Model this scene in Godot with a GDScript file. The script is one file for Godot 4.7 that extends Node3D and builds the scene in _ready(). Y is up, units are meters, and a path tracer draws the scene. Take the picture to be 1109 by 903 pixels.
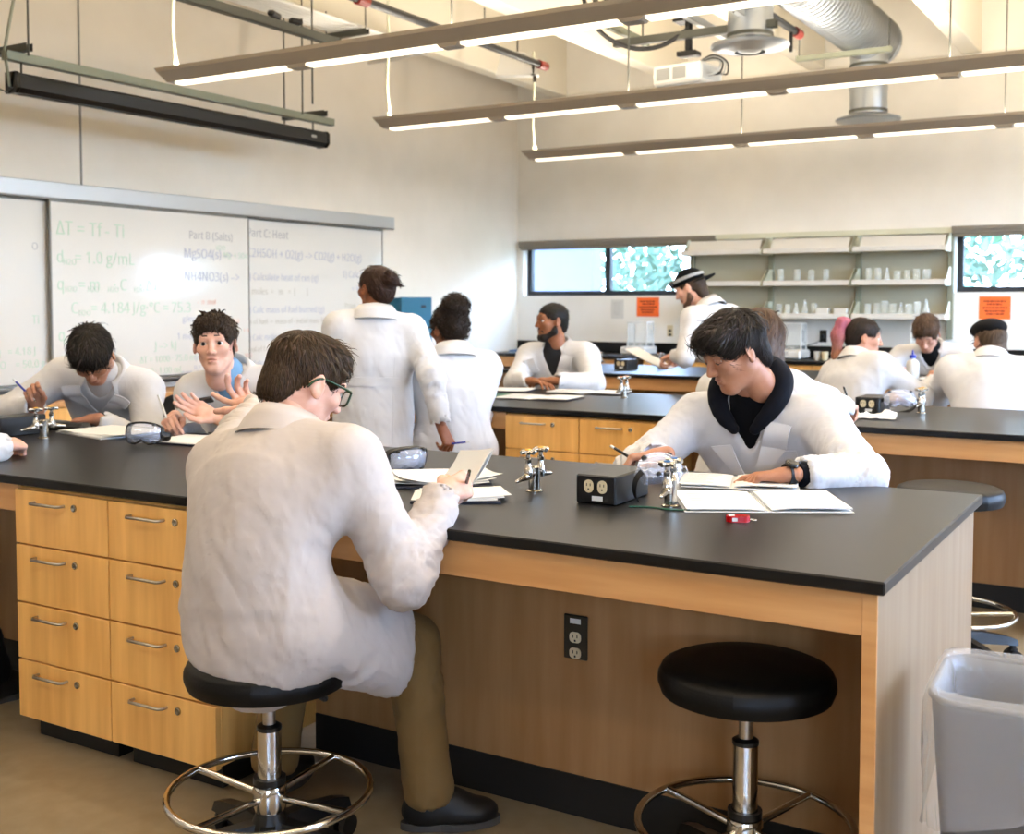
extends Node3D
# A teaching laboratory: long black-topped benches, students in white coats, whiteboards on the left wall, windows and shelving on the far wall.

const BENCH_TOP := 0.79
const WALL_X := -6.16
const WALL_Z := -10.4
var mats := {}
var rng := RandomNumberGenerator.new()
var boxes := {}


func _ready() -> void:
	rng.seed = 7
	# ---- camera
	var cam := Camera3D.new()
	cam.name = "camera"
	cam.projection = Camera3D.PROJECTION_FRUSTUM
	cam.near = 0.05
	cam.far = 200.0
	cam.size = 0.05 * 903.0 / 1237.3
	cam.frustum_offset = Vector2(0.0, -0.05 * (451.5 - 389.7) / 1237.3)
	cam.position = Vector3(0, 1.30, 0)
	cam.rotation = Vector3(deg_to_rad(-2.8945), deg_to_rad(30.91), 0)
	var optics := CameraAttributesPhysical.new()
	optics.frustum_focal_length = 28.0
	optics.exposure_aperture = 3.4
	optics.frustum_focus_distance = 3.0
	optics.frustum_near = 0.05
	optics.frustum_far = 200.0
	cam.attributes = optics
	cam.projection = Camera3D.PROJECTION_FRUSTUM
	cam.near = 0.05
	cam.size = 0.05 * 903.0 / 1237.3
	add_child(cam)
	cam.current = true
	# ---- sky, exposure
	var env := Environment.new()
	env.background_mode = Environment.BG_SKY
	var sky := Sky.new()
	var sm := ProceduralSkyMaterial.new()
	sm.sky_top_color = Color(0.62, 0.77, 0.98)
	sm.sky_horizon_color = Color(0.82, 0.905, 1.0)
	sm.ground_bottom_color = Color(0.42, 0.42, 0.40)
	sm.ground_horizon_color = Color(0.62, 0.66, 0.68)
	sm.sky_energy_multiplier = 4.5
	sm.ground_energy_multiplier = 2.0
	sky.sky_material = sm
	env.sky = sky
	env.tonemap_mode = Environment.TONE_MAPPER_LINEAR
	env.tonemap_exposure = 1.17
	env.sdfgi_enabled = true
	env.ssao_enabled = true
	env.ssil_enabled = true
	var we := WorldEnvironment.new()
	we.name = "surroundings"
	we.environment = env
	add_child(we)
	# ---- the pendant lamps (their lights stay with their builder)
	build_materials()
	build_pendants()
	build_room()
	build_outside()
	build_furniture()
	build_whiteboards()
	build_back_wall_things()
	build_overhead()
	build_people()
	build_bench_things()


# ------------------------------------------------------------------ nodes
func tag(o: Node, label: String, category: String, group := "") -> void:
	o.set_meta("label", label)
	o.set_meta("category", category)
	if group:
		o.set_meta("group", group)


func thing(called: String, label: String, category: String, at := Vector3.ZERO, turn := 0.0, group := "") -> Node3D:
	var o := Node3D.new()
	o.name = called
	add_child(o, true)
	o.position = at
	o.rotation.y = turn
	tag(o, label, category, group)
	return o


func part(parent: Node, called: String, mesh: Mesh, m: Material, xf := Transform3D.IDENTITY) -> MeshInstance3D:
	var o := MeshInstance3D.new()
	o.name = called
	o.mesh = mesh
	o.material_override = m
	o.transform = xf
	parent.add_child(o, true)
	return o


func single(called: String, label: String, category: String, mesh: Mesh, m: Material, xf := Transform3D.IDENTITY, group := "") -> MeshInstance3D:
	var o := part(self, called, mesh, m, xf)
	tag(o, label, category, group)
	return o


func struct(called: String, mesh: Mesh, m: Material, xf := Transform3D.IDENTITY) -> MeshInstance3D:
	var o := part(self, called, mesh, m, xf)
	o.set_meta("kind", "structure")
	return o


func pos(x: float, y: float, z: float) -> Transform3D:
	return Transform3D(Basis.IDENTITY, Vector3(x, y, z))


func turned(p: Vector3, yaw := 0.0, pitch := 0.0, roll := 0.0) -> Transform3D:
	return Transform3D(Basis.from_euler(Vector3(pitch, yaw, roll)), p)


# ------------------------------------------------------------------ materials
func noise_tex(freq: float, octaves: int, seed_: int, size := 256, lo := 0.0, hi := 1.0, kind := FastNoiseLite.TYPE_SIMPLEX_SMOOTH, normal := 0.0) -> NoiseTexture2D:
	var n := FastNoiseLite.new()
	n.noise_type = kind
	n.frequency = freq
	n.fractal_octaves = octaves
	n.seed = seed_
	var t := NoiseTexture2D.new()
	t.width = size
	t.height = size
	t.seamless = true
	t.noise = n
	if normal > 0.0:
		t.as_normal_map = true
		t.bump_strength = normal
	else:
		var g := Gradient.new()
		g.set_color(0, Color(lo, lo, lo))
		g.set_color(1, Color(hi, hi, hi))
		t.color_ramp = g
	return t


func ramp_tex(freq: float, octaves: int, seed_: int, a: Color, b: Color, size := 512) -> NoiseTexture2D:
	var t := noise_tex(freq, octaves, seed_, size)
	var g := Gradient.new()
	g.set_color(0, a)
	g.set_color(1, b)
	t.color_ramp = g
	return t


func mk(called: String, col: Color, rough := 0.6, metal := 0.0, spec := 0.5) -> StandardMaterial3D:
	var m := StandardMaterial3D.new()
	m.resource_name = called
	m.albedo_color = col
	m.roughness = rough
	m.metallic = metal
	m.metallic_specular = spec
	mats[called] = m
	return m


func tri(m: StandardMaterial3D, scale: Vector3, tex: Texture2D = null, world := true) -> StandardMaterial3D:
	m.uv1_triplanar = true
	m.uv1_world_triplanar = world
	m.uv1_scale = scale
	if tex:
		m.albedo_texture = tex
	return m


func build_materials() -> void:
	var grain := ramp_tex(0.012, 5, 3, Color(0.88, 0.82, 0.74), Color(1, 1, 1))
	var fine := noise_tex(0.05, 3, 11, 256, 0.0, 1.0)
	var blotch := ramp_tex(0.01, 4, 21, Color(0.965, 0.962, 0.955), Color(1, 1, 1))
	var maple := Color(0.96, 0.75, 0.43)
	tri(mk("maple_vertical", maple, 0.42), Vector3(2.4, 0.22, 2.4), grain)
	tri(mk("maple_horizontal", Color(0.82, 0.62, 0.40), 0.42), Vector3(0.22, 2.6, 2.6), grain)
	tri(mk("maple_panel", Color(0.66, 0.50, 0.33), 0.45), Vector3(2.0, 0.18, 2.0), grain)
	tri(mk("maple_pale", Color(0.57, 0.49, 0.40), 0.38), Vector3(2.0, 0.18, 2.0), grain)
	var ct := tri(mk("black_resin", Color(0.045, 0.045, 0.047), 0.34, 0.0, 0.37), Vector3(1.7, 1.7, 1.7))
	ct.roughness = 0.36
	tri(mk("vinyl_floor", Color(0.56, 0.50, 0.40), 0.36), Vector3(0.7, 0.7, 0.7), ramp_tex(0.03, 5, 31, Color(0.90, 0.88, 0.84), Color(1, 1, 1)))
	tri(mk("wall_paint", Color(0.88, 0.845, 0.785), 0.75), Vector3(0.35, 0.35, 0.35), blotch)
	tri(mk("back_wall_paint", Color(0.92, 0.905, 0.87), 0.75), Vector3(0.35, 0.35, 0.35), blotch)
	tri(mk("ceiling_paint", Color(0.90, 0.86, 0.78), 0.8), Vector3(0.35, 0.35, 0.35), blotch)
	mk("beam_paint", Color(0.90, 0.87, 0.80), 0.6)
	mk("black_rubber", Color(0.03, 0.028, 0.026), 0.6)
	mk("black_plastic", Color(0.022, 0.022, 0.022), 0.42)
	mk("black_gloss", Color(0.018, 0.018, 0.02), 0.2)
	var vinyl := tri(mk("black_vinyl", Color(0.014, 0.013, 0.012), 0.46, 0.0, 0.33), Vector3(6, 6, 6))
	vinyl.normal_enabled = true
	vinyl.normal_texture = noise_tex(0.12, 3, 8, 256, 0, 1, FastNoiseLite.TYPE_CELLULAR, 2.0)
	vinyl.normal_scale = 0.25
	mk("chrome", Color(0.80, 0.79, 0.77), 0.12, 1.0)
	mk("brushed_steel", Color(0.70, 0.68, 0.65), 0.32, 1.0)
	mk("nickel", Color(0.66, 0.64, 0.60), 0.2, 1.0)
	mk("dark_bronze", Color(0.20, 0.18, 0.14), 0.5, 0.3)
	mk("ivory_plastic", Color(0.80, 0.74, 0.60), 0.4)
	mk("yellow_cap", Color(0.85, 0.62, 0.10), 0.4)
	mk("orange_cap", Color(0.72, 0.36, 0.16), 0.45)
	mk("whiteboard", Color(0.82, 0.80, 0.755), 0.09, 0.0, 0.6)
	mk("aluminium", Color(0.72, 0.73, 0.73), 0.42, 0.6)
	mk("aluminium_dull", Color(0.50, 0.49, 0.46), 0.5, 0.5)
	mk("fixture_grey", Color(0.60, 0.56, 0.51), 0.45, 0.1)
	mk("strut_grey", Color(0.30, 0.30, 0.27), 0.5, 0.5)
	mk("strut_green", Color(0.52, 0.53, 0.46), 0.45, 0.4)
	mk("galvanised", Color(0.62, 0.64, 0.66), 0.32, 0.9)
	mk("white_plastic", Color(0.80, 0.79, 0.76), 0.45)
	mk("off_white_metal", Color(0.80, 0.795, 0.70), 0.45)
	mk("shelf_post", Color(0.50, 0.50, 0.42), 0.5)
	mk("shelf_backing", Color(0.66, 0.64, 0.56), 0.7)
	mk("paper", Color(0.82, 0.82, 0.81), 0.8)
	mk("paper_grey", Color(0.60, 0.60, 0.60), 0.8)
	mk("ink", Color(0.16, 0.16, 0.18), 0.8)
	mk("orange_paper", Color(0.94, 0.42, 0.16), 0.8)
	mk("orange_ink", Color(0.45, 0.12, 0.04), 0.8)
	mk("teal_paint", Color(0.03, 0.36, 0.46), 0.5)
	mk("blue_plastic", Color(0.05, 0.12, 0.55), 0.35)
	mk("blue_card", Color(0.06, 0.34, 0.56), 0.5)
	mk("red_plastic", Color(0.62, 0.015, 0.03), 0.22)
	mk("green_plastic", Color(0.03, 0.20, 0.07), 0.25)
	mk("green_card", Color(0.05, 0.32, 0.24), 0.5)
	mk("navy_card", Color(0.03, 0.04, 0.12), 0.5)
	mk("bin_grey", Color(0.34, 0.33, 0.32), 0.5)
	mk("window_frame", Color(0.055, 0.055, 0.06), 0.45)
	mk("blind_grey", Color(0.50, 0.47, 0.42), 0.7)
	mk("pipe_black", Color(0.03, 0.028, 0.026), 0.45)
	mk("pipe_red", Color(0.45, 0.10, 0.04), 0.5)
	mk("cord_white", Color(0.80, 0.80, 0.70), 0.6)
	mk("tissue", Color(0.86, 0.86, 0.85), 0.9)
	mk("concrete_blue", Color(0.38, 0.385, 0.45), 0.9)
	tri(mats.concrete_blue, Vector3(0.5, 0.5, 0.5), blotch)
	mk("bark", Color(0.16, 0.12, 0.09), 0.9)
	var leaf := mk("leaf", Color(0.40, 0.50, 0.40), 0.6)
	leaf.backlight_enabled = true
	leaf.backlight = Color(0.25, 0.35, 0.15)
	leaf.vertex_color_use_as_albedo = true
	mk("lawn", Color(0.16, 0.24, 0.10), 0.95)
	var glass := mk("window_glass", Color(0.92, 0.97, 1.0, 0.06), 0.02)
	glass.transparency = BaseMaterial3D.TRANSPARENCY_ALPHA
	var bk := mk("beaker_glass", Color(0.93, 0.96, 0.95, 0.16), 0.05)
	bk.transparency = BaseMaterial3D.TRANSPARENCY_ALPHA
	var lens := mk("goggle_lens", Color(0.82, 0.86, 0.95, 0.22), 0.06)
	lens.transparency = BaseMaterial3D.TRANSPARENCY_ALPHA
	var bag := mk("bag_film", Color(0.82, 0.82, 0.83, 0.30), 0.28, 0.0, 0.8)
	bag.transparency = BaseMaterial3D.TRANSPARENCY_ALPHA
	var lamp := mk("lamp_glow", Color(0.95, 0.95, 0.92), 0.5)
	lamp.emission_enabled = true
	lamp.emission = Color(1.0, 0.95, 0.86)
	lamp.emission_energy_multiplier = 1.7
	# writing on the whiteboards
	mk("marker_green", Color(0.68, 0.76, 0.66), 0.8)
	mk("marker_blue", Color(0.66, 0.66, 0.70), 0.8)
	mk("marker_black", Color(0.64, 0.63, 0.62), 0.8)
	mk("marker_red", Color(0.84, 0.66, 0.58), 0.8)
	mk("marker_brown", Color(0.70, 0.67, 0.60), 0.8)


# ------------------------------------------------------------------ mesh tools (triangles are given counter-clockwise seen from outside)
func st_new() -> SurfaceTool:
	var st := SurfaceTool.new()
	st.begin(Mesh.PRIMITIVE_TRIANGLES)
	return st


func done(st: SurfaceTool) -> ArrayMesh:
	st.generate_normals()
	return st.commit()


func t3(st: SurfaceTool, a: Vector3, b: Vector3, c: Vector3) -> void:
	st.add_vertex(a)
	st.add_vertex(c)
	st.add_vertex(b)


func q4(st: SurfaceTool, a: Vector3, b: Vector3, c: Vector3, d: Vector3) -> void:
	t3(st, a, b, c)
	t3(st, a, c, d)


func add_box(st: SurfaceTool, c: Vector3, s: Vector3, ch := 0.0, bs := Basis.IDENTITY) -> void:
	st.set_smooth_group(-1)
	var h := s * 0.5
	ch = minf(ch, minf(h.x, minf(h.y, h.z)) * 0.98)
	var ax := [Vector3.RIGHT, Vector3.UP, Vector3.BACK]
	for i in 3:
		var u: Vector3 = ax[i]
		var v: Vector3 = ax[(i + 1) % 3]
		var w: Vector3 = ax[(i + 2) % 3]
		var hu: float = h[i]
		var hv: float = h[(i + 1) % 3] - ch
		var hw: float = h[(i + 2) % 3] - ch
		for sg in [1.0, -1.0]:
			var o: Vector3 = u * hu * sg
			var a: Vector3 = c + bs * (o - v * hv - w * hw)
			var b: Vector3 = c + bs * (o + v * hv - w * hw)
			var d: Vector3 = c + bs * (o + v * hv + w * hw)
			var e: Vector3 = c + bs * (o - v * hv + w * hw)
			if sg > 0:
				q4(st, a, b, d, e)
			else:
				q4(st, e, d, b, a)
		if ch > 0.0:
			# the four edges running along u
			for sv in [1.0, -1.0]:
				for sw in [1.0, -1.0]:
					var lu: float = hu - ch
					var fv: Vector3 = v * (hv + ch) * sv + w * hw * sw
					var fw: Vector3 = v * hv * sv + w * (hw + ch) * sw
					var a1: Vector3 = c + bs * (fv - u * lu)
					var a2: Vector3 = c + bs * (fv + u * lu)
					var b1: Vector3 = c + bs * (fw - u * lu)
					var b2: Vector3 = c + bs * (fw + u * lu)
					if sv * sw > 0:
						q4(st, a1, a2, b2, b1)
					else:
						q4(st, b1, b2, a2, a1)
	if ch > 0.0:
		for sx in [1.0, -1.0]:
			for sy in [1.0, -1.0]:
				for sz in [1.0, -1.0]:
					var k := Vector3(sx, sy, sz)
					var p1: Vector3 = c + bs * (k * Vector3(h.x, h.y - ch, h.z - ch))
					var p2: Vector3 = c + bs * (k * Vector3(h.x - ch, h.y, h.z - ch))
					var p3: Vector3 = c + bs * (k * Vector3(h.x - ch, h.y - ch, h.z))
					if sx * sy * sz > 0:
						t3(st, p1, p2, p3)
					else:
						t3(st, p1, p3, p2)


func box(s: Vector3, ch := 0.0, c := Vector3.ZERO) -> ArrayMesh:
	var key := [s, ch, c]
	if not boxes.has(key):
		var st := st_new()
		add_box(st, c, s, ch)
		boxes[key] = done(st)
	return boxes[key]


func add_tube(st: SurfaceTool, pts: Array, r: float, seg := 8, r_end := -1.0, group := 0, caps := true) -> void:
	var n := pts.size()
	var rings := []
	var up := Vector3.UP
	for i in n:
		var p: Vector3 = pts[i]
		var d: Vector3 = (pts[mini(i + 1, n - 1)] - pts[maxi(i - 1, 0)]).normalized()
		if i == 0:
			up = Vector3.UP if absf(d.y) < 0.9 else Vector3.RIGHT
		var sx := up.cross(d).normalized()
		up = d.cross(sx).normalized()
		var rr: float = r if r_end < 0.0 else lerpf(r, r_end, float(i) / (n - 1))
		var ring := []
		for k in seg:
			var a := TAU * k / seg
			ring.append(p + (sx * cos(a) + up * sin(a)) * rr)
		rings.append(ring)
	st.set_smooth_group(group)
	for i in n - 1:
		for k in seg:
			var k2 := (k + 1) % seg
			q4(st, rings[i][k], rings[i][k2], rings[i + 1][k2], rings[i + 1][k])
	if caps:
		st.set_smooth_group(-1)
		for k in seg:
			var k2 := (k + 1) % seg
			t3(st, pts[0], rings[0][k2], rings[0][k])
			t3(st, pts[n - 1], rings[n - 1][k], rings[n - 1][k2])


func tube(pts: Array, r: float, seg := 8, r_end := -1.0) -> ArrayMesh:
	var st := st_new()
	add_tube(st, pts, r, seg, r_end)
	return done(st)


func curve_pts(pts: Array, steps := 6) -> Array:
	var out := []
	var n := pts.size()
	for i in n - 1:
		var p0: Vector3 = pts[maxi(i - 1, 0)]
		var p1: Vector3 = pts[i]
		var p2: Vector3 = pts[i + 1]
		var p3: Vector3 = pts[mini(i + 2, n - 1)]
		for s in steps:
			out.append(p1.cubic_interpolate(p2, p0, p3, float(s) / steps))
	out.append(pts[n - 1])
	return out


# profile: Vector2(radius, height) from bottom to top on the outside
func add_lathe(st: SurfaceTool, prof: Array, seg := 24, xf := Transform3D.IDENTITY, sharp := 0.6) -> void:
	var g := 1
	for i in prof.size() - 1:
		var a: Vector2 = prof[i]
		var b: Vector2 = prof[i + 1]
		if i > 0:
			var before: Vector2 = (a - prof[i - 1]).normalized()
			if absf(before.angle_to((b - a).normalized())) > sharp:
				g += 1
		st.set_smooth_group(g)
		for k in seg:
			var a0 := TAU * k / seg
			var a1 := TAU * (k + 1) / seg
			var d0 := Vector3(sin(a0), 0, cos(a0))
			var d1 := Vector3(sin(a1), 0, cos(a1))
			var p0 := xf * (d0 * a.x + Vector3.UP * a.y)
			var p1 := xf * (d1 * a.x + Vector3.UP * a.y)
			var p2 := xf * (d1 * b.x + Vector3.UP * b.y)
			var p3 := xf * (d0 * b.x + Vector3.UP * b.y)
			if a.x > 0.00001:
				t3(st, p0, p1, p2)
			if b.x > 0.00001:
				t3(st, p0, p2, p3)


func lathe(prof: Array, seg := 24, sharp := 0.6) -> ArrayMesh:
	var st := st_new()
	add_lathe(st, prof, seg, Transform3D.IDENTITY, sharp)
	return done(st)


# a grid of points nx by ny, smooth; two-sided sheets get a thickness
func add_grid(st: SurfaceTool, pts: Array, nx: int, ny: int, thick := 0.0, group := 5) -> void:
	st.set_smooth_group(group)
	var low := []
	if thick > 0.0:
		for j in ny:
			for i in nx:
				var du: Vector3 = pts[j * nx + mini(i + 1, nx - 1)] - pts[j * nx + maxi(i - 1, 0)]
				var dv: Vector3 = pts[mini(j + 1, ny - 1) * nx + i] - pts[maxi(j - 1, 0) * nx + i]
				low.append(pts[j * nx + i] - du.cross(dv).normalized() * thick)
	for j in ny - 1:
		for i in nx - 1:
			q4(st, pts[j * nx + i], pts[j * nx + i + 1], pts[(j + 1) * nx + i + 1], pts[(j + 1) * nx + i])
	if thick > 0.0:
		st.set_smooth_group(group + 1)
		for j in ny - 1:
			for i in nx - 1:
				q4(st, low[j * nx + i], low[(j + 1) * nx + i], low[(j + 1) * nx + i + 1], low[j * nx + i + 1])
		st.set_smooth_group(-1)
		for i in nx - 1:
			q4(st, low[i], low[i + 1], pts[i + 1], pts[i])
			var e := (ny - 1) * nx + i
			q4(st, pts[e], pts[e + 1], low[e + 1], low[e])
		for j in ny - 1:
			var l := j * nx
			q4(st, pts[l], pts[l + nx], low[l + nx], low[l])
			var r := j * nx + nx - 1
			q4(st, low[r], low[r + nx], pts[r + nx], pts[r])


# outline (counter-clockwise, seen from +z) pushed out along z from z0 to z1
func add_prism(st: SurfaceTool, outline: PackedVector2Array, z0: float, z1: float, xf := Transform3D.IDENTITY) -> void:
	st.set_smooth_group(-1)
	if Geometry2D.is_polygon_clockwise(outline):
		outline.reverse()
	var ids := Geometry2D.triangulate_polygon(outline)
	for i in range(0, ids.size(), 3):
		var a := outline[ids[i]]
		var b := outline[ids[i + 1]]
		var c := outline[ids[i + 2]]
		if (b - a).cross(c - a) < 0.0:
			var s := b
			b = c
			c = s
		t3(st, xf * Vector3(a.x, a.y, z1), xf * Vector3(b.x, b.y, z1), xf * Vector3(c.x, c.y, z1))
		t3(st, xf * Vector3(a.x, a.y, z0), xf * Vector3(c.x, c.y, z0), xf * Vector3(b.x, b.y, z0))
	for i in outline.size():
		var a := outline[i]
		var b := outline[(i + 1) % outline.size()]
		q4(st, xf * Vector3(a.x, a.y, z0), xf * Vector3(b.x, b.y, z0), xf * Vector3(b.x, b.y, z1), xf * Vector3(a.x, a.y, z1))


func prism(outline: PackedVector2Array, z0: float, z1: float) -> ArrayMesh:
	var st := st_new()
	add_prism(st, outline, z0, z1)
	return done(st)


func round_rect(w: float, h: float, r: float, steps := 4) -> PackedVector2Array:
	var out := PackedVector2Array()
	for k in 4:
		var c := Vector2((w / 2 - r) * (1 if k in [0, 3] else -1), (h / 2 - r) * (1 if k < 2 else -1))
		for s in steps + 1:
			var a := PI / 2 * (k + float(s) / steps)
			out.append(c + Vector2(cos(a), sin(a)) * r)
	return out


func text_mesh(words: String, size: float, depth := 0.0008) -> TextMesh:
	var t := TextMesh.new()
	var f := SystemFont.new()
	f.font_names = PackedStringArray(["Droid Sans"])
	t.font = f
	t.text = words
	t.font_size = 32
	t.pixel_size = size / 32.0
	t.depth = depth
	t.curve_step = 2.0
	t.horizontal_alignment = HORIZONTAL_ALIGNMENT_LEFT
	t.vertical_alignment = VERTICAL_ALIGNMENT_CENTER
	return t


# ------------------------------------------------------------------ the room
func cut_wall(called: String, c: Vector3, s: Vector3, holes: Array, m: Material) -> void:
	var w := CSGBox3D.new()
	w.name = called
	w.size = s
	w.position = c
	w.material = m
	w.set_meta("kind", "structure")
	add_child(w)
	for h in holes:
		var b := CSGBox3D.new()
		b.name = "opening"
		b.operation = CSGShape3D.OPERATION_SUBTRACTION
		b.position = h[0] - c
		b.size = h[1]
		b.material = m
		w.add_child(b, true)


func window(n: int, c: Vector3, w: float, h: float, bars: Array, along_z := false) -> void:
	var root := Node3D.new()
	root.name = "window_%d" % n
	root.set_meta("kind", "structure")
	add_child(root)
	root.position = c
	root.rotation.y = PI / 2 if along_z else 0.0
	var f := 0.05
	var st := st_new()
	add_box(st, Vector3(0, h / 2 - f / 2, 0), Vector3(w, f, 0.07), 0.004)
	add_box(st, Vector3(0, -h / 2 + f / 2, 0), Vector3(w, f, 0.07), 0.004)
	add_box(st, Vector3(w / 2 - f / 2, 0, 0), Vector3(f, h - 2 * f, 0.07), 0.004)
	add_box(st, Vector3(-w / 2 + f / 2, 0, 0), Vector3(f, h - 2 * f, 0.07), 0.004)
	part(root, "window_frame", done(st), mats.window_frame)
	var xs := [-w / 2]
	for b in bars:
		part(root, "mullion", box(Vector3(0.06, h - 2 * f, 0.07), 0.004), mats.window_frame, pos(b, 0, 0))
		xs.append(b)
	xs.append(w / 2)
	for i in xs.size() - 1:
		part(root, "pane", box(Vector3(xs[i + 1] - xs[i] - 0.06, h - 2 * f + 0.01, 0.008)), mats.window_glass, pos((xs[i] + xs[i + 1]) / 2, 0, 0))


func build_room() -> void:
	var X1 := 3.8
	var Z1 := 2.6
	var H := 4.1
	struct("floor", box(Vector3(X1 - WALL_X + 0.4, 0.2, Z1 - WALL_Z + 0.4)), mats.vinyl_floor, pos((X1 + WALL_X) / 2, -0.1, (Z1 + WALL_Z) / 2))
	struct("ceiling", box(Vector3(X1 - WALL_X + 0.4, 0.2, Z1 - WALL_Z + 0.4)), mats.ceiling_paint, pos((X1 + WALL_X) / 2, H + 0.1, (Z1 + WALL_Z) / 2))
	struct("wall_left", box(Vector3(0.2, H, Z1 - WALL_Z + 0.4)), mats.wall_paint, pos(WALL_X - 0.1, H / 2, (Z1 + WALL_Z) / 2))
	cut_wall("wall_front", Vector3((X1 + WALL_X) / 2, H / 2, Z1 + 0.1), Vector3(X1 - WALL_X, H, 0.2), [[Vector3(2.3, 1.9, Z1 + 0.1), Vector3(1.6, 1.5, 0.6)]], mats.wall_paint)
	window(5, Vector3(2.3, 1.9, Z1 + 0.1), 1.6, 1.5, [0.0])
	var w1 := Vector3(-5.02, 1.635, WALL_Z - 0.1)
	var w2 := Vector3(-0.955, 1.65, WALL_Z - 0.1)
	cut_wall("wall_back", Vector3((X1 + WALL_X) / 2, H / 2, WALL_Z - 0.1), Vector3(X1 - WALL_X, H, 0.2), [[w1, Vector3(2.14, 0.54, 0.6)], [w2, Vector3(1.67, 0.53, 0.6)]], mats.back_wall_paint)
	window(1, w1 + Vector3(0, 0, -0.03), 2.14, 0.54, [-0.13])
	window(2, w2 + Vector3(0, 0, -0.03), 1.67, 0.53, [0.15])
	var holes := []
	for k in 2:
		holes.append([Vector3(X1 + 0.1, 2.05, -8.5 + 3.2 * k), Vector3(0.6, 2.3, 2.8)])
	holes.append([Vector3(X1 + 0.1, 2.2, -1.9), Vector3(0.6, 1.3, 1.6)])
	cut_wall("wall_right", Vector3(X1 + 0.1, H / 2, (Z1 + WALL_Z) / 2), Vector3(0.2, H, Z1 - WALL_Z + 0.4), holes, mats.wall_paint)
	for k in 2:
		window(3 + k, Vector3(X1 + 0.1, 2.05, -8.5 + 3.2 * k), 2.8, 2.3, [0.0], true)
	window(6, Vector3(X1 + 0.1, 2.2, -1.9), 1.6, 1.3, [0.0], true)
	# roller blinds rolled up at the head of the two windows in view
	for b in [[Vector3(-5.02, 1.885, WALL_Z + 0.02), 2.16, "rolled-up grey roller blind above the window near the corner"], [Vector3(-0.955, 1.90, WALL_Z + 0.02), 1.71, "rolled-up grey roller blind above the window right of the shelving"]]:
		var bl := thing("roller_blind", b[2], "blind", b[0], 0.0, "window blinds")
		var st := st_new()
		add_tube(st, [Vector3(-b[1] / 2, 0, 0.03), Vector3(b[1] / 2, 0, 0.03)], 0.028, 14)
		part(bl, "roll", done(st), mats.blind_grey)
		part(bl, "head_rail", box(Vector3(b[1], 0.035, 0.07), 0.004), mats.blind_grey, pos(0, 0.03, 0.035))
		part(bl, "hem_bar", box(Vector3(b[1] - 0.03, 0.02, 0.012), 0.003), mats.blind_grey, pos(0, -0.035, 0.045))
	# ceiling beams running towards the far wall, and the ledge they rest on
	for k in 8:
		var x := -5.65 + 1.32 * k
		struct("trim_%d" % (k + 1), box(Vector3(0.15, 0.70, Z1 - WALL_Z), 0.008), mats.beam_paint, pos(x, 3.4 + 0.35, (Z1 + WALL_Z) / 2))
	struct("trim_9", box(Vector3(X1 - WALL_X, 0.085, 0.05), 0.006), mats.back_wall_paint, pos((X1 + WALL_X) / 2, 3.35, WALL_Z + 0.025))
	# panel joint in the left wall
	struct("trim_10", box(Vector3(0.006, 2.05, 0.012)), mats.aluminium_dull, pos(WALL_X + 0.002, 3.07, -4.91))
	struct("baseboard_left", box(Vector3(0.012, 0.1, Z1 - WALL_Z)), mats.black_rubber, pos(WALL_X + 0.006, 0.05, (Z1 + WALL_Z) / 2))
	struct("baseboard_back", box(Vector3(X1 - WALL_X, 0.1, 0.012)), mats.black_rubber, pos((X1 + WALL_X) / 2, 0.05, WALL_Z + 0.006))


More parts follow.
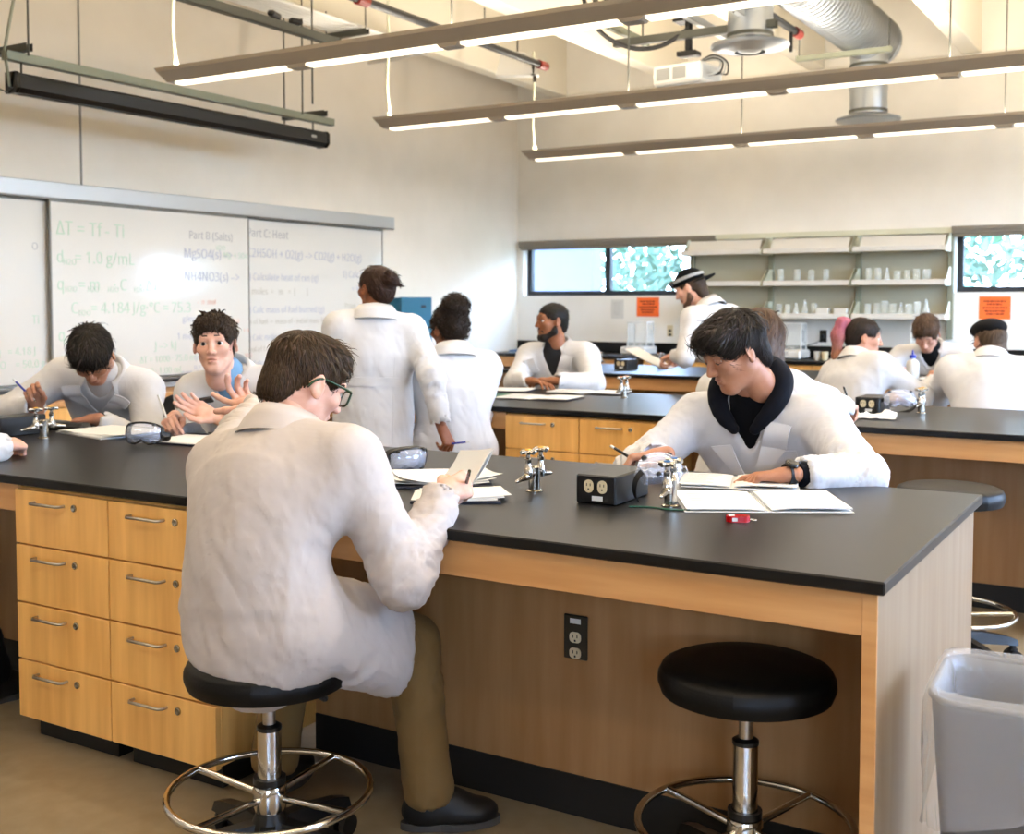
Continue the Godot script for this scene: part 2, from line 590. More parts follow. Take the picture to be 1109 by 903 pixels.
func build_pendants() -> void:
	var rows := [
		[-4.48, "grey linear pendant lamp nearest the camera, passing above the projector"],
		[-6.41, "grey linear pendant lamp in the middle, just below the projector"],
		[-8.43, "grey linear pendant lamp farthest back, nearest the window wall"],
		[-2.50, "grey linear pendant lamp above the foremost bench, out of the frame"],
		[-0.50, "grey linear pendant lamp above the camera, out of the frame"]]
	var x0 := -4.92
	var n := 8
	for row in rows:
		var y := 2.50
		var root := thing("pendant_lamp", row[1], "lamp", Vector3(x0, y, row[0]), 0.0, "linear pendant lamps")
		var length := 0.93 * n + 0.1
		var st := st_new()
		# trapezoid section, ends cut at a slant
		var sec := [Vector2(-0.035, 0.0), Vector2(0.035, 0.0), Vector2(0.07, 0.055), Vector2(0.07, 0.075), Vector2(-0.07, 0.075), Vector2(-0.07, 0.055)]
		st.set_smooth_group(-1)
		for i in 6:
			var a: Vector2 = sec[i]
			var b: Vector2 = sec[(i + 1) % 6]
			var sa := 0.06 * (1.0 - a.y / 0.075)
			var sb := 0.06 * (1.0 - b.y / 0.075)
			q4(st, Vector3(sa, a.y, a.x), Vector3(sb, b.y, b.x), Vector3(length - sb, b.y, b.x), Vector3(length - sa, a.y, a.x))
		for i in range(1, 5):
			var p := [sec[0], sec[i], sec[i + 1]]
			var e := []
			for v in p:
				e.append(Vector3(0.06 * (1.0 - v.y / 0.075), v.y, v.x))
			t3(st, e[0], e[2], e[1])
			for j in 3:
				e[j].x = length - e[j].x
			t3(st, e[0], e[1], e[2])
		part(root, "housing", done(st), mats.fixture_grey)
		for k in n:
			var cx := 0.10 + 0.93 * k + 0.415
			part(root, "diffuser", box(Vector3(0.80, 0.016, 0.062), 0.003), mats.lamp_glow, pos(cx, -0.006, 0))
			if k < n - 1:
				part(root, "joint_cover", prism(PackedVector2Array([Vector2(-0.045, -0.018), Vector2(0.045, -0.018), Vector2(0.065, 0.004), Vector2(-0.065, 0.004)]), -0.036, 0.036), mats.fixture_grey, pos(0.10 + 0.93 * (k + 1) - 0.05, 0, 0))
			if k % 2 == 1:
				part(root, "hanger_rod", tube([Vector3(0, 0.07, 0), Vector3(0, 0.90, 0)], 0.005, 6), mats.strut_grey, pos(0.10 + 0.93 * (k + 1) - 0.05, 0, 0))
		# the white flex that feeds the lamp
		part(root, "feed_cord", tube(curve_pts([Vector3(0.12, 0.07, 0), Vector3(0.095, 0.12, 0), Vector3(0.08, 0.3, 0.005), Vector3(0.09, 0.6, 0), Vector3(0.085, 0.9, 0)]), 0.010, 6), mats.cord_white)
		part(root, "feed_cord", tube(curve_pts([Vector3(0.06, 0.07, 0), Vector3(0.082, 0.12, 0), Vector3(0.08, 0.3, 0.005)]), 0.007, 6), mats.cord_white)
		for up in [false, true]:
			var l := AreaLight3D.new()
			l.name = "pendant_glow"
			l.area_size = Vector2(length - 0.2, 0.06)
			l.area_normalize_energy = true
			l.light_color = Color(1.0, 0.95, 0.88)
			l.light_energy = 14.5 if up else 3.6
			l.shadow_enabled = true
			l.position = Vector3(length / 2, 0.085 if up else -0.02, 0)
			l.rotation.x = PI / 2 if up else -PI / 2
			l.area_range = 20.0
			root.add_child(l, true)


func build_outside() -> void:
	struct("ground_outside", box(Vector3(60, 0.2, 40)), mats.lawn, pos(0, -0.6, -31))
	single("garden_wall", "pale blue-grey concrete wall standing outside the corner window", "wall", box(Vector3(3.4, 3.4, 0.25), 0.01), mats.concrete_blue, pos(-8.02, 1.2, -12.6))
	var spots := [
		[Vector3(-8.6, -0.5, -16.6), 1.5, "leafy tree seen through the corner window, nearer the garden wall"], [Vector3(-5.2, -0.5, -17.5), 1.55, "leafy tree outside, behind the shelving side of the corner window"],
		[Vector3(-1.7, -0.5, -16.5), 1.5, "leafy tree filling the left of the window beside the shelving"], [Vector3(1.6, -0.5, -16.8), 1.4, "leafy tree farther right outside the window beside the shelving"],
		[Vector3(4.9, -0.5, -17.6), 1.1, "leafy tree outside, out of the frame to the right"],
		[Vector3(-11.2, -0.5, -21.0), 2.0, "broad leafy tree outside, mostly hidden by the garden wall"]]
	var lr := RandomNumberGenerator.new()
	lr.seed = 99
	for s in spots:
		var t := thing("leafy_tree", s[2], "tree", s[0], 0.0, "trees outside the windows")
		var R: float = s[1]
		part(t, "trunk", tube([Vector3.ZERO, Vector3(0.05, 1.0, 0.03), Vector3(0, 2.4, 0)], 0.16, 8, 0.09), mats.bark)
		var st := st_new()
		st.set_smooth_group(-1)
		for i in 2600:
			var dir := Vector3(lr.randfn(), lr.randfn(), lr.randfn()).normalized()
			var clump := Vector3(sin(dir.x * 9.0), sin(dir.y * 8.0 + 1.0), sin(dir.z * 9.0 + 2.0)).length() * 0.16
			var p := Vector3(0, 2.35, 0) + dir * Vector3(R, R * 0.95, R) * (0.72 + clump + 0.1 * lr.randf())
			var a := Vector3(lr.randfn(), lr.randfn(), lr.randfn()).normalized() * 0.11
			var b := a.cross(Vector3(lr.randfn(), lr.randfn(), lr.randfn())).normalized() * 0.06
			var v := lr.randf_range(0.75, 1.5)
			st.set_color(Color(v, v * lr.randf_range(0.95, 1.1), v * 0.95))
			t3(st, p - a, p + b, p + a)
			t3(st, p - a, p + a, p - b)
		part(t, "foliage", done(st), mats.leaf)


# ------------------------------------------------------------------ benches, cabinets, stools
func drawer_cabinet(label: String, at: Vector3, w: float, turn := 0.0, group := "") -> Node3D:
	# front face at local z = 0, body behind it (towards -z), at the left bottom front corner
	var c := thing("drawer_cabinet", label, "cabinet", at, turn, group)
	part(c, "carcass", box(Vector3(w - 0.004, 0.68, 0.38), 0.001), mats.maple_vertical, pos(w / 2, 0.07 + 0.345, -0.02 - 0.19))
	part(c, "toe_kick", box(Vector3(w - 0.06, 0.075, 0.3)), mats.black_rubber, pos(w / 2, 0.0375, -0.20))
	var ys := [0.066, 0.242, 0.413, 0.587, 0.752]
	for k in 4:
		var h: float = ys[k + 1] - ys[k] - 0.005
		var cy: float = (ys[k] + ys[k + 1]) / 2
		var d := part(c, "drawer", box(Vector3(w - 0.005, h, 0.02), 0.0015), mats.maple_vertical, pos(w / 2, cy, -0.01))
		var hx := -w * 0.11
		var hy := h / 2 - 0.033
		var pull := [Vector3(hx - 0.064, hy, 0.008), Vector3(hx - 0.064, hy, 0.026), Vector3(hx - 0.056, hy, 0.034), Vector3(hx + 0.056, hy, 0.034), Vector3(hx + 0.064, hy, 0.026), Vector3(hx + 0.064, hy, 0.008)]
		part(d, "handle", tube(pull, 0.0045, 8), mats.brushed_steel)
		part(d, "lock", lathe([Vector2(0.0, 0.0), Vector2(0.0105, 0.0), Vector2(0.0105, 0.004), Vector2(0.008, 0.0055), Vector2(0.003, 0.0045), Vector2(0.0, 0.004)], 14), mats.nickel, Transform3D(Basis(Vector3.RIGHT, PI / 2), Vector3(hx + 0.108, hy - 0.002, 0.010)))
	return c


func bench(which: String, ox: float, oz: float, first: bool) -> void:
	var xr := -0.474 + ox
	var xl := -4.66 + ox
	var zf := -2.113 + oz
	var zb := -3.225 + oz
	var cx := (xl + xr) / 2
	var cz := (zf + zb) / 2
	single("lab_countertop", "long black resin countertop of the %s bench" % which, "countertop", box(Vector3(xr - xl, 0.026, zf - zb), 0.003), mats.black_resin, pos(cx, BENCH_TOP - 0.013, cz), "black bench tops")
	var fr := thing("bench_frame", "maple frame with end panels and knee panels carrying the %s bench top" % which, "bench", Vector3(cx, 0, cz), 0.0, "maple bench frames")
	var ty := BENCH_TOP - 0.026
	var hx := (xr - xl) / 2
	for s in [-1.0, 1.0]:
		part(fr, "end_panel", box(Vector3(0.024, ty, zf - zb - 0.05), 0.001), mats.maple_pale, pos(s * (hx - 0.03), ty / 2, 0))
		part(fr, "edge_strip", box(Vector3(0.028, ty, 0.006), 0.001), mats.maple_horizontal, pos(s * (hx - 0.031), ty / 2, (zf - zb) / 2 - 0.023))
	var c0 := -2.99 + ox - cx
	var c1 := -2.175 + ox - cx
	for sz in [-1.0, 1.0]:
		var za: float = sz * ((zf - zb) / 2 - 0.034)
		part(fr, "apron", box(Vector3(hx - 0.045 - c1, 0.085, 0.02), 0.001), mats.maple_horizontal, pos((hx - 0.045 + c1) / 2, ty - 0.0425, za))
		part(fr, "apron", box(Vector3(c0 + hx - 0.045, 0.085, 0.02), 0.001), mats.maple_horizontal, pos((c0 - hx + 0.045) / 2, ty - 0.0425, za))
		var zp: float = sz * ((zf - zb) / 2 - 0.415)
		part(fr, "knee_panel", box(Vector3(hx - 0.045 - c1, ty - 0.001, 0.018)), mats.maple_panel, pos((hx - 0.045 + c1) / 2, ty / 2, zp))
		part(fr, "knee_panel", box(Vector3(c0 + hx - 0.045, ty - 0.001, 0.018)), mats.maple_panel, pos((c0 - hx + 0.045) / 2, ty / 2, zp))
		part(fr, "base_trim", box(Vector3(hx - 0.05 - c1, 0.105, 0.006), 0.001), mats.black_rubber, pos((hx - 0.045 + c1) / 2, 0.0525, zp + sz * 0.012))
		part(fr, "base_trim", box(Vector3(c0 + hx - 0.05, 0.105, 0.006), 0.001), mats.black_rubber, pos((c0 - hx + 0.045) / 2, 0.0525, zp + sz * 0.012))
	var w := 0.4075
	var names := ["left", "right"]
	for k in 2:
		drawer_cabinet("maple cabinet of four drawers, %s one of the pair under the %s bench" % [names[k], which], Vector3(-2.99 + ox + w * k, 0, zf - 0.012), w, 0.0, "drawer cabinets under the benches")


var stool_proto: Node3D
func stool(label: String, at: Vector3, seat: float, turn := 0.0, lever := true) -> Node3D:
	var s := thing("lab_stool", label, "stool", at, turn, "round black lab stools")
	var R := 0.185
	var st := st_new()
	add_lathe(st, [Vector2(0.0, -0.062), Vector2(R * 0.8, -0.062), Vector2(R * 0.96, -0.055), Vector2(R * 1.0, -0.035), Vector2(R * 0.995, -0.02), Vector2(R * 0.975, -0.014), Vector2(R * 0.97, -0.011), Vector2(R * 0.95, -0.004), Vector2(R * 0.86, 0.003), Vector2(R * 0.6, 0.006), Vector2(0.0, 0.006)], 48, Transform3D.IDENTITY, 0.9)
	part(s, "cushion", done(st), mats.black_vinyl, pos(0, seat, 0))
	part(s, "seat_plate", box(Vector3(0.16, 0.012, 0.16), 0.003), mats.black_plastic, pos(0, seat - 0.068, 0))
	part(s, "gas_rod", tube([Vector3(0, 0.24, 0), Vector3(0, seat - 0.07, 0)], 0.0145, 16), mats.brushed_steel)
	part(s, "column", lathe([Vector2(0.0, 0.12), Vector2(0.028, 0.12), Vector2(0.028, 0.18), Vector2(0.0265, 0.185), Vector2(0.0265, seat - 0.165), Vector2(0.0, seat - 0.165)], 20), mats.chrome)
	part(s, "column_cap", lathe([Vector2(0.0, 0.0), Vector2(0.028, 0.0), Vector2(0.028, 0.008), Vector2(0.02, 0.013), Vector2(0.0, 0.013)], 18), mats.black_plastic, pos(0, seat - 0.166, 0))
	var ry := 0.19
	part(s, "clamp_hub", lathe([Vector2(0.0, -0.03), Vector2(0.035, -0.03), Vector2(0.038, -0.02), Vector2(0.038, 0.02), Vector2(0.035, 0.026), Vector2(0.0, 0.026)], 20), mats.chrome, pos(0, ry, 0))
	part(s, "hub_ring", lathe([Vector2(0.028, 0.0), Vector2(0.036, 0.0), Vector2(0.036, 0.014), Vector2(0.028, 0.014)], 18), mats.black_plastic, pos(0, ry + 0.03, 0))
	var ring := []
	for k in 41:
		var a := TAU * k / 40.0
		ring.append(Vector3(cos(a) * 0.225, ry + 0.012, sin(a) * 0.225))
	part(s, "foot_ring", tube(ring, 0.0085, 8), mats.chrome)
	for k in 4:
		var a := TAU * (k + 0.35) / 4.0
		part(s, "ring_spoke", tube([Vector3(cos(a) * 0.034, ry, sin(a) * 0.034), Vector3(cos(a) * 0.225, ry + 0.012, sin(a) * 0.225)], 0.008, 8), mats.chrome)
	part(s, "base_hub", lathe([Vector2(0.0, 0.085), Vector2(0.05, 0.085), Vector2(0.045, 0.12), Vector2(0.032, 0.155), Vector2(0.0, 0.155)], 18), mats.black_plastic)
	for k in 5:
		var a := TAU * (k + 0.2) / 5.0
		var d := Vector3(cos(a), 0, sin(a))
		var sd := Vector3(-sin(a), 0, cos(a))
		var leg := st_new()
		var pts := [[0.03, 0.135, 0.10, 0.028], [0.12, 0.125, 0.085, 0.024], [0.22, 0.105, 0.075, 0.02], [0.262, 0.09, 0.07, 0.018]]
		leg.set_smooth_group(-1)
		for i in 3:
			var A: Array = pts[i]
			var B: Array = pts[i + 1]
			var a1: Vector3 = d * A[0]
			var b1: Vector3 = d * B[0]
			var at1: Vector3 = a1 + Vector3.UP * A[1]
			var ab1: Vector3 = a1 + Vector3.UP * A[2]
			var bt1: Vector3 = b1 + Vector3.UP * B[1]
			var bb1: Vector3 = b1 + Vector3.UP * B[2]
			q4(leg, at1 + sd * A[3] * 0.6, at1 - sd * A[3] * 0.6, bt1 - sd * B[3] * 0.6, bt1 + sd * B[3] * 0.6)
			q4(leg, at1 - sd * A[3] * 0.6, ab1 - sd * A[3], bb1 - sd * B[3], bt1 - sd * B[3] * 0.6)
			q4(leg, ab1 + sd * A[3], at1 + sd * A[3] * 0.6, bt1 + sd * B[3] * 0.6, bb1 + sd * B[3])
			q4(leg, ab1 - sd * A[3], ab1 + sd * A[3], bb1 + sd * B[3], bb1 - sd * B[3])
		var lp := part(s, "leg", done(leg), mats.black_plastic)
		var cs := st_new()
		var cp := d * 0.25 + Vector3.UP * 0.0265
		for o in [-0.016, 0.016]:
			add_tube(cs, [cp + sd * (o - 0.008), cp + sd * (o + 0.008)], 0.0265, 14)
		add_tube(cs, [d * 0.25 + Vector3.UP * 0.03, d * 0.25 + Vector3.UP * 0.08], 0.012, 10)
		add_box(cs, d * 0.25 + Vector3.UP * 0.05, Vector3(0.02, 0.02, 0.03), 0.003, Basis(sd, Vector3.UP, d))
		part(lp, "caster", done(cs), mats.black_plastic)
	if lever:
		part(s, "height_lever", tube([Vector3(0.04, seat - 0.075, 0), Vector3(0.10, seat - 0.08, 0)], 0.005, 8), mats.black_plastic)
		part(s, "lever_paddle", box(Vector3(0.05, 0.012, 0.024), 0.005), mats.black_plastic, turned(Vector3(0.11, seat - 0.088, 0), 0, 0, -0.5))
	return s


func build_furniture() -> void:
	bench("foremost", 0.0, 0.0, true)
	bench("middle", 0.1, -2.635, false)
	bench("rearmost", 0.15, -5.27, false)
	# power outlet let into the knee panel of the first bench
	var o := thing("wall_outlet", "brown duplex outlet on the knee panel under the foremost bench", "outlet", Vector3(-1.318, 0.459, -2.517), 0.0)
	outlet_plate(o, mats.dark_bronze, mats.ivory_plastic, true)
	# counter along the far wall
	var L := 6.0
	single("wall_countertop", "black countertop running along the far wall below the windows", "countertop", box(Vector3(L, 0.03, 0.62), 0.003), mats.black_resin, pos(WALL_X + L / 2 + 0.01, BENCH_TOP - 0.015, WALL_Z + 0.32))
	single("backsplash", "black upstand at the back of the far wall counter", "backsplash", box(Vector3(L, 0.11, 0.02), 0.003), mats.black_resin, pos(WALL_X + L / 2 + 0.01, BENCH_TOP + 0.055, WALL_Z + 0.012))
	var wf := thing("counter_frame", "maple apron frame carrying the far wall counter in the corner", "bench", Vector3(WALL_X + 0.85, 0, WALL_Z + 0.32), 0.0)
	part(wf, "apron", box(Vector3(1.62, 0.10, 0.02), 0.001), mats.maple_horizontal, pos(0, BENCH_TOP - 0.08, 0.27))
	part(wf, "side_panel", box(Vector3(0.02, BENCH_TOP - 0.031, 0.56)), mats.maple_panel, pos(-0.81, (BENCH_TOP - 0.031) / 2, 0))
	part(wf, "side_panel", box(Vector3(0.02, BENCH_TOP - 0.031, 0.56)), mats.maple_panel, pos(0.81, (BENCH_TOP - 0.031) / 2, 0))
	for k in 5:
		drawer_cabinet("maple drawer cabinet under the far wall counter, number %s from the corner" % ["one", "two", "three", "four", "five"][k], Vector3(WALL_X + 1.72 + 0.8 * k, 0, WALL_Z + 0.60), 0.8, 0.0, "cabinets under the far wall counter")
	# low cabinets under the whiteboards, along the left wall
	for k in 5:
		var c := thing("low_cabinet", "low maple cabinet below the whiteboards, number %s from the far end" % ["one", "two", "three", "four", "five"][k], "cabinet", Vector3(WALL_X + 0.012, 0, -7.4 + 0.92 * k), PI / 2, "cabinets below the whiteboards")
		part(c, "carcass", box(Vector3(0.90, 0.60, 0.36)), mats.maple_vertical, pos(0, 0.38, 0.18))
		part(c, "cabinet_top", box(Vector3(0.92, 0.03, 0.40), 0.003), mats.maple_horizontal, pos(0, 0.695, 0.2))
		part(c, "plinth", box(Vector3(0.90, 0.08, 0.32)), mats.black_rubber, pos(0, 0.04, 0.16))
		for s in [-1.0, 1.0]:
			var d := part(c, "door", box(Vector3(0.442, 0.58, 0.02), 0.002), mats.maple_vertical, pos(s * 0.2245, 0.38, 0.371))
			part(d, "handle", tube([Vector3(-s * 0.18, 0.18, 0.008), Vector3(-s * 0.18, 0.18, 0.03), Vector3(-s * 0.18, 0.08, 0.03), Vector3(-s * 0.18, 0.08, 0.008)], 0.005, 6), mats.brushed_steel)
	# stools
	stool("black round stool the student with green glasses sits on", Vector3(-1.765, 0, -1.885), 0.508, 0.55)
	stool("empty black round stool in front of the foremost bench", Vector3(-0.79, 0, -2.275), 0.54, 0.2, false)
	stool("empty black round stool under the middle bench, beside the foremost bench's far corner", Vector3(-0.735, 0, -4.25), 0.645, 0.9, false)


func outlet_plate(root: Node3D, plate: Material, socket: Material, tagged: bool) -> void:
	part(root, "cover_plate", box(Vector3(0.066, 0.112, 0.006), 0.002), plate, pos(0, 0, 0.003))
	for k in 2:
		var y := -0.008 - 0.014 + (0.0 if k == 0 else -0.0) + (0.018 if k == 0 else -0.022)
		var s := part(root, "socket", prism(round_rect(0.032, 0.027, 0.010), 0.0, 0.003), socket, pos(0, y + 0.004, 0.005))
		for sx in [-1.0, 1.0]:
			part(s, "slot", box(Vector3(0.0025, 0.008, 0.001)), mats.ink, pos(sx * 0.006, 0.003, 0.0032))
		part(s, "slot", box(Vector3(0.005, 0.005, 0.001), 0.001), mats.ink, pos(0, -0.008, 0.0032))
	if tagged:
		part(root, "label_strip", box(Vector3(0.03, 0.013, 0.0008)), mats.paper, pos(0, 0.041, 0.0064))


# ------------------------------------------------------------------ whiteboards
func write_on(board: Node3D, words: String, y: float, x: float, size: float, ink: String, tilt := 0.0) -> void:
	# board-local: x to the right seen from the room, y up, z out of the board
	part(board, "writing", text_mesh(words, size), mats[ink], turned(Vector3(x, y, 0.0115), 0, 0, tilt))


func build_whiteboards() -> void:
	# board-local x runs along -z... seen from the room, right is towards the far wall
	var y0 := 0.79
	var y1 := 1.932
	var spans := [
		[-2.72, -4.63, 0.03, "whiteboard panel cut by the left edge of the picture"],
		[-4.60, -6.33, 0.075, "whiteboard panel with green formulas behind the two seated students"],
		[-6.31, -8.02, 0.03, "whiteboard panel with the blue equation, nearest the teal box"]]
	var boards := []
	for k in 3:
		var s: Array = spans[k]
		var w: float = s[0] - s[1]
		var b := thing("whiteboard", s[3], "whiteboard", Vector3(WALL_X + s[2], (y0 + y1) / 2, (s[0] + s[1]) / 2), PI / 2, "sliding whiteboards")
		var h := y1 - y0
		part(b, "writing_surface", box(Vector3(w - 0.02, h - 0.02, 0.016)), mats.whiteboard, pos(0, 0, 0.002))
		var st := st_new()
		add_box(st, Vector3(0, h / 2 - 0.006, 0.002), Vector3(w, 0.012, 0.024), 0.002)
		add_box(st, Vector3(0, -h / 2 + 0.006, 0.002), Vector3(w, 0.012, 0.024), 0.002)
		add_box(st, Vector3(w / 2 - 0.006, 0, 0.002), Vector3(0.012, h - 0.024, 0.024), 0.002)
		add_box(st, Vector3(-w / 2 + 0.006, 0, 0.002), Vector3(0.012, h - 0.024, 0.024), 0.002)
		part(b, "frame", done(st), mats.aluminium_dull)
		boards.append(b)
	var rail := thing("whiteboard_rail", "long aluminium rail along the top of the whiteboards", "rail", Vector3(WALL_X + 0.05, 1.99, -5.4), PI / 2)
	part(rail, "rail_cover", box(Vector3(5.42, 0.10, 0.11), 0.005), mats.aluminium)
	part(rail, "rail_lip", box(Vector3(5.42, 0.012, 0.012), 0.002), mats.aluminium_dull, pos(0, -0.052, 0.046))
	var tray := thing("marker_tray", "dark ledge along the bottom of the whiteboards", "tray", Vector3(WALL_X + 0.05, 0.765, -5.4), PI / 2)
	part(tray, "ledge", box(Vector3(5.4, 0.022, 0.11), 0.004), mats.pipe_black)
	part(tray, "rim", box(Vector3(5.4, 0.014, 0.012), 0.003), mats.aluminium_dull, pos(0, 0.014, 0.05))
	var b0: Node3D = boards[0]
	write_on(b0, "O", 0.28, 0.83, 0.06, "marker_black")
	write_on(b0, "Ti", -0.17, 0.82, 0.07, "marker_green")
	write_on(b0, "q = -q   = 4.18 J", -0.36, 0.45, 0.06, "marker_green")
	write_on(b0, "m H2O    = 50.0 g", -0.44, 0.45, 0.06, "marker_green")
	var b1: Node3D = boards[1]
	write_on(b1, "ΔT = Tf - Ti", 0.40, -0.82, 0.115, "marker_green")
	write_on(b1, "d   = 1.0 g/mL", 0.22, -0.82, 0.10, "marker_green")
	write_on(b1, "H2O", 0.19, -0.77, 0.05, "marker_green")
	write_on(b1, "q    = m    · C    · ΔT", 0.05, -0.82, 0.10, "marker_green")
	write_on(b1, "H2O       H2O      H2O           H2O", 0.02, -0.76, 0.045, "marker_green")
	write_on(b1, "C    = 4.184 J/g·°C = 75.3", -0.10, -0.72, 0.095, "marker_green")
	write_on(b1, "H2O", -0.13, -0.66, 0.045, "marker_green")
	write_on(b1, "q    = -q", -0.27, -0.82, 0.10, "marker_green")
	write_on(b1, "rxn           H2O", -0.30, -0.76, 0.045, "marker_green")
	write_on(b1, "ΔH", -0.43, -0.82, 0.09, "marker_green")
	write_on(b1, "J –> kJ", -0.36, -0.05, 0.075, "marker_green")
	write_on(b1, "ΔT = 1000 · 75.0 mL", -0.45, -0.18, 0.06, "marker_green")
	write_on(b1, "50.0 · 1.00 mL", -0.53, -0.18, 0.06, "marker_green")
	write_on(b1, "Part B (Salts)", 0.41, 0.27, 0.075, "marker_black")
	write_on(b1, "MgSO4(s) –> ", 0.28, 0.22, 0.085, "marker_blue")
	write_on(b1, "H2O", 0.33, 0.53, 0.045, "marker_green")
	write_on(b1, "Mg  + SO4", 0.28, 0.60, 0.055, "marker_green")
	write_on(b1, "NH4NO3(s) –>", 0.12, 0.22, 0.085, "marker_blue")
	write_on(b1, "-  n  mol", -0.06, 0.34, 0.05, "marker_red")
	write_on(b1, "g/mol", -0.18, 0.20, 0.055, "marker_blue")
	write_on(b1, "1 mol 200 mL", -0.30, 0.15, 0.06, "marker_blue")
	write_on(b1, "Mol of rxn", -0.28, 0.42, 0.055, "marker_red")
	write_on(b1, "mol(n)", -0.20, 0.62, 0.045, "marker_red")
	write_on(b1, "n =", -0.42, 0.38, 0.055, "marker_red")
	write_on(b1, "+ n", -0.27, 0.79, 0.045, "marker_red")
	write_on(b1, "-100", -0.46, 0.79, 0.045, "marker_red")
	write_on(b1, "qr", -0.45, 0.30, 0.05, "marker_blue")
	write_on(b1, "n =", -0.52, 0.30, 0.05, "marker_blue")
	write_on(b1, "mass · q  = m  C", -0.555, 0.18, 0.045, "marker_blue")
	var b2: Node3D = boards[2]
	write_on(b2, "Part C: Heat", 0.46, -0.81, 0.085, "marker_black")
	write_on(b2, "C2H5OH + O2(g) –> CO2(g) + H2O(g)", 0.31, -0.81, 0.085, "marker_blue")
	write_on(b2, "1) Calculate heat of rxn (q)", 0.13, -0.83, 0.07, "marker_blue")
	write_on(b2, "moles  =   m   =  [        ]", 0.02, -0.77, 0.065, "marker_brown")
	write_on(b2, "2) Calc mass of fuel burned (g)", -0.12, -0.83, 0.066, "marker_blue")
	write_on(b2, "m of fuel  =  mass of - initial mass final", -0.21, -0.82, 0.055, "marker_brown")
	write_on(b2, "3) Calc moles of combustion(mol)", -0.33, -0.83, 0.06, "marker_blue")
	write_on(b2, "mol of fuel = mass fuel / mol mass", -0.42, -0.82, 0.055, "marker_brown")
	write_on(b2, "4) Calculate", -0.53, -0.83, 0.06, "marker_blue")
	write_on(b2, "1) Calc % error", 0.17, 0.30, 0.075, "marker_blue")
	write_on(b2, "= %", 0.05, 0.42, 0.07, "marker_blue")
	write_on(b2, "Prove _", -0.09, 0.33, 0.055, "marker_brown")
	write_on(b2, "2) ΔH", -0.30, 0.33, 0.06, "marker_blue")
	write_on(b2, "mass of fuel used", -0.38, 0.02, 0.045, "marker_brown")
	# teal box on the left wall past the boards
	var t := thing("wall_box", "teal metal box hung on the left wall past the whiteboards", "box", Vector3(WALL_X, 1.12, -8.38), PI / 2)
	part(t, "box_body", box(Vector3(0.46, 0.44, 0.13), 0.008), mats.teal_paint, pos(0, 0, 0.066))
	part(t, "box_lid", box(Vector3(0.47, 0.45, 0.016), 0.004), mats.teal_paint, pos(0, 0, 0.139))
	part(t, "name_plate", box(Vector3(0.07, 0.025, 0.003)), mats.navy_card, pos(0.10, 0.14, 0.148))


# ------------------------------------------------------------------ shelving, glassware, signs, balances
func beaker_mesh(r: float, h: float) -> ArrayMesh:
	return lathe([Vector2(0.0, 0.003), Vector2(r * 0.9, 0.003), Vector2(r, 0.01), Vector2(r, h * 0.93), Vector2(r * 1.08, h), Vector2(r * 1.03, h), Vector2(r * 0.95, h * 0.93), Vector2(r * 0.95, 0.012), Vector2(r * 0.85, 0.007), Vector2(0.0, 0.007)], 20)


func flask_mesh(r: float, h: float) -> ArrayMesh:
	return lathe([Vector2(0.0, 0.003), Vector2(r * 0.92, 0.003), Vector2(r, 0.012), Vector2(r * 0.95, h * 0.18), Vector2(r * 0.36, h * 0.68), Vector2(r * 0.33, h * 0.95), Vector2(r * 0.42, h), Vector2(r * 0.3, h * 0.99), Vector2(r * 0.30, h * 0.68), Vector2(r * 0.89, h * 0.18), Vector2(r * 0.9, 0.014), Vector2(0.0, 0.008)], 20)


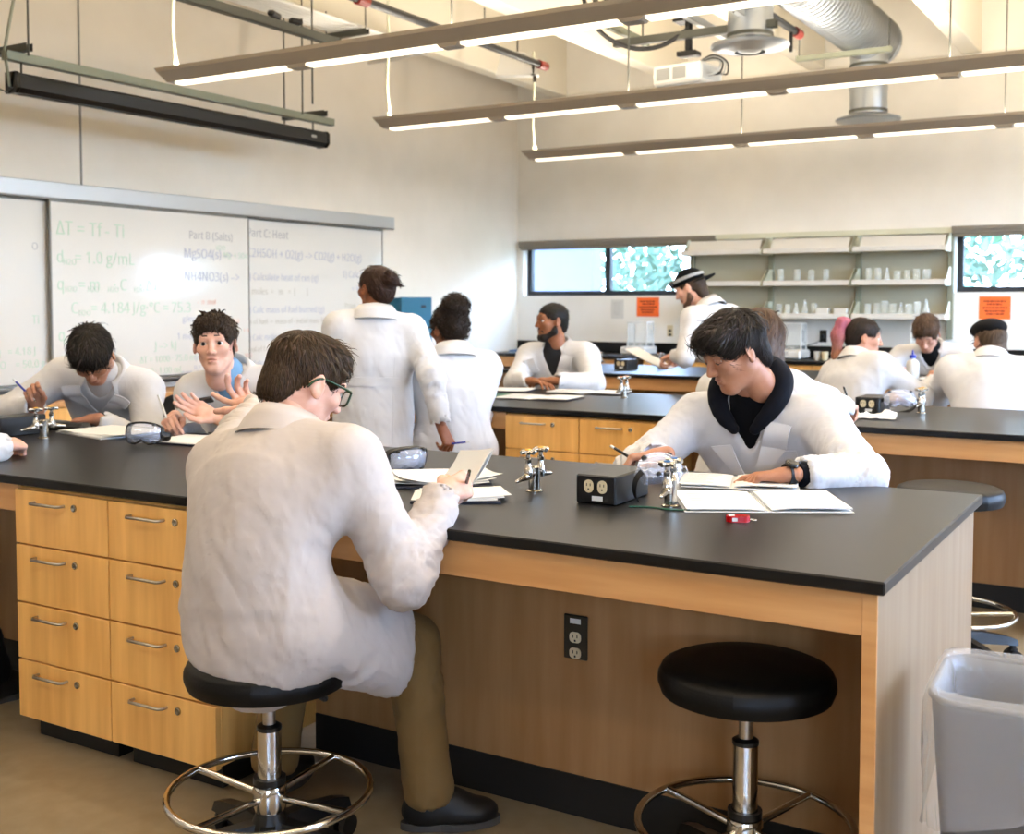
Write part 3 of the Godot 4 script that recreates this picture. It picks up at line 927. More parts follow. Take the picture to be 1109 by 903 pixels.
func build_back_wall_things() -> void:
	var x0 := -4.20
	var bay := 0.80
	var z := WALL_Z
	var sh := thing("wall_shelving", "pale metal wall shelving of three bays beside the right window", "shelving", Vector3(x0, 0, z), 0.0)
	for k in 4:
		part(sh, "upright", box(Vector3(0.05, 0.92, 0.04), 0.003), mats.shelf_post, pos(bay * k + (0.02 if k == 0 else -0.02 if k == 3 else 0.0), 1.44, 0.03))
	part(sh, "top_rail", box(Vector3(bay * 3, 0.05, 0.05), 0.004), mats.off_white_metal, pos(bay * 1.5, 1.915, 0.03))
	for b in 3:
		part(sh, "back_panel", box(Vector3(bay - 0.03, 0.72, 0.008)), mats.shelf_backing, pos(bay * (b + 0.5), 1.52, 0.01))
		for r in 3:
			var y: float = [1.775, 1.485, 1.19][r]
			var dep := 0.28
			var s := part(sh, "shelf", box(Vector3(bay - 0.025, 0.028, dep), 0.003), mats.off_white_metal, pos(bay * (b + 0.5), y - 0.014, dep / 2 + 0.03))
			part(s, "front_lip", box(Vector3(bay - 0.025, 0.045, 0.008), 0.002), mats.white_plastic, pos(0, 0.0, dep / 2 + 0.003))
			if r == 0:
				part(s, "tilted_front", box(Vector3(bay - 0.10, 0.006, 0.13), 0.001), mats.white_plastic, turned(Vector3(0.02, 0.06, dep / 2 - 0.06), 0, 0.85))
			for e in [-1.0, 1.0]:
				var br := st_new()
				add_prism(br, PackedVector2Array([Vector2(0.0, -0.03), Vector2(0.0, 0.13), Vector2(-0.10, 0.13), Vector2(-0.27, 0.0), Vector2(-0.27, -0.03)]), -0.002, 0.002)
				part(s, "shelf_bracket", done(br), mats.off_white_metal, Transform3D(Basis(Vector3.UP, PI / 2), Vector3(e * (bay / 2 - 0.016), 0.0, -dep / 2 - 0.01)))
	# glassware, one by one
	var word := ["first", "second", "third", "fourth", "fifth", "sixth", "seventh", "eighth", "ninth"]
	var sets := [
		[1, 1, 4, "middle shelf of the centre bay"], [2, 1, 7, "middle shelf of the right bay"],
		[1, 2, 5, "bottom shelf of the centre bay"], [2, 2, 8, "bottom shelf of the right bay"]]
	var gr := RandomNumberGenerator.new()
	gr.seed = 5
	for s in sets:
		var y: float = [1.775, 1.485, 1.19][s[1]]
		var n: int = s[2]
		for k in n:
			var r := gr.randf_range(0.024, 0.034)
			var h := gr.randf_range(0.085, 0.125)
			var wide := bay - 0.24 if s[1] == 1 or s[0] == 2 else 0.42
			var x: float = x0 + bay * s[0] + 0.10 + wide * (k + 0.35) / n * (1.0 if s[0] == 2 else 0.95)
			var fl := gr.randf() < 0.25
			single("glass_flask" if fl else "glass_beaker", "clear glass %s, %s from the left on the %s" % ["flask" if fl else "beaker", word[k], s[3]], "flask" if fl else "beaker", flask_mesh(r * 1.15, h * 1.15) if fl else beaker_mesh(r, h), mats.beaker_glass, pos(x, y - 0.003, z + 0.15 + gr.randf() * 0.06), "glassware on the wall shelving")
	for k in 2:
		single("white_carton", "small white carton on the bottom shelf, %s of the two" % ["left", "right"][k], "carton", box(Vector3(0.11, 0.055, 0.08), 0.004), mats.white_plastic, pos(x0 + bay * 2 - [0.26, 0.10][k], 1.19 + 0.0275, z + 0.22), "cartons on the shelving")
	# paper signs
	for s in [[Vector3(-4.658, 1.252, z + 0.003), 0.24, 0.19, "orange paper sign on the far wall below the corner window"], [Vector3(-1.466, 1.252, z + 0.003), 0.25, 0.195, "orange paper sign on the far wall below the right window"]]:
		var sg := thing("orange_sign", s[3], "sign", s[0], 0.0, "orange paper signs")
		part(sg, "sheet", box(Vector3(s[1], s[2], 0.003)), mats.orange_paper)
		var rows := [[0.7, 0.055], [0.5, 0.03], [0.76, 0.0], [0.62, -0.028], [0.55, -0.052]]
		for row in rows:
			var x: float = -row[0] * s[1] / 2
			while x < row[0] * s[1] / 2 - 0.01:
				var w := rng.randf_range(0.012, 0.032)
				part(sg, "print_mark", box(Vector3(w, 0.013, 0.0006)), mats.orange_ink, pos(x + w / 2, row[1], 0.0018))
				x += w + 0.006
	var nt := thing("paper_notice", "small white paper notice on the far wall left of the orange sign", "notice", Vector3(-4.99, 1.23, z + 0.003), 0.0)
	part(nt, "sheet", box(Vector3(0.14, 0.19, 0.002)), mats.white_plastic)
	for k in 6:
		part(nt, "print_mark", box(Vector3(0.09 - 0.01 * (k % 3), 0.004, 0.0006)), mats.paper_grey, pos(-0.005, 0.06 - 0.022 * k, 0.0014))
	var so := thing("wall_socket", "dark socket with a plug on the far wall under the shelving", "outlet", Vector3(-2.916, 0.99, z), 0.0)
	outlet_plate(so, mats.dark_bronze, mats.black_plastic, false)
	part(so, "plug", box(Vector3(0.03, 0.035, 0.035), 0.006), mats.black_plastic, pos(0, 0.0, 0.025))
	part(so, "plug_cable", tube(curve_pts([Vector3(0, -0.012, 0.04), Vector3(-0.05, -0.06, 0.05), Vector3(-0.16, -0.09, 0.04), Vector3(-0.3, -0.15, 0.05), Vector3(-0.33, -0.19, 0.06)]), 0.004, 6), mats.black_plastic)
	var so2 := thing("wall_socket", "ivory wall socket on the far wall behind the left balance", "outlet", Vector3(-4.42, 1.02, z), 0.0)
	outlet_plate(so2, mats.ivory_plastic, mats.dark_bronze, false)
	# balances with glass draught shields
	for b in [[Vector3(-4.62, BENCH_TOP, z + 0.30), "white laboratory balance with glass shield near the orange sign"], [Vector3(-3.12, BENCH_TOP, z + 0.30), "white laboratory balance with glass shield below the shelving"], [Vector3(-1.98, BENCH_TOP, z + 0.30), "laboratory balance half hidden behind the student with the bent head"]]:
		var bl := thing("lab_balance", b[1], "balance", b[0], 0.0, "balances on the far wall counter")
		part(bl, "base_case", box(Vector3(0.26, 0.075, 0.30), 0.015), mats.white_plastic, pos(0, 0.045, 0.0))
		for e in 4:
			part(bl, "foot", lathe([Vector2(0, 0), Vector2(0.014, 0), Vector2(0.012, 0.012), Vector2(0, 0.012)], 10), mats.black_plastic, pos([-0.1, 0.1][e % 2], 0, [-0.11, 0.11][e / 2]))
		var st := st_new()
		for sx in [-1.0, 1.0]:
			for sz in [-1.0, 1.0]:
				add_box(st, Vector3(sx * 0.1, 0.195, sz * 0.08 - 0.04), Vector3(0.01, 0.23, 0.01), 0.002)
			add_box(st, Vector3(sx * 0.1, 0.315, -0.04), Vector3(0.012, 0.012, 0.17), 0.002)
		add_box(st, Vector3(0, 0.315, -0.12), Vector3(0.2, 0.012, 0.012), 0.002)
		add_box(st, Vector3(0, 0.315, 0.04), Vector3(0.2, 0.012, 0.012), 0.002)
		part(bl, "shield_frame", done(st), mats.white_plastic)
		for sx in [-1.0, 1.0]:
			part(bl, "shield_pane", box(Vector3(0.003, 0.22, 0.15)), mats.beaker_glass, pos(sx * 0.1, 0.2, -0.04))
		part(bl, "shield_pane", box(Vector3(0.19, 0.22, 0.003)), mats.beaker_glass, pos(0, 0.2, 0.04))
		part(bl, "weighing_pan", lathe([Vector2(0, 0), Vector2(0.015, 0), Vector2(0.015, 0.02), Vector2(0.05, 0.022), Vector2(0.05, 0.026), Vector2(0, 0.026)], 18), mats.brushed_steel, pos(0, 0.082, -0.04))
		part(bl, "display", box(Vector3(0.10, 0.03, 0.004)), mats.paper_grey, turned(Vector3(-0.03, 0.06, 0.151), 0, -0.2))
	for k in 5:
		single("small_jar", "small white-lidded jar on the far wall counter, %s from the left" % word[k], "jar", lathe([Vector2(0, 0), Vector2(0.026, 0), Vector2(0.028, 0.005), Vector2(0.028, 0.05), Vector2(0.031, 0.052), Vector2(0.031, 0.075), Vector2(0, 0.077)], 14), mats.ivory_plastic if k % 2 else mats.white_plastic, pos(-2.86 + 0.075 * k, BENCH_TOP, z + 0.38 + 0.03 * (k % 2)), "jars on the far wall counter")
	var fo := thing("blue_folder", "blue folder lying on the far wall counter in the corner", "folder", Vector3(-5.80, BENCH_TOP, z + 0.36), 0.2)
	part(fo, "cover", box(Vector3(0.36, 0.012, 0.26), 0.003), mats.blue_card, pos(0, 0.020, 0))
	part(fo, "cover", box(Vector3(0.36, 0.006, 0.26), 0.002), mats.blue_card, pos(0, 0.003, 0))
	part(fo, "sheets", box(Vector3(0.35, 0.008, 0.25)), mats.paper, pos(0, 0.010, 0))


# ------------------------------------------------------------------ overhead
func strut(parent: Node3D, called: String, a: Vector3, b: Vector3, s := 0.041, m := "strut_grey") -> void:
	var d := b - a
	var bz := d.normalized()
	var bx := Vector3.UP.cross(bz).normalized()
	var by := bz.cross(bx)
	var st := st_new()
	var bs := Basis(bx, by, bz)
	var c := (a + b) / 2
	var L := d.length()
	# a U channel, open side up
	add_box(st, c - by * (s / 2 - 0.002), Vector3(s, 0.004, L), 0.0008, bs)
	add_box(st, c + bx * (s / 2 - 0.002), Vector3(0.004, s, L), 0.0008, bs)
	add_box(st, c - bx * (s / 2 - 0.002), Vector3(0.004, s, L), 0.0008, bs)
	part(parent, called, done(st), mats[m])


func build_overhead() -> void:
	var HB := 3.40
	# projection screen hung from struts
	var s := thing("projection_screen", "long black rolled-up projection screen case hanging by the left wall", "screen", Vector3(-5.42, 2.46, -5.15))
	var st := st_new()
	var prof := PackedVector2Array([Vector2(-0.045, -0.05), Vector2(0.03, -0.05), Vector2(0.052, -0.025), Vector2(0.052, 0.04), Vector2(0.035, 0.055), Vector2(-0.045, 0.055)])
	add_prism(st, prof, -1.245, 1.245)
	part(s, "case", done(st), mats.black_plastic)
	st = st_new()
	add_prism(st, PackedVector2Array([Vector2(-0.05, -0.055), Vector2(0.033, -0.055), Vector2(0.057, -0.028), Vector2(0.057, 0.043), Vector2(0.038, 0.06), Vector2(-0.05, 0.06)]), -0.02, 0.0)
	for e in [-1.245, 1.265]:
		part(s, "end_cap", done(st) if e < 0 else part_cap(prof), mats.black_gloss, pos(0, 0, e))
	part(s, "name_plate", box(Vector3(0.002, 0.018, 0.05)), mats.aluminium, pos(0.053, 0.008, -1.10))
	part(s, "bottom_slot", box(Vector3(0.03, 0.006, 2.4)), mats.black_gloss, pos(-0.01, -0.052, 0))
	for e in [-1.15, 1.2]:
		part(s, "hanger", tube([Vector3(0, 0.05, e), Vector3(0, 0.115, e)], 0.006, 6), mats.strut_grey)
	var f := thing("strut_frame", "grey-green steel strut frame the projection screen hangs from", "frame", Vector3(-5.42, 2.60, -5.15))
	strut(f, "long_strut", Vector3(0, 0, -1.36), Vector3(0, 0, 1.30), 0.05, "strut_green")
	strut(f, "cross_strut", Vector3(-0.34, 0.045, -1.22), Vector3(0.06, 0.045, -1.22), 0.041)
	strut(f, "cross_strut", Vector3(-0.9, 0.045, 1.22), Vector3(0.10, 0.045, 1.22), 0.041)
	for p in [Vector3(-0.33, 0, -1.22), Vector3(0.08, 0, -0.95), Vector3(0.09, 0, 1.22), Vector3(-0.80, 0, 1.22)]:
		part(f, "threaded_rod", tube([p, p + Vector3(0, HB - 2.60, 0)], 0.006, 6), mats.strut_grey)
	part(f, "stay_wire", tube([Vector3(-0.3, 0.0, 1.6), Vector3(-0.02, -0.19, 1.27)], 0.004, 5), mats.strut_grey)
	part(f, "stay_wire", tube([Vector3(0.08, 0.62, 1.22), Vector3(0.0, 0.02, 1.30), Vector3(0.0, -0.16, 1.27)], 0.009, 6), mats.strut_green)
	# second, higher strut with old fittings
	var h := thing("ceiling_strut", "dark steel strut high by the left wall above the projection screen", "strut", Vector3(-5.06, 3.06, -5.4))
	strut(h, "channel", Vector3(0, 0, -0.75), Vector3(0, 0, 0.75), 0.055, "strut_grey")
	part(h, "fitting", box(Vector3(0.05, 0.035, 0.12), 0.01), mats.black_plastic, turned(Vector3(0.02, 0.05, -0.1), 0.3))
	part(h, "fitting", box(Vector3(0.05, 0.035, 0.09), 0.01), mats.black_plastic, turned(Vector3(0.02, 0.05, -0.3), -0.3))
	for zz in [-0.48, 0.55]:
		part(h, "threaded_rod", tube([Vector3(0, -0.45 if zz < 0 else 0.0, zz), Vector3(0, HB - 3.07, zz)], 0.006, 6), mats.strut_grey)
	# conduits and the black pipe along the left
	var cb := thing("conduit_bundle", "bundle of white conduits running below the beams at the left", "conduit", Vector3(-5.42, 3.26, 0))
	for k in 6:
		part(cb, "conduit", tube([Vector3(0.05 * k, 0, 2.4), Vector3(0.05 * k, 0, -7.2), Vector3(0.05 * k - 0.1, 0.02, -7.5), Vector3(0.05 * k - 0.55, 0.03, -7.65)], 0.016, 8), mats.white_plastic)
	for zz in [-6.5, -4.6, -2.0, 0.4]:
		strut(cb, "conduit_support", Vector3(-0.06, -0.045, zz), Vector3(0.34, -0.045, zz), 0.041)
		part(cb, "support_rod", tube([Vector3(0.32, -0.04, zz), Vector3(0.32, HB - 3.26, zz)], 0.005, 6), mats.strut_grey)
		part(cb, "support_rod", tube([Vector3(-0.04, -0.04, zz), Vector3(-0.04, HB - 3.26, zz)], 0.005, 6), mats.strut_grey)
	var bp := thing("sprinkler_pipe", "black sprinkler pipe with red end running below the beams at the left", "pipe", Vector3(-4.42, 3.14, 0), 0.0, "sprinkler pipes")
	part(bp, "pipe", tube([Vector3(0, 0, 2.4), Vector3(0, 0, -7.8)], 0.026, 12), mats.pipe_black)
	part(bp, "pipe_end", tube([Vector3(0, 0, -7.78), Vector3(0, 0, -7.9)], 0.034, 12), mats.pipe_red)
	part(bp, "coupling", tube([Vector3(0, 0, -5.55), Vector3(0, 0, -5.65)], 0.036, 12), mats.pipe_red)
	part(bp, "sprinkler_head", lathe([Vector2(0, 0), Vector2(0.02, 0), Vector2(0.02, 0.006), Vector2(0.006, 0.012), Vector2(0.012, 0.05), Vector2(0.012, 0.1), Vector2(0, 0.1)], 10), mats.dark_bronze, pos(0, -0.1, -7.7))
	for zz in [-7.0, -4.0, -1.0]:
		part(bp, "hanger_rod", tube([Vector3(0, 0.02, zz), Vector3(0, HB - 3.14, zz)], 0.005, 6), mats.strut_grey)
	var bp2 := thing("sprinkler_pipe", "black sprinkler pipe with red end beside the round air diffuser", "pipe", Vector3(-2.50, 3.22, 0), 0.0, "sprinkler pipes")
	part(bp2, "pipe", tube([Vector3(0, 0, 2.4), Vector3(0, 0, -8.1)], 0.026, 12), mats.pipe_black)
	part(bp2, "pipe_end", tube([Vector3(0, 0, -8.08), Vector3(0, 0, -8.2)], 0.035, 12), mats.pipe_red)
	part(bp2, "drop", tube([Vector3(0, 0, -8.0), Vector3(0, -0.16, -8.0)], 0.013, 8), mats.pipe_black)
	for zz in [-7.2, -4.0, -1.0]:
		part(bp2, "hanger_rod", tube([Vector3(0, 0.02, zz), Vector3(0, HB - 3.22, zz)], 0.005, 6), mats.strut_grey)
	# sensor box on a rod
	var em := thing("sensor_box", "cream plastic fixture hanging below the beam near the far corner", "fixture", Vector3(-4.62, 3.14, -7.8))
	part(em, "housing", prism(PackedVector2Array([Vector2(-0.17, -0.07), Vector2(0.17, -0.07), Vector2(0.15, 0.02), Vector2(0.06, 0.10), Vector2(-0.12, 0.12), Vector2(-0.15, 0.0)]), -0.06, 0.06), mats.white_plastic, turned(Vector3.ZERO, 0.5))
	part(em, "stem", tube([Vector3(0, 0.1, 0), Vector3(0, HB - 3.14, 0)], 0.006, 6), mats.strut_grey)
	part(em, "knob", lathe([Vector2(0, -0.05), Vector2(0.015, -0.045), Vector2(0.015, 0), Vector2(0, 0)], 8), mats.dark_bronze, pos(0.12, -0.07, -0.06))
	# spiral ducts with round diffusers
	var du := thing("air_duct", "galvanised round air duct with a branch dropping to a round diffuser", "duct", Vector3(-2.30, 3.42, -9.40))
	part(du, "main_duct", ribbed_duct(0.20, -0.22, 10.5, true), mats.galvanised)
	part(du, "end_cap", lathe([Vector2(0, 0), Vector2(0.205, 0), Vector2(0.205, 0.05), Vector2(0.2, 0.055), Vector2(0, 0.055)], 28), mats.galvanised, Transform3D(Basis(Vector3.RIGHT, PI / 2), Vector3(0, 0, -0.24)))
	for drop in [Vector3(0, 0, 0), Vector3(-0.22, 0.19, 2.2)]:
		var z: float = drop.z
		var dx: float = drop.x
		var dy: float = drop.y
		part(du, "drop_duct", tube([Vector3(dx, dy - 0.62, z), Vector3(dx, 0.0, z)], 0.145, 28), mats.galvanised)
		for y in [-0.60, -0.42, -0.24]:
			part(du, "duct_band", lathe([Vector2(0.145, 0), Vector2(0.15, 0.002), Vector2(0.15, 0.022), Vector2(0.145, 0.024)], 28), mats.strut_grey if y != -0.42 else mats.galvanised, pos(dx, dy + y - 0.005, z))
		var df := part(du, "round_diffuser", lathe([Vector2(0.10, -0.70), Vector2(0.245, -0.672), Vector2(0.255, -0.66), Vector2(0.25, -0.65), Vector2(0.145, -0.615), Vector2(0.14, -0.62), Vector2(0.10, -0.70)], 36), mats.galvanised, pos(dx, dy, z))
		part(df, "inner_cone", lathe([Vector2(0.0, -0.705), Vector2(0.055, -0.70), Vector2(0.075, -0.69), Vector2(0.02, -0.66), Vector2(0, -0.66)], 24), mats.aluminium)
	strut(du, "duct_hanger", Vector3(-0.42, -0.235, 0.55), Vector3(0.30, -0.235, 0.55), 0.041, "strut_green")
	for x in [-0.40, 0.28]:
		part(du, "hanger_rod", tube([Vector3(x, -0.22, 0.55), Vector3(x, 0.0, 0.55)], 0.005, 6), mats.strut_grey)
	# projector on its mount
	var mt := thing("projector_mount", "steel strut frame and black pole carrying the projector", "mount", Vector3(-2.95, 2.905, -7.22))
	part(mt, "pole", tube([Vector3(0, 0.05, 0), Vector3(0, 0.26, 0)], 0.026, 12), mats.black_plastic)
	part(mt, "pole_base", box(Vector3(0.14, 0.035, 0.10), 0.006), mats.black_plastic, pos(0, 0.045, 0))
	part(mt, "top_plate", box(Vector3(0.18, 0.02, 0.14), 0.003), mats.black_plastic, pos(0, 0.265, 0))
	strut(mt, "strut_rail", Vector3(-0.52, 0.16, 0.06), Vector3(0.62, 0.16, 0.06), 0.05, "strut_grey")
	strut(mt, "strut_rail", Vector3(-0.45, 0.23, -0.32), Vector3(-0.45, 0.23, 0.5), 0.045, "strut_green")
	strut(mt, "strut_rail", Vector3(0.10, 0.23, -0.4), Vector3(0.10, 0.23, 0.7), 0.045, "aluminium")
	strut(mt, "strut_rail", Vector3(0.42, 0.23, -0.4), Vector3(0.42, 0.23, 0.7), 0.045, "aluminium")
	strut(mt, "strut_rail", Vector3(-0.5, 0.29, 0.3), Vector3(0.6, 0.29, 0.3), 0.045, "aluminium")
	for p in [Vector3(-0.45, 0.2, 0.3), Vector3(0.42, 0.2, 0.3), Vector3(-0.45, 0.2, -0.25), Vector3(0.42, 0.2, -0.25)]:
		part(mt, "threaded_rod", tube([p, p + Vector3(0, HB - 3.105, 0)], 0.006, 6), mats.strut_grey)
	part(mt, "cable", tube(curve_pts([Vector3(0.02, 0.2, 0.06), Vector3(-0.15, 0.10, 0.10), Vector3(-0.34, 0.09, 0.2), Vector3(-0.5, 0.2, 0.35), Vector3(-0.6, 0.45, 0.4), Vector3(-0.62, 0.58, 0.4)], 8), 0.016, 8), mats.black_rubber)
	part(mt, "cable", tube(curve_pts([Vector3(-0.5, 0.58, 0.38), Vector3(-0.52, 0.4, 0.36), Vector3(-0.44, 0.28, 0.34)], 6), 0.02, 8), mats.strut_grey)
	part(mt, "cable", tube(curve_pts([Vector3(-0.42, 0.58, 0.38), Vector3(-0.44, 0.4, 0.36), Vector3(-0.36, 0.28, 0.34)], 6), 0.02, 8), mats.black_rubber)
	var pj := thing("projector", "white ceiling projector hanging below the strut frame", "projector", Vector3(-2.95, 2.79, -7.20), -0.16)
	part(pj, "body", box(Vector3(0.36, 0.125, 0.30), 0.012), mats.white_plastic, pos(0, 0.012, 0))
	part(pj, "underside", box(Vector3(0.33, 0.02, 0.27), 0.008), mats.aluminium, pos(0, -0.052, 0))
	for k in 2:
		var v := part(pj, "vent", box(Vector3(0.10, 0.075, 0.006)), mats.paper_grey, pos(-0.095 + 0.125 * k, 0.012, 0.15))
		for j in 6:
			part(v, "vent_slat", box(Vector3(0.10, 0.003, 0.004)), mats.shelf_post, pos(0, -0.031 + 0.0125 * j, 0.004))
	part(pj, "connector_panel", box(Vector3(0.006, 0.09, 0.22), 0.002), mats.aluminium, pos(0.18, 0.01, 0))
	for k in 4:
		part(pj, "cable", tube(curve_pts([Vector3(0.185, -0.01 + 0.012 * k, 0.05 - 0.045 * k), Vector3(0.24 + 0.01 * k, 0.0, 0.04 - 0.03 * k), Vector3(0.25 + 0.015 * k, 0.07, 0.0), Vector3(0.18, 0.10 + 0.01 * k, -0.02), Vector3(0.06, 0.09, -0.02)], 6), 0.006, 6), mats.black_plastic if k % 2 else mats.aluminium)
	part(pj, "lens", tube([Vector3(-0.05, 0.01, -0.14), Vector3(-0.05, 0.01, -0.175)], 0.035, 16), mats.black_gloss)


func part_cap(prof: PackedVector2Array) -> ArrayMesh:
	var big := PackedVector2Array()
	for p in prof:
		big.append(p * 1.08)
	var st := st_new()
	add_prism(st, big, -0.02, 0.0)
	return done(st)


func ribbed_duct(r: float, z0: float, z1: float, _s: bool) -> ArrayMesh:
	var prof := []
	var z := z0
	while z < z1:
		prof.append(Vector2(r, z))
		prof.append(Vector2(r, z + 0.055))
		prof.append(Vector2(r + 0.005, z + 0.062))
		prof.append(Vector2(r, z + 0.07))
		z += 0.075
	var st := st_new()
	add_lathe(st, prof, 28, Transform3D(Basis(Vector3.RIGHT, PI / 2), Vector3.ZERO), 3.0)
	return done(st)


# ------------------------------------------------------------------ smooth solids: a list of tapered capsules and ellipsoids, joined by a smooth minimum and meshed with surface nets
var s_type := PackedByteArray()
var s_a := PackedVector3Array()
var s_ba := PackedVector3Array()
var s_inv := PackedFloat32Array()
var s_r := PackedFloat32Array()
var s_dr := PackedFloat32Array()
var s_k := PackedFloat32Array()
var s_sc := PackedFloat32Array()
var s_rad := PackedVector3Array()
var s_xf: Array[Transform3D] = []
var s_sub := PackedByteArray()
var s_lo := Vector3.INF
var s_hi := -Vector3.INF


func s_clear() -> void:
	for arr in [s_type, s_a, s_ba, s_inv, s_r, s_dr, s_k, s_sc, s_rad, s_xf, s_sub]:
		arr.clear()
	s_type = PackedByteArray()
	s_a = PackedVector3Array()
	s_ba = PackedVector3Array()
	s_inv = PackedFloat32Array()
	s_r = PackedFloat32Array()
	s_dr = PackedFloat32Array()
	s_k = PackedFloat32Array()
	s_sc = PackedFloat32Array()
	s_rad = PackedVector3Array()
	s_xf = []
	s_sub = PackedByteArray()
	s_lo = Vector3.INF
	s_hi = -Vector3.INF


func s_put(type: int, a: Vector3, b: Vector3, r0: float, r1: float, k: float, sub: bool, xf: Transform3D, sc: float, rad: Vector3) -> void:
	s_type.append(type)
	s_a.append(a)
	s_ba.append(b - a)
	s_inv.append(1.0 / maxf((b - a).length_squared(), 1e-9))
	s_r.append(r0)
	s_dr.append(r1 - r0)
	s_k.append(k)
	s_sc.append(sc)
	s_rad.append(rad)
	s_xf.append(xf)
	s_sub.append(1 if sub else 0)


func s_grow(p: Vector3, r: float) -> void:
	s_lo = s_lo.min(p - Vector3.ONE * r)
	s_hi = s_hi.max(p + Vector3.ONE * r)


func cap(a: Vector3, b: Vector3, r0: float, r1: float, k := 0.03, sub := false) -> void:
	s_put(0, a, b, r0, r1, k, sub, Transform3D.IDENTITY, 1.0, Vector3.ONE)
	if not sub:
		s_grow(a, r0)
		s_grow(b, r1)


# capsule in a frame (to_local maps world into a space where it is round)
func cap_in(frame: Transform3D, squash: Vector3, a: Vector3, b: Vector3, r0: float, r1: float, k := 0.03, sub := false) -> void:
	var inv := Transform3D(Basis.from_scale(Vector3.ONE / squash), Vector3.ZERO) * frame.affine_inverse()
	s_put(1, a / squash, b / squash, r0, r1, k, sub, inv, 0.5 * (minf(squash.x, minf(squash.y, squash.z)) + 1.0), Vector3.ONE)
	if not sub:
		s_grow(frame * a, r0)
		s_grow(frame * b, r1)


func ell(c: Vector3, rad: Vector3, k := 0.02, sub := false, bs := Basis.IDENTITY) -> void:
	var f := Transform3D(bs * Basis.from_scale(rad), c)
	s_put(2, Vector3.ZERO, Vector3.ZERO, 1.0, 1.0, k, sub, f.affine_inverse(), 1.0, rad)
	if not sub:
		s_grow(c, maxf(rad.x, maxf(rad.y, rad.z)))


func s_one(i: int, p: Vector3) -> float:
	var t := s_type[i]
	if t == 2:
		var q: Vector3 = s_xf[i] * p
		var l := q.length()
		return l * (l - 1.0) / maxf((q / s_rad[i]).length(), 1e-6)
	if t == 1:
		p = s_xf[i] * p
	var pa := p - s_a[i]
	var h := clampf(pa.dot(s_ba[i]) * s_inv[i], 0.0, 1.0)
	return ((pa - s_ba[i] * h).length() - s_r[i] - s_dr[i] * h) * s_sc[i]


func s_eval(p: Vector3, ids: PackedInt32Array) -> float:
	var d := 9.0
	for i in ids:
		var di := 0.0
		var t := s_type[i]
		if t == 0:
			var pa := p - s_a[i]
			var h := clampf(pa.dot(s_ba[i]) * s_inv[i], 0.0, 1.0)
			di = (pa - s_ba[i] * h).length() - s_r[i] - s_dr[i] * h
		elif t == 1:
			var pa: Vector3 = s_xf[i] * p - s_a[i]
			var h := clampf(pa.dot(s_ba[i]) * s_inv[i], 0.0, 1.0)
			di = ((pa - s_ba[i] * h).length() - s_r[i] - s_dr[i] * h) * s_sc[i]
		else:
			var q: Vector3 = s_xf[i] * p
			var l := q.length()
			di = l * (l - 1.0) / maxf((q / s_rad[i]).length(), 1e-6)
		var k := s_k[i]
		if s_sub[i]:
			var h := maxf(k - absf(d + di), 0.0) / k
			d = maxf(d, -di) + h * h * k * 0.25
		else:
			var h := maxf(k - absf(d - di), 0.0) / k
			d = minf(d, di) - h * h * k * 0.25
	return d


func s_all() -> PackedInt32Array:
	return PackedInt32Array(range(s_type.size()))


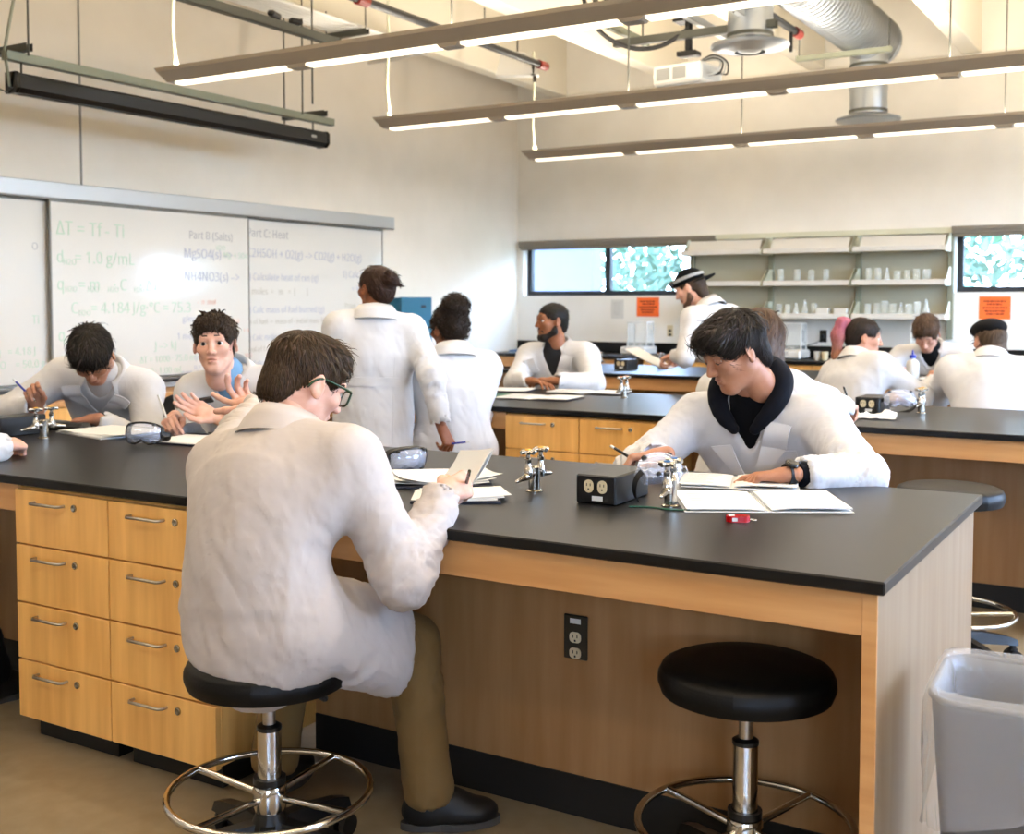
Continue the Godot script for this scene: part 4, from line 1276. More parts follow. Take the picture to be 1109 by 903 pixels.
# -> [vertices, indices]
func s_mesh(cell: float) -> Array:
	var lo := s_lo - Vector3.ONE * (cell * 2.0 + 0.012)
	var hi := s_hi + Vector3.ONE * (cell * 2.0 + 0.012)
	var B := 5
	var nbx := int(ceil((hi.x - lo.x) / (cell * B)))
	var nby := int(ceil((hi.y - lo.y) / (cell * B)))
	var nbz := int(ceil((hi.z - lo.z) / (cell * B)))
	var nx := nbx * B + 1
	var ny := nby * B + 1
	var nz := nbz * B + 1
	var grid := PackedFloat32Array()
	grid.resize(nx * ny * nz)
	grid.fill(99.0)
	var vid := PackedInt32Array()
	vid.resize(nx * ny * nz)
	vid.fill(-1)
	var n := s_type.size()
	var rad := B * cell * 0.87
	var verts := PackedVector3Array()
	var idx := PackedInt32Array()
	var sy := nx
	var sz := nx * ny
	var every := s_all()
	var live := []
	for bz in nbz:
		for by in nby:
			for bx in nbx:
				var c := lo + Vector3(bx + 0.5, by + 0.5, bz + 0.5) * (B * cell)
				var d := s_eval(c, every)
				if absf(d) > rad * 1.15 + 0.012:
					continue
				var ids := PackedInt32Array()
				for i in n:
					var di := s_one(i, c)
					if s_sub[i]:
						if -di > d - 2.2 * rad - s_k[i]:
							ids.append(i)
					elif di < d + 2.2 * rad + s_k[i]:
						ids.append(i)
				var any_in := false
				var any_out := false
				for z in range(bz * B, bz * B + B + 1):
					for y in range(by * B, by * B + B + 1):
						var o := z * sz + y * sy
						for x in range(bx * B, bx * B + B + 1):
							var v := grid[o + x]
							if v == 99.0:
								v = s_eval(lo + Vector3(x, y, z) * cell, ids)
								grid[o + x] = v
							if v < 0.0:
								any_in = true
							else:
								any_out = true
				if any_in and any_out:
					live.append(Vector3i(bx, by, bz))
	# one vertex in each crossed cell
	var corner := [0, 1, sy, sy + 1, sz, sz + 1, sz + sy, sz + sy + 1]
	var ea := [0, 0, 0, 1, 1, 2, 2, 3, 4, 4, 5, 6]
	var eb := [1, 2, 4, 3, 5, 3, 6, 7, 5, 6, 7, 7]
	var cells := PackedInt32Array()
	for b in live:
		for z in range(b.z * B, b.z * B + B):
			for y in range(b.y * B, b.y * B + B):
				var o: int = z * sz + y * sy
				for x in range(b.x * B, b.x * B + B):
					var g := o + x
					var neg := 0
					if grid[g] < 0.0: neg += 1
					if grid[g + 1] < 0.0: neg += 1
					if grid[g + sy] < 0.0: neg += 1
					if grid[g + sy + 1] < 0.0: neg += 1
					if grid[g + sz] < 0.0: neg += 1
					if grid[g + sz + 1] < 0.0: neg += 1
					if grid[g + sz + sy] < 0.0: neg += 1
					if grid[g + sz + sy + 1] < 0.0: neg += 1
					if neg == 0 or neg == 8:
						continue
					var sum := Vector3.ZERO
					var cnt := 0
					for e in 12:
						var va := grid[g + corner[ea[e]]]
						var vb := grid[g + corner[eb[e]]]
						if (va < 0.0) != (vb < 0.0):
							var t := va / (va - vb)
							var ca: int = ea[e]
							var cb: int = eb[e]
							var pa := Vector3(ca & 1, (ca >> 1) & 1, ca >> 2)
							var pb := Vector3(cb & 1, (cb >> 1) & 1, cb >> 2)
							sum += pa.lerp(pb, t)
							cnt += 1
					vid[g] = verts.size()
					verts.append(lo + (Vector3(x, y, z) + sum / cnt) * cell)
					cells.append(g)
	# one quad round each crossed edge
	for g in cells:
		var v0 := grid[g] < 0.0
		for ax in 3:
			var step: int = [1, sy, sz][ax]
			var u: int = [sy, sz, 1][ax]
			var w: int = [sz, 1, sy][ax]
			var v1 := grid[g + step] < 0.0
			if v0 == v1:
				continue
			var a := vid[g]
			var b := vid[g - u] if g - u >= 0 else -1
			var c := vid[g - u - w] if g - u - w >= 0 else -1
			var d := vid[g - w] if g - w >= 0 else -1
			if b < 0 or c < 0 or d < 0:
				continue
			if v0:
				idx.append_array([a, c, b, a, d, c])
			else:
				idx.append_array([a, b, c, a, c, d])
	return [verts, idx]


func arrays_of(verts: PackedVector3Array, idx: PackedInt32Array) -> Array:
	var arr := []
	arr.resize(Mesh.ARRAY_MAX)
	arr[Mesh.ARRAY_VERTEX] = verts
	arr[Mesh.ARRAY_INDEX] = idx
	return arr


func normals_of(verts: PackedVector3Array, idx: PackedInt32Array) -> PackedVector3Array:
	var out := PackedVector3Array()
	out.resize(verts.size())
	for i in range(0, idx.size(), 3):
		var a := idx[i]
		var b := idx[i + 1]
		var c := idx[i + 2]
		var n := (verts[c] - verts[a]).cross(verts[b] - verts[a])
		out[a] += n
		out[b] += n
		out[c] += n
	for i in out.size():
		out[i] = out[i].normalized()
	return out


func solid(verts: PackedVector3Array, idx: PackedInt32Array, colors := PackedColorArray()) -> ArrayMesh:
	var arr := arrays_of(verts, idx)
	arr[Mesh.ARRAY_NORMAL] = normals_of(verts, idx)
	if colors.size():
		arr[Mesh.ARRAY_COLOR] = colors
	var m := ArrayMesh.new()
	m.add_surface_from_arrays(Mesh.PRIMITIVE_TRIANGLES, arr)
	return m


func s_solid(cell: float) -> ArrayMesh:
	var g := s_mesh(cell)
	return solid(g[0], g[1])


# ------------------------------------------------------------------ head, hands, hair: made once in their own frames (head: face towards +z, left ear at +x)
var head_cache := {}
func head_mesh(female: bool, cell: float) -> ArrayMesh:
	var key := [female, cell]
	if head_cache.has(key):
		return head_cache[key]
	s_clear()
	var j := 0.86 if female else 1.0
	ell(Vector3(0, 0.032, -0.014), Vector3(0.073, 0.083, 0.094), 0.02)
	ell(Vector3(0, -0.03, 0.026), Vector3(0.0545 * (0.5 + 0.5 * j), 0.075, 0.058), 0.03)
	cap(Vector3(0.008 * j, -0.091, 0.061), Vector3(-0.008 * j, -0.091, 0.061), 0.016, 0.016, 0.03)
	for s in [-1.0, 1.0]:
		cap(Vector3(s * 0.046 * j, -0.050, 0.0), Vector3(s * 0.014, -0.090, 0.056), 0.018 * j, 0.015, 0.025)
		ell(Vector3(s * 0.040, -0.014, 0.060), Vector3(0.020, 0.017, 0.018), 0.025)
	cap(Vector3(-0.036, 0.029, 0.072), Vector3(0.036, 0.029, 0.072), 0.011 * j, 0.011 * j, 0.02)
	for s in [-1.0, 1.0]:
		ell(Vector3(s * 0.031, 0.009, 0.094), Vector3(0.019, 0.0125, 0.018), 0.014, true)
		ell(Vector3(s * 0.031, 0.018, 0.072), Vector3(0.016, 0.006, 0.0125), 0.006)
		ell(Vector3(s * 0.031, -0.001, 0.0715), Vector3(0.0155, 0.005, 0.0118), 0.006)
	cap(Vector3(0, 0.018, 0.083), Vector3(0, -0.022, 0.103), 0.0065, 0.0105 * (0.4 + 0.6 * j), 0.012)
	for s in [-1.0, 1.0]:
		ell(Vector3(s * 0.0115, -0.026, 0.094), Vector3(0.008, 0.0075, 0.010), 0.008)
		ell(Vector3(s * 0.006, -0.0345, 0.099), Vector3(0.0035, 0.003, 0.005), 0.002, true)
	ell(Vector3(0, -0.050, 0.081), Vector3(0.021, 0.0065, 0.010), 0.008)
	ell(Vector3(0, -0.063, 0.0795), Vector3(0.018, 0.007, 0.010), 0.008)
	ell(Vector3(0, -0.0562, 0.094), Vector3(0.021, 0.0016, 0.012), 0.003, true)
	for s in [-1.0, 1.0]:
		var eb := Basis.from_euler(Vector3(-0.2, s * 0.45, s * 0.08))
		ell(Vector3(s * 0.078, -0.002, -0.010), Vector3(0.0065, 0.031, 0.019), 0.008, false, eb)
		ell(Vector3(s * 0.086, 0.002, -0.004), Vector3(0.0045, 0.019, 0.010), 0.004, true, eb)
		ell(Vector3(s * 0.080, -0.024, -0.002), Vector3(0.006, 0.009, 0.008), 0.005)
	cap(Vector3(0, -0.05, -0.022), Vector3(0, -0.135, -0.040), 0.052 * j, 0.053 * j, 0.03)
	var m := s_solid(cell)
	head_cache[key] = m
	return m


var hand_cache := {}
func hand_mesh(side: float, pose: String, cell := 0.0038) -> ArrayMesh:
	var key := [side, pose, cell]
	if hand_cache.has(key):
		return hand_cache[key]
	s_clear()
	var curls := {
		"rest": [[0.30, 0.35, 0.25], [0.35, 0.42, 0.3], [0.42, 0.46, 0.3], [0.48, 0.5, 0.35]],
		"open": [[0.05, 0.15, 0.10], [0.75, 0.7, 0.4], [0.95, 0.85, 0.5], [1.0, 0.85, 0.5]],
		"write": [[0.75, 0.55, 0.25], [0.9, 0.75, 0.4], [1.1, 1.0, 0.5], [1.15, 1.05, 0.5]],
		"grip": [[0.9, 1.0, 0.6], [1.0, 1.1, 0.6], [1.05, 1.15, 0.6], [1.1, 1.15, 0.6]],
		"point": [[0.15, 0.35, 0.25], [0.55, 0.75, 0.4], [0.7, 0.85, 0.5], [0.8, 0.85, 0.5]]}
	var xs := [0.0265, 0.0090, -0.0085, -0.0250]
	var zs := [0.088, 0.091, 0.086, 0.077]
	var ln := [[0.040, 0.025, 0.019], [0.044, 0.029, 0.020], [0.041, 0.027, 0.020], [0.032, 0.020, 0.018]]
	cap(Vector3(0, 0, -0.02), Vector3(0, 0, 0.02), 0.024, 0.023, 0.02)
	for i in 4:
		cap(Vector3(xs[i] * 0.55 * side, 0.001, 0.012), Vector3(xs[i] * side, 0.003, zs[i]), 0.0135, 0.0108, 0.012)
	ell(Vector3(0.012 * side, -0.008, 0.04), Vector3(0.020, 0.012, 0.03), 0.015)
	for i in 4:
		var p := Vector3(xs[i] * side, 0.003, zs[i])
		var bend := 0.0
		var spread: float = (xs[i] * 3.2) * side * (1.6 if pose == "open" else 1.0)
		var r0 := 0.0095 if i < 3 else 0.0082
		for s in 3:
			bend += curls[pose][i][s]
			var d := Vector3(sin(spread) * cos(bend), -sin(bend), cos(spread) * cos(bend))
			var q: Vector3 = p + d * ln[i][s]
			cap(p, q, r0 - 0.0006 * s, r0 - 0.0006 * (s + 1), 0.004)
			p = q
	var tp: Array = [Vector3(0.020, -0.006, 0.016), Vector3(0.042, -0.014, 0.045), Vector3(0.050, -0.018, 0.078), Vector3(0.048, -0.022, 0.103)]
	if pose == "write":
		tp = [Vector3(0.020, -0.008, 0.016), Vector3(0.036, -0.024, 0.045), Vector3(0.036, -0.036, 0.075), Vector3(0.030, -0.044, 0.098)]
	elif pose == "grip":
		tp = [Vector3(0.020, -0.010, 0.016), Vector3(0.036, -0.030, 0.042), Vector3(0.030, -0.044, 0.068), Vector3(0.012, -0.052, 0.082)]
	elif pose == "open":
		tp = [Vector3(0.020, -0.004, 0.016), Vector3(0.054, -0.008, 0.036), Vector3(0.080, -0.008, 0.060), Vector3(0.096, -0.006, 0.082)]
	for s in 3:
		var a: Vector3 = tp[s]
		var b: Vector3 = tp[s + 1]
		a.x *= side
		b.x *= side
		cap(a, b, [0.0145, 0.0115, 0.0102][s], [0.0115, 0.0102, 0.0088][s], 0.008)
	var m := s_solid(cell)
	hand_cache[key] = m
	return m


func hair_shell(style: String, cell: float, grow: float) -> Array:
	s_clear()
	match style:
		"short":
			ell(Vector3(0, 0.040, -0.016), Vector3(0.079, 0.084, 0.099) + Vector3.ONE * grow, 0.02)
			ell(Vector3(0, 0.085, 0.030), Vector3(0.060, 0.034, 0.050) + Vector3.ONE * grow, 0.03)
			ell(Vector3(0, -0.030, -0.068), Vector3(0.055, 0.055, 0.040), 0.03)
			ell(Vector3(0, -0.022, 0.118), Vector3(0.086, 0.098, 0.086), 0.008, true)
			ell(Vector3(0, -0.150, -0.030), Vector3(0.16, 0.092, 0.12), 0.012, true)
			for s in [-1.0, 1.0]:
				ell(Vector3(s * 0.084, -0.020, 0.005), Vector3(0.036, 0.040, 0.030), 0.010, true)
		"fringe":
			ell(Vector3(0, 0.042, -0.016), Vector3(0.081, 0.086, 0.101) + Vector3.ONE * grow, 0.02)
			ell(Vector3(0.012, 0.080, 0.050), Vector3(0.066, 0.036, 0.046) + Vector3.ONE * grow, 0.03)
			ell(Vector3(0, -0.030, -0.068), Vector3(0.055, 0.055, 0.040), 0.03)
			ell(Vector3(-0.008, -0.034, 0.115), Vector3(0.086, 0.098, 0.087), 0.008, true)
			ell(Vector3(0, -0.150, -0.030), Vector3(0.16, 0.085, 0.12), 0.012, true)
			for s in [-1.0, 1.0]:
				ell(Vector3(s * 0.084, -0.022, 0.006), Vector3(0.036, 0.038, 0.032), 0.010, true)
		"buzz":
			ell(Vector3(0, 0.036, -0.015), Vector3(0.077, 0.083, 0.097), 0.02)
			ell(Vector3(0, -0.025, -0.060), Vector3(0.055, 0.055, 0.045), 0.03)
			ell(Vector3(0, -0.028, 0.115), Vector3(0.090, 0.096, 0.085), 0.008, true)
			ell(Vector3(0, -0.155, -0.030), Vector3(0.16, 0.085, 0.12), 0.012, true)
			for s in [-1.0, 1.0]:
				ell(Vector3(s * 0.084, -0.020, 0.0), Vector3(0.034, 0.036, 0.026), 0.010, true)
		"bun":
			ell(Vector3(0, 0.036, -0.018), Vector3(0.078, 0.084, 0.099), 0.02)
			ell(Vector3(0, -0.010, -0.060), Vector3(0.060, 0.060, 0.050), 0.03)
			ell(Vector3(0.0, 0.050, -0.118), Vector3(0.042, 0.038, 0.034) + Vector3.ONE * grow, 0.012)
			ell(Vector3(0.02, 0.075, -0.125), Vector3(0.018, 0.022, 0.020), 0.008)
			ell(Vector3(-0.022, 0.030, -0.135), Vector3(0.018, 0.018, 0.018), 0.008)
			ell(Vector3(0, -0.030, 0.115), Vector3(0.082, 0.105, 0.090), 0.008, true)
			ell(Vector3(0, -0.150, -0.030), Vector3(0.16, 0.075, 0.12), 0.012, true)
			for s in [-1.0, 1.0]:
				ell(Vector3(s * 0.084, -0.022, 0.004), Vector3(0.034, 0.036, 0.030), 0.010, true)
		"curly":
			ell(Vector3(0, 0.036, -0.018), Vector3(0.082, 0.086, 0.101), 0.02)
			ell(Vector3(0, -0.010, -0.060), Vector3(0.062, 0.060, 0.050), 0.03)
			ell(Vector3(0.0, 0.108, -0.070), Vector3(0.072, 0.062, 0.062) + Vector3.ONE * grow, 0.02)
			ell(Vector3(0, -0.030, 0.115), Vector3(0.082, 0.100, 0.090), 0.008, true)
			ell(Vector3(0, -0.150, -0.030), Vector3(0.16, 0.075, 0.12), 0.012, true)
			for s in [-1.0, 1.0]:
				ell(Vector3(s * 0.088, -0.022, 0.004), Vector3(0.034, 0.034, 0.028), 0.010, true)
		"tail":
			ell(Vector3(0, 0.038, -0.017), Vector3(0.078, 0.084, 0.099), 0.02)
			ell(Vector3(0, -0.010, -0.060), Vector3(0.060, 0.060, 0.050), 0.03)
			ell(Vector3(0, -0.030, 0.115), Vector3(0.082, 0.105, 0.090), 0.008, true)
			ell(Vector3(0, -0.150, -0.030), Vector3(0.16, 0.075, 0.12), 0.012, true)
			for s in [-1.0, 1.0]:
				ell(Vector3(s * 0.084, -0.022, 0.004), Vector3(0.034, 0.036, 0.030), 0.010, true)
		"long":
			ell(Vector3(0, 0.038, -0.017), Vector3(0.080, 0.086, 0.101), 0.02)
			cap(Vector3(0, 0.0, -0.05), Vector3(0, -0.20, -0.075), 0.078, 0.060, 0.04)
			for s in [-1.0, 1.0]:
				cap(Vector3(s * 0.060, 0.03, -0.01), Vector3(s * 0.072, -0.17, -0.02), 0.030, 0.028, 0.03)
			ell(Vector3(0, -0.045, 0.100), Vector3(0.062, 0.115, 0.090), 0.008, true)
		"undercap":
			ell(Vector3(0, 0.020, -0.018), Vector3(0.077, 0.075, 0.097), 0.02)
			ell(Vector3(0, -0.055, -0.062), Vector3(0.062, 0.065, 0.040), 0.03)
			ell(Vector3(0, -0.030, 0.105), Vector3(0.085, 0.12, 0.085), 0.008, true)
			for s in [-1.0, 1.0]:
				ell(Vector3(s * 0.084, -0.016, 0.004), Vector3(0.034, 0.034, 0.028), 0.010, true)
	return s_mesh(cell)


# shell plus locks of hair, coloured lock by lock
func hair_mesh(style: String, cell: float, locks: int, length: float, seed_: int, base: Color, grow := 0.0, lift := 0.25, front := Vector3(0.1, -0.3, 1.0), width := 0.003) -> ArrayMesh:
	var g := hair_shell(style, cell, grow)
	var v: PackedVector3Array = g[0]
	var idx: PackedInt32Array = g[1]
	var nr := normals_of(v, idx)
	var r := RandomNumberGenerator.new()
	r.seed = seed_
	var nz := FastNoiseLite.new()
	nz.seed = seed_
	nz.frequency = 22.0
	var col := PackedColorArray()
	for i in v.size():
		var p := v[i]
		var w := nz.get_noise_3d(p.x * 2.2, p.y * 2.2, p.z)
		v[i] = p + nr[i] * (w * 0.003)
		var tone := 1.0 + 0.35 * nz.get_noise_3d(p.x * 3.0, p.y * 3.0, p.z * 3.0)
		col.append(Color(base.r * tone, base.g * tone, base.b * tone))
	var st_v := PackedVector3Array(v)
	var st_i := PackedInt32Array(idx)
	var nv := v.size()
	var crown := Vector3(0.01, 0.115, -0.05)
	for k in locks:
		var i := r.randi() % nv
		var p := v[i]
		var n := nr[i]
		if n.is_zero_approx():
			continue
		var away := (p - crown)
		var comb := away - n * away.dot(n)
		comb = comb.normalized() * 0.9 + front * 0.35 + Vector3(r.randfn(), r.randfn(), r.randfn()) * 0.22
		if style == "curly":
			comb = Vector3(r.randfn(), r.randfn(), r.randfn())
		if style == "long" or style == "tail":
			comb = Vector3(r.randfn() * 0.15, -1.0, -0.25)
		comb = (comb - n * comb.dot(n)).normalized()
		var side := n.cross(comb).normalized()
		var L := length * r.randf_range(0.6, 1.25)
		var wd := width * r.randf_range(0.6, 1.2)
		var up := lift
		if k % 8 == 0 and p.y > 0.05 and style != "curly" and away.length() > 0.045:
			L *= 1.25
			wd *= 2.0
			up *= 1.5
			comb = (comb + Vector3(r.randfn(), r.randfn(), r.randfn()) * 0.25).normalized()
		var tone := r.randf_range(0.55, 1.75)
		var cc := Color(base.r * tone, base.g * tone, base.b * tone)
		var start := st_v.size()
		var seg := 4
		for s in seg + 1:
			var t := float(s) / seg
			var wob := 0.0
			var out := up * L * sin(t * PI * 0.8) * 0.5
			if style == "curly":
				wob = sin(t * 7.0 + k) * 0.010
				out = L * t * 0.8
			var c := p + comb * (L * t) + n * (out - 0.0015 + 0.001 * (1.0 - t)) + side * wob
			# follow the skull downwards
			c -= n * (L * t) * (L * t) * 4.2
			var w2 := wd * (1.0 - t * t * 0.92)
			st_v.append(c - side * w2)
			st_v.append(c + n * w2 * 0.75)
			st_v.append(c + side * w2)
			for q in 3:
				col.append(cc)
		for s in seg:
			var a := start + s * 3
			for q in 2:
				st_i.append_array([a + q, a + q + 1, a + q + 4, a + q, a + q + 4, a + q + 3])
	return solid(st_v, st_i, col)


# ------------------------------------------------------------------ people
var cloth_noise := FastNoiseLite.new()
var cloth_ridge := FastNoiseLite.new()


func limb_ik(a: Vector3, c: Vector3, l1: float, l2: float, pole: Vector3) -> Vector3:
	var d := c - a
	var L := clampf(d.length(), 0.05, (l1 + l2) * 0.999)
	var u := d.normalized()
	var x := (l1 * l1 - l2 * l2 + L * L) / (2.0 * L)
	var h := sqrt(maxf(l1 * l1 - x * x, 0.0))
	var p := (pole - u * pole.dot(u)).normalized()
	return a + u * x + p * h


func frame_of(z: Vector3, y_hint: Vector3) -> Basis:
	var bz := z.normalized()
	var bx := y_hint.cross(bz).normalized()
	return Basis(bx, bz.cross(bx), bz)


func skin_mat(tone: Color) -> StandardMaterial3D:
	var key := "skin_%s" % tone.to_html()
	if not mats.has(key):
		var m := mk(key, tone, 0.5, 0.0, 0.4)
		m.subsurf_scatter_enabled = true
		m.subsurf_scatter_strength = 0.05
		tri(m, Vector3(5, 5, 5), skin_tex())
	return mats[key]


var skin_texture: NoiseTexture2D
func skin_tex() -> NoiseTexture2D:
	if skin_texture == null:
		skin_texture = ramp_tex(0.02, 4, 41, Color(0.93, 0.86, 0.83), Color(1, 1, 1), 256)
	return skin_texture


func hair_mat() -> StandardMaterial3D:
	if not mats.has("hair"):
		var m := mk("hair", Color(1, 1, 1), 0.55, 0.0, 0.3)
		m.vertex_color_use_as_albedo = true
	return mats.hair


func cloth_mat(called: String, c: Color, rough := 0.85) -> StandardMaterial3D:
	if not mats.has(called):
		var m := mk(called, c, rough, 0.0, 0.25)
		m.rim_enabled = true
		m.rim = 0.15
		m.rim_tint = 0.5
		tri(m, Vector3(3.0, 3.0, 3.0), cloth_tex())
	return mats[called]


var cloth_texture: NoiseTexture2D
func cloth_tex() -> NoiseTexture2D:
	if cloth_texture == null:
		cloth_texture = ramp_tex(0.015, 5, 51, Color(0.97, 0.968, 0.965), Color(1, 1, 1), 256)
	return cloth_texture


# creases of a garment at p: sleeves crease round the arm, the trunk creases up and down
func crease(p: Vector3, d: Dictionary, amp: float) -> float:
	var best := 9.0
	var along := 0.0
	var elbow := 0.0
	var rd := Vector3.ZERO
	for arm in d.arms:
		var sofar := 0.0
		for i in 2:
			var a: Vector3 = arm[i]
			var ab: Vector3 = arm[i + 1] - a
			var t := clampf((p - a).dot(ab) / ab.length_squared(), 0.0, 1.0)
			var q := p - a - ab * t
			if q.length() < best:
				best = q.length()
				rd = q.normalized()
				along = sofar + ab.length() * t
			sofar += ab.length()
	var arm_w := clampf((0.088 - best) / 0.03, 0.0, 1.0)
	var out := 0.0
	var so: float = d.get("seed", 0.0)
	if arm_w > 0.0:
		elbow = exp(-pow((along - 0.29) / 0.11, 2.0)) + 0.7 * exp(-pow((along - 0.52) / 0.08, 2.0)) + 0.5 * exp(-pow(along / 0.07, 2.0))
		var n := cloth_ridge.get_noise_3d(along * 10.0 + rd.y * 0.55 + so, rd.x * 0.5 + rd.z * 0.3, rd.z * 0.5 - along * 1.5)
		var n4 := cloth_ridge.get_noise_3d(along * 21.0 + rd.x * 0.9, rd.y * 0.8 + so, rd.z * 0.8)
		out += arm_w * amp * ((0.55 - 2.0 * absf(n)) * (0.4 + 0.9 * elbow) + (0.3 - 1.1 * absf(n4)) * (0.06 + 0.25 * elbow))
	if arm_w < 1.0:
		var l: Vector3 = d.inv * p
		var n3 := cloth_noise.get_noise_3d(l.x * 3.0 + so, l.y * 2.4 + l.x * 2.0, l.z * 3.0)
		var n2 := cloth_ridge.get_noise_3d(l.x * 4.6 + l.y * 2.0 + so + n3, l.y * 1.5 - l.x * 0.8, l.z * 4.0)
		var low := clampf(0.75 - l.y * 1.2, 0.35, 1.0)
		out += (1.0 - arm_w) * amp * ((0.45 - 1.9 * absf(n2)) * 0.85 * low + n3 * 0.8)
	return out


func garment(cell: float, d: Dictionary, amp: float) -> ArrayMesh:
	var g := s_mesh(cell)
	var v: PackedVector3Array = g[0]
	var nr := normals_of(v, g[1])
	for i in v.size():
		v[i] += nr[i] * crease(v[i], d, amp)
	return solid(v, g[1])


# a patch of cloth lying on the garment: corners in torso x, y; seen from the front (side -1) or the back (+1)
func patch(d: Dictionary, quad: Array, side: float, nx: int, ny: int, off: float, amp: float, thick := 0.003, bulge := 0.0) -> ArrayMesh:
	var pts := []
	var every := s_all()
	var T: Transform3D = d.T
	var last := 0.12 * side
	for j in ny:
		for i in nx:
			var u := float(i) / (nx - 1)
			var w := float(j) / (ny - 1)
			var a: Vector2 = quad[0].lerp(quad[1], u)
			var b: Vector2 = quad[3].lerp(quad[2], u)
			var q := a.lerp(b, w)
			var z := 0.34 * side
			var p := Vector3.ZERO
			var hit := false
			for s in 30:
				p = T * Vector3(q.x, q.y, z)
				var dist := s_eval(p, every)
				z -= side * dist * 0.9
				if absf(dist) < 0.0015:
					hit = true
					break
			if hit and z * side > -0.02 and (i + j == 0 or absf(z - last) < 0.035):
				last = z
			else:
				z = last
			p = T * Vector3(q.x, q.y, z)
			var lift := off + bulge * sin(u * PI)
			pts.append(p + T.basis.z * side * (lift + crease(p, d, amp)))
	# keep the face outwards
	if side < 0.0:
		var flip := []
		for j in ny:
			for i in nx:
				flip.append(pts[j * nx + nx - 1 - i])
		pts = flip
	var st := st_new()
	add_grid(st, pts, nx, ny, thick)
	return done(st)


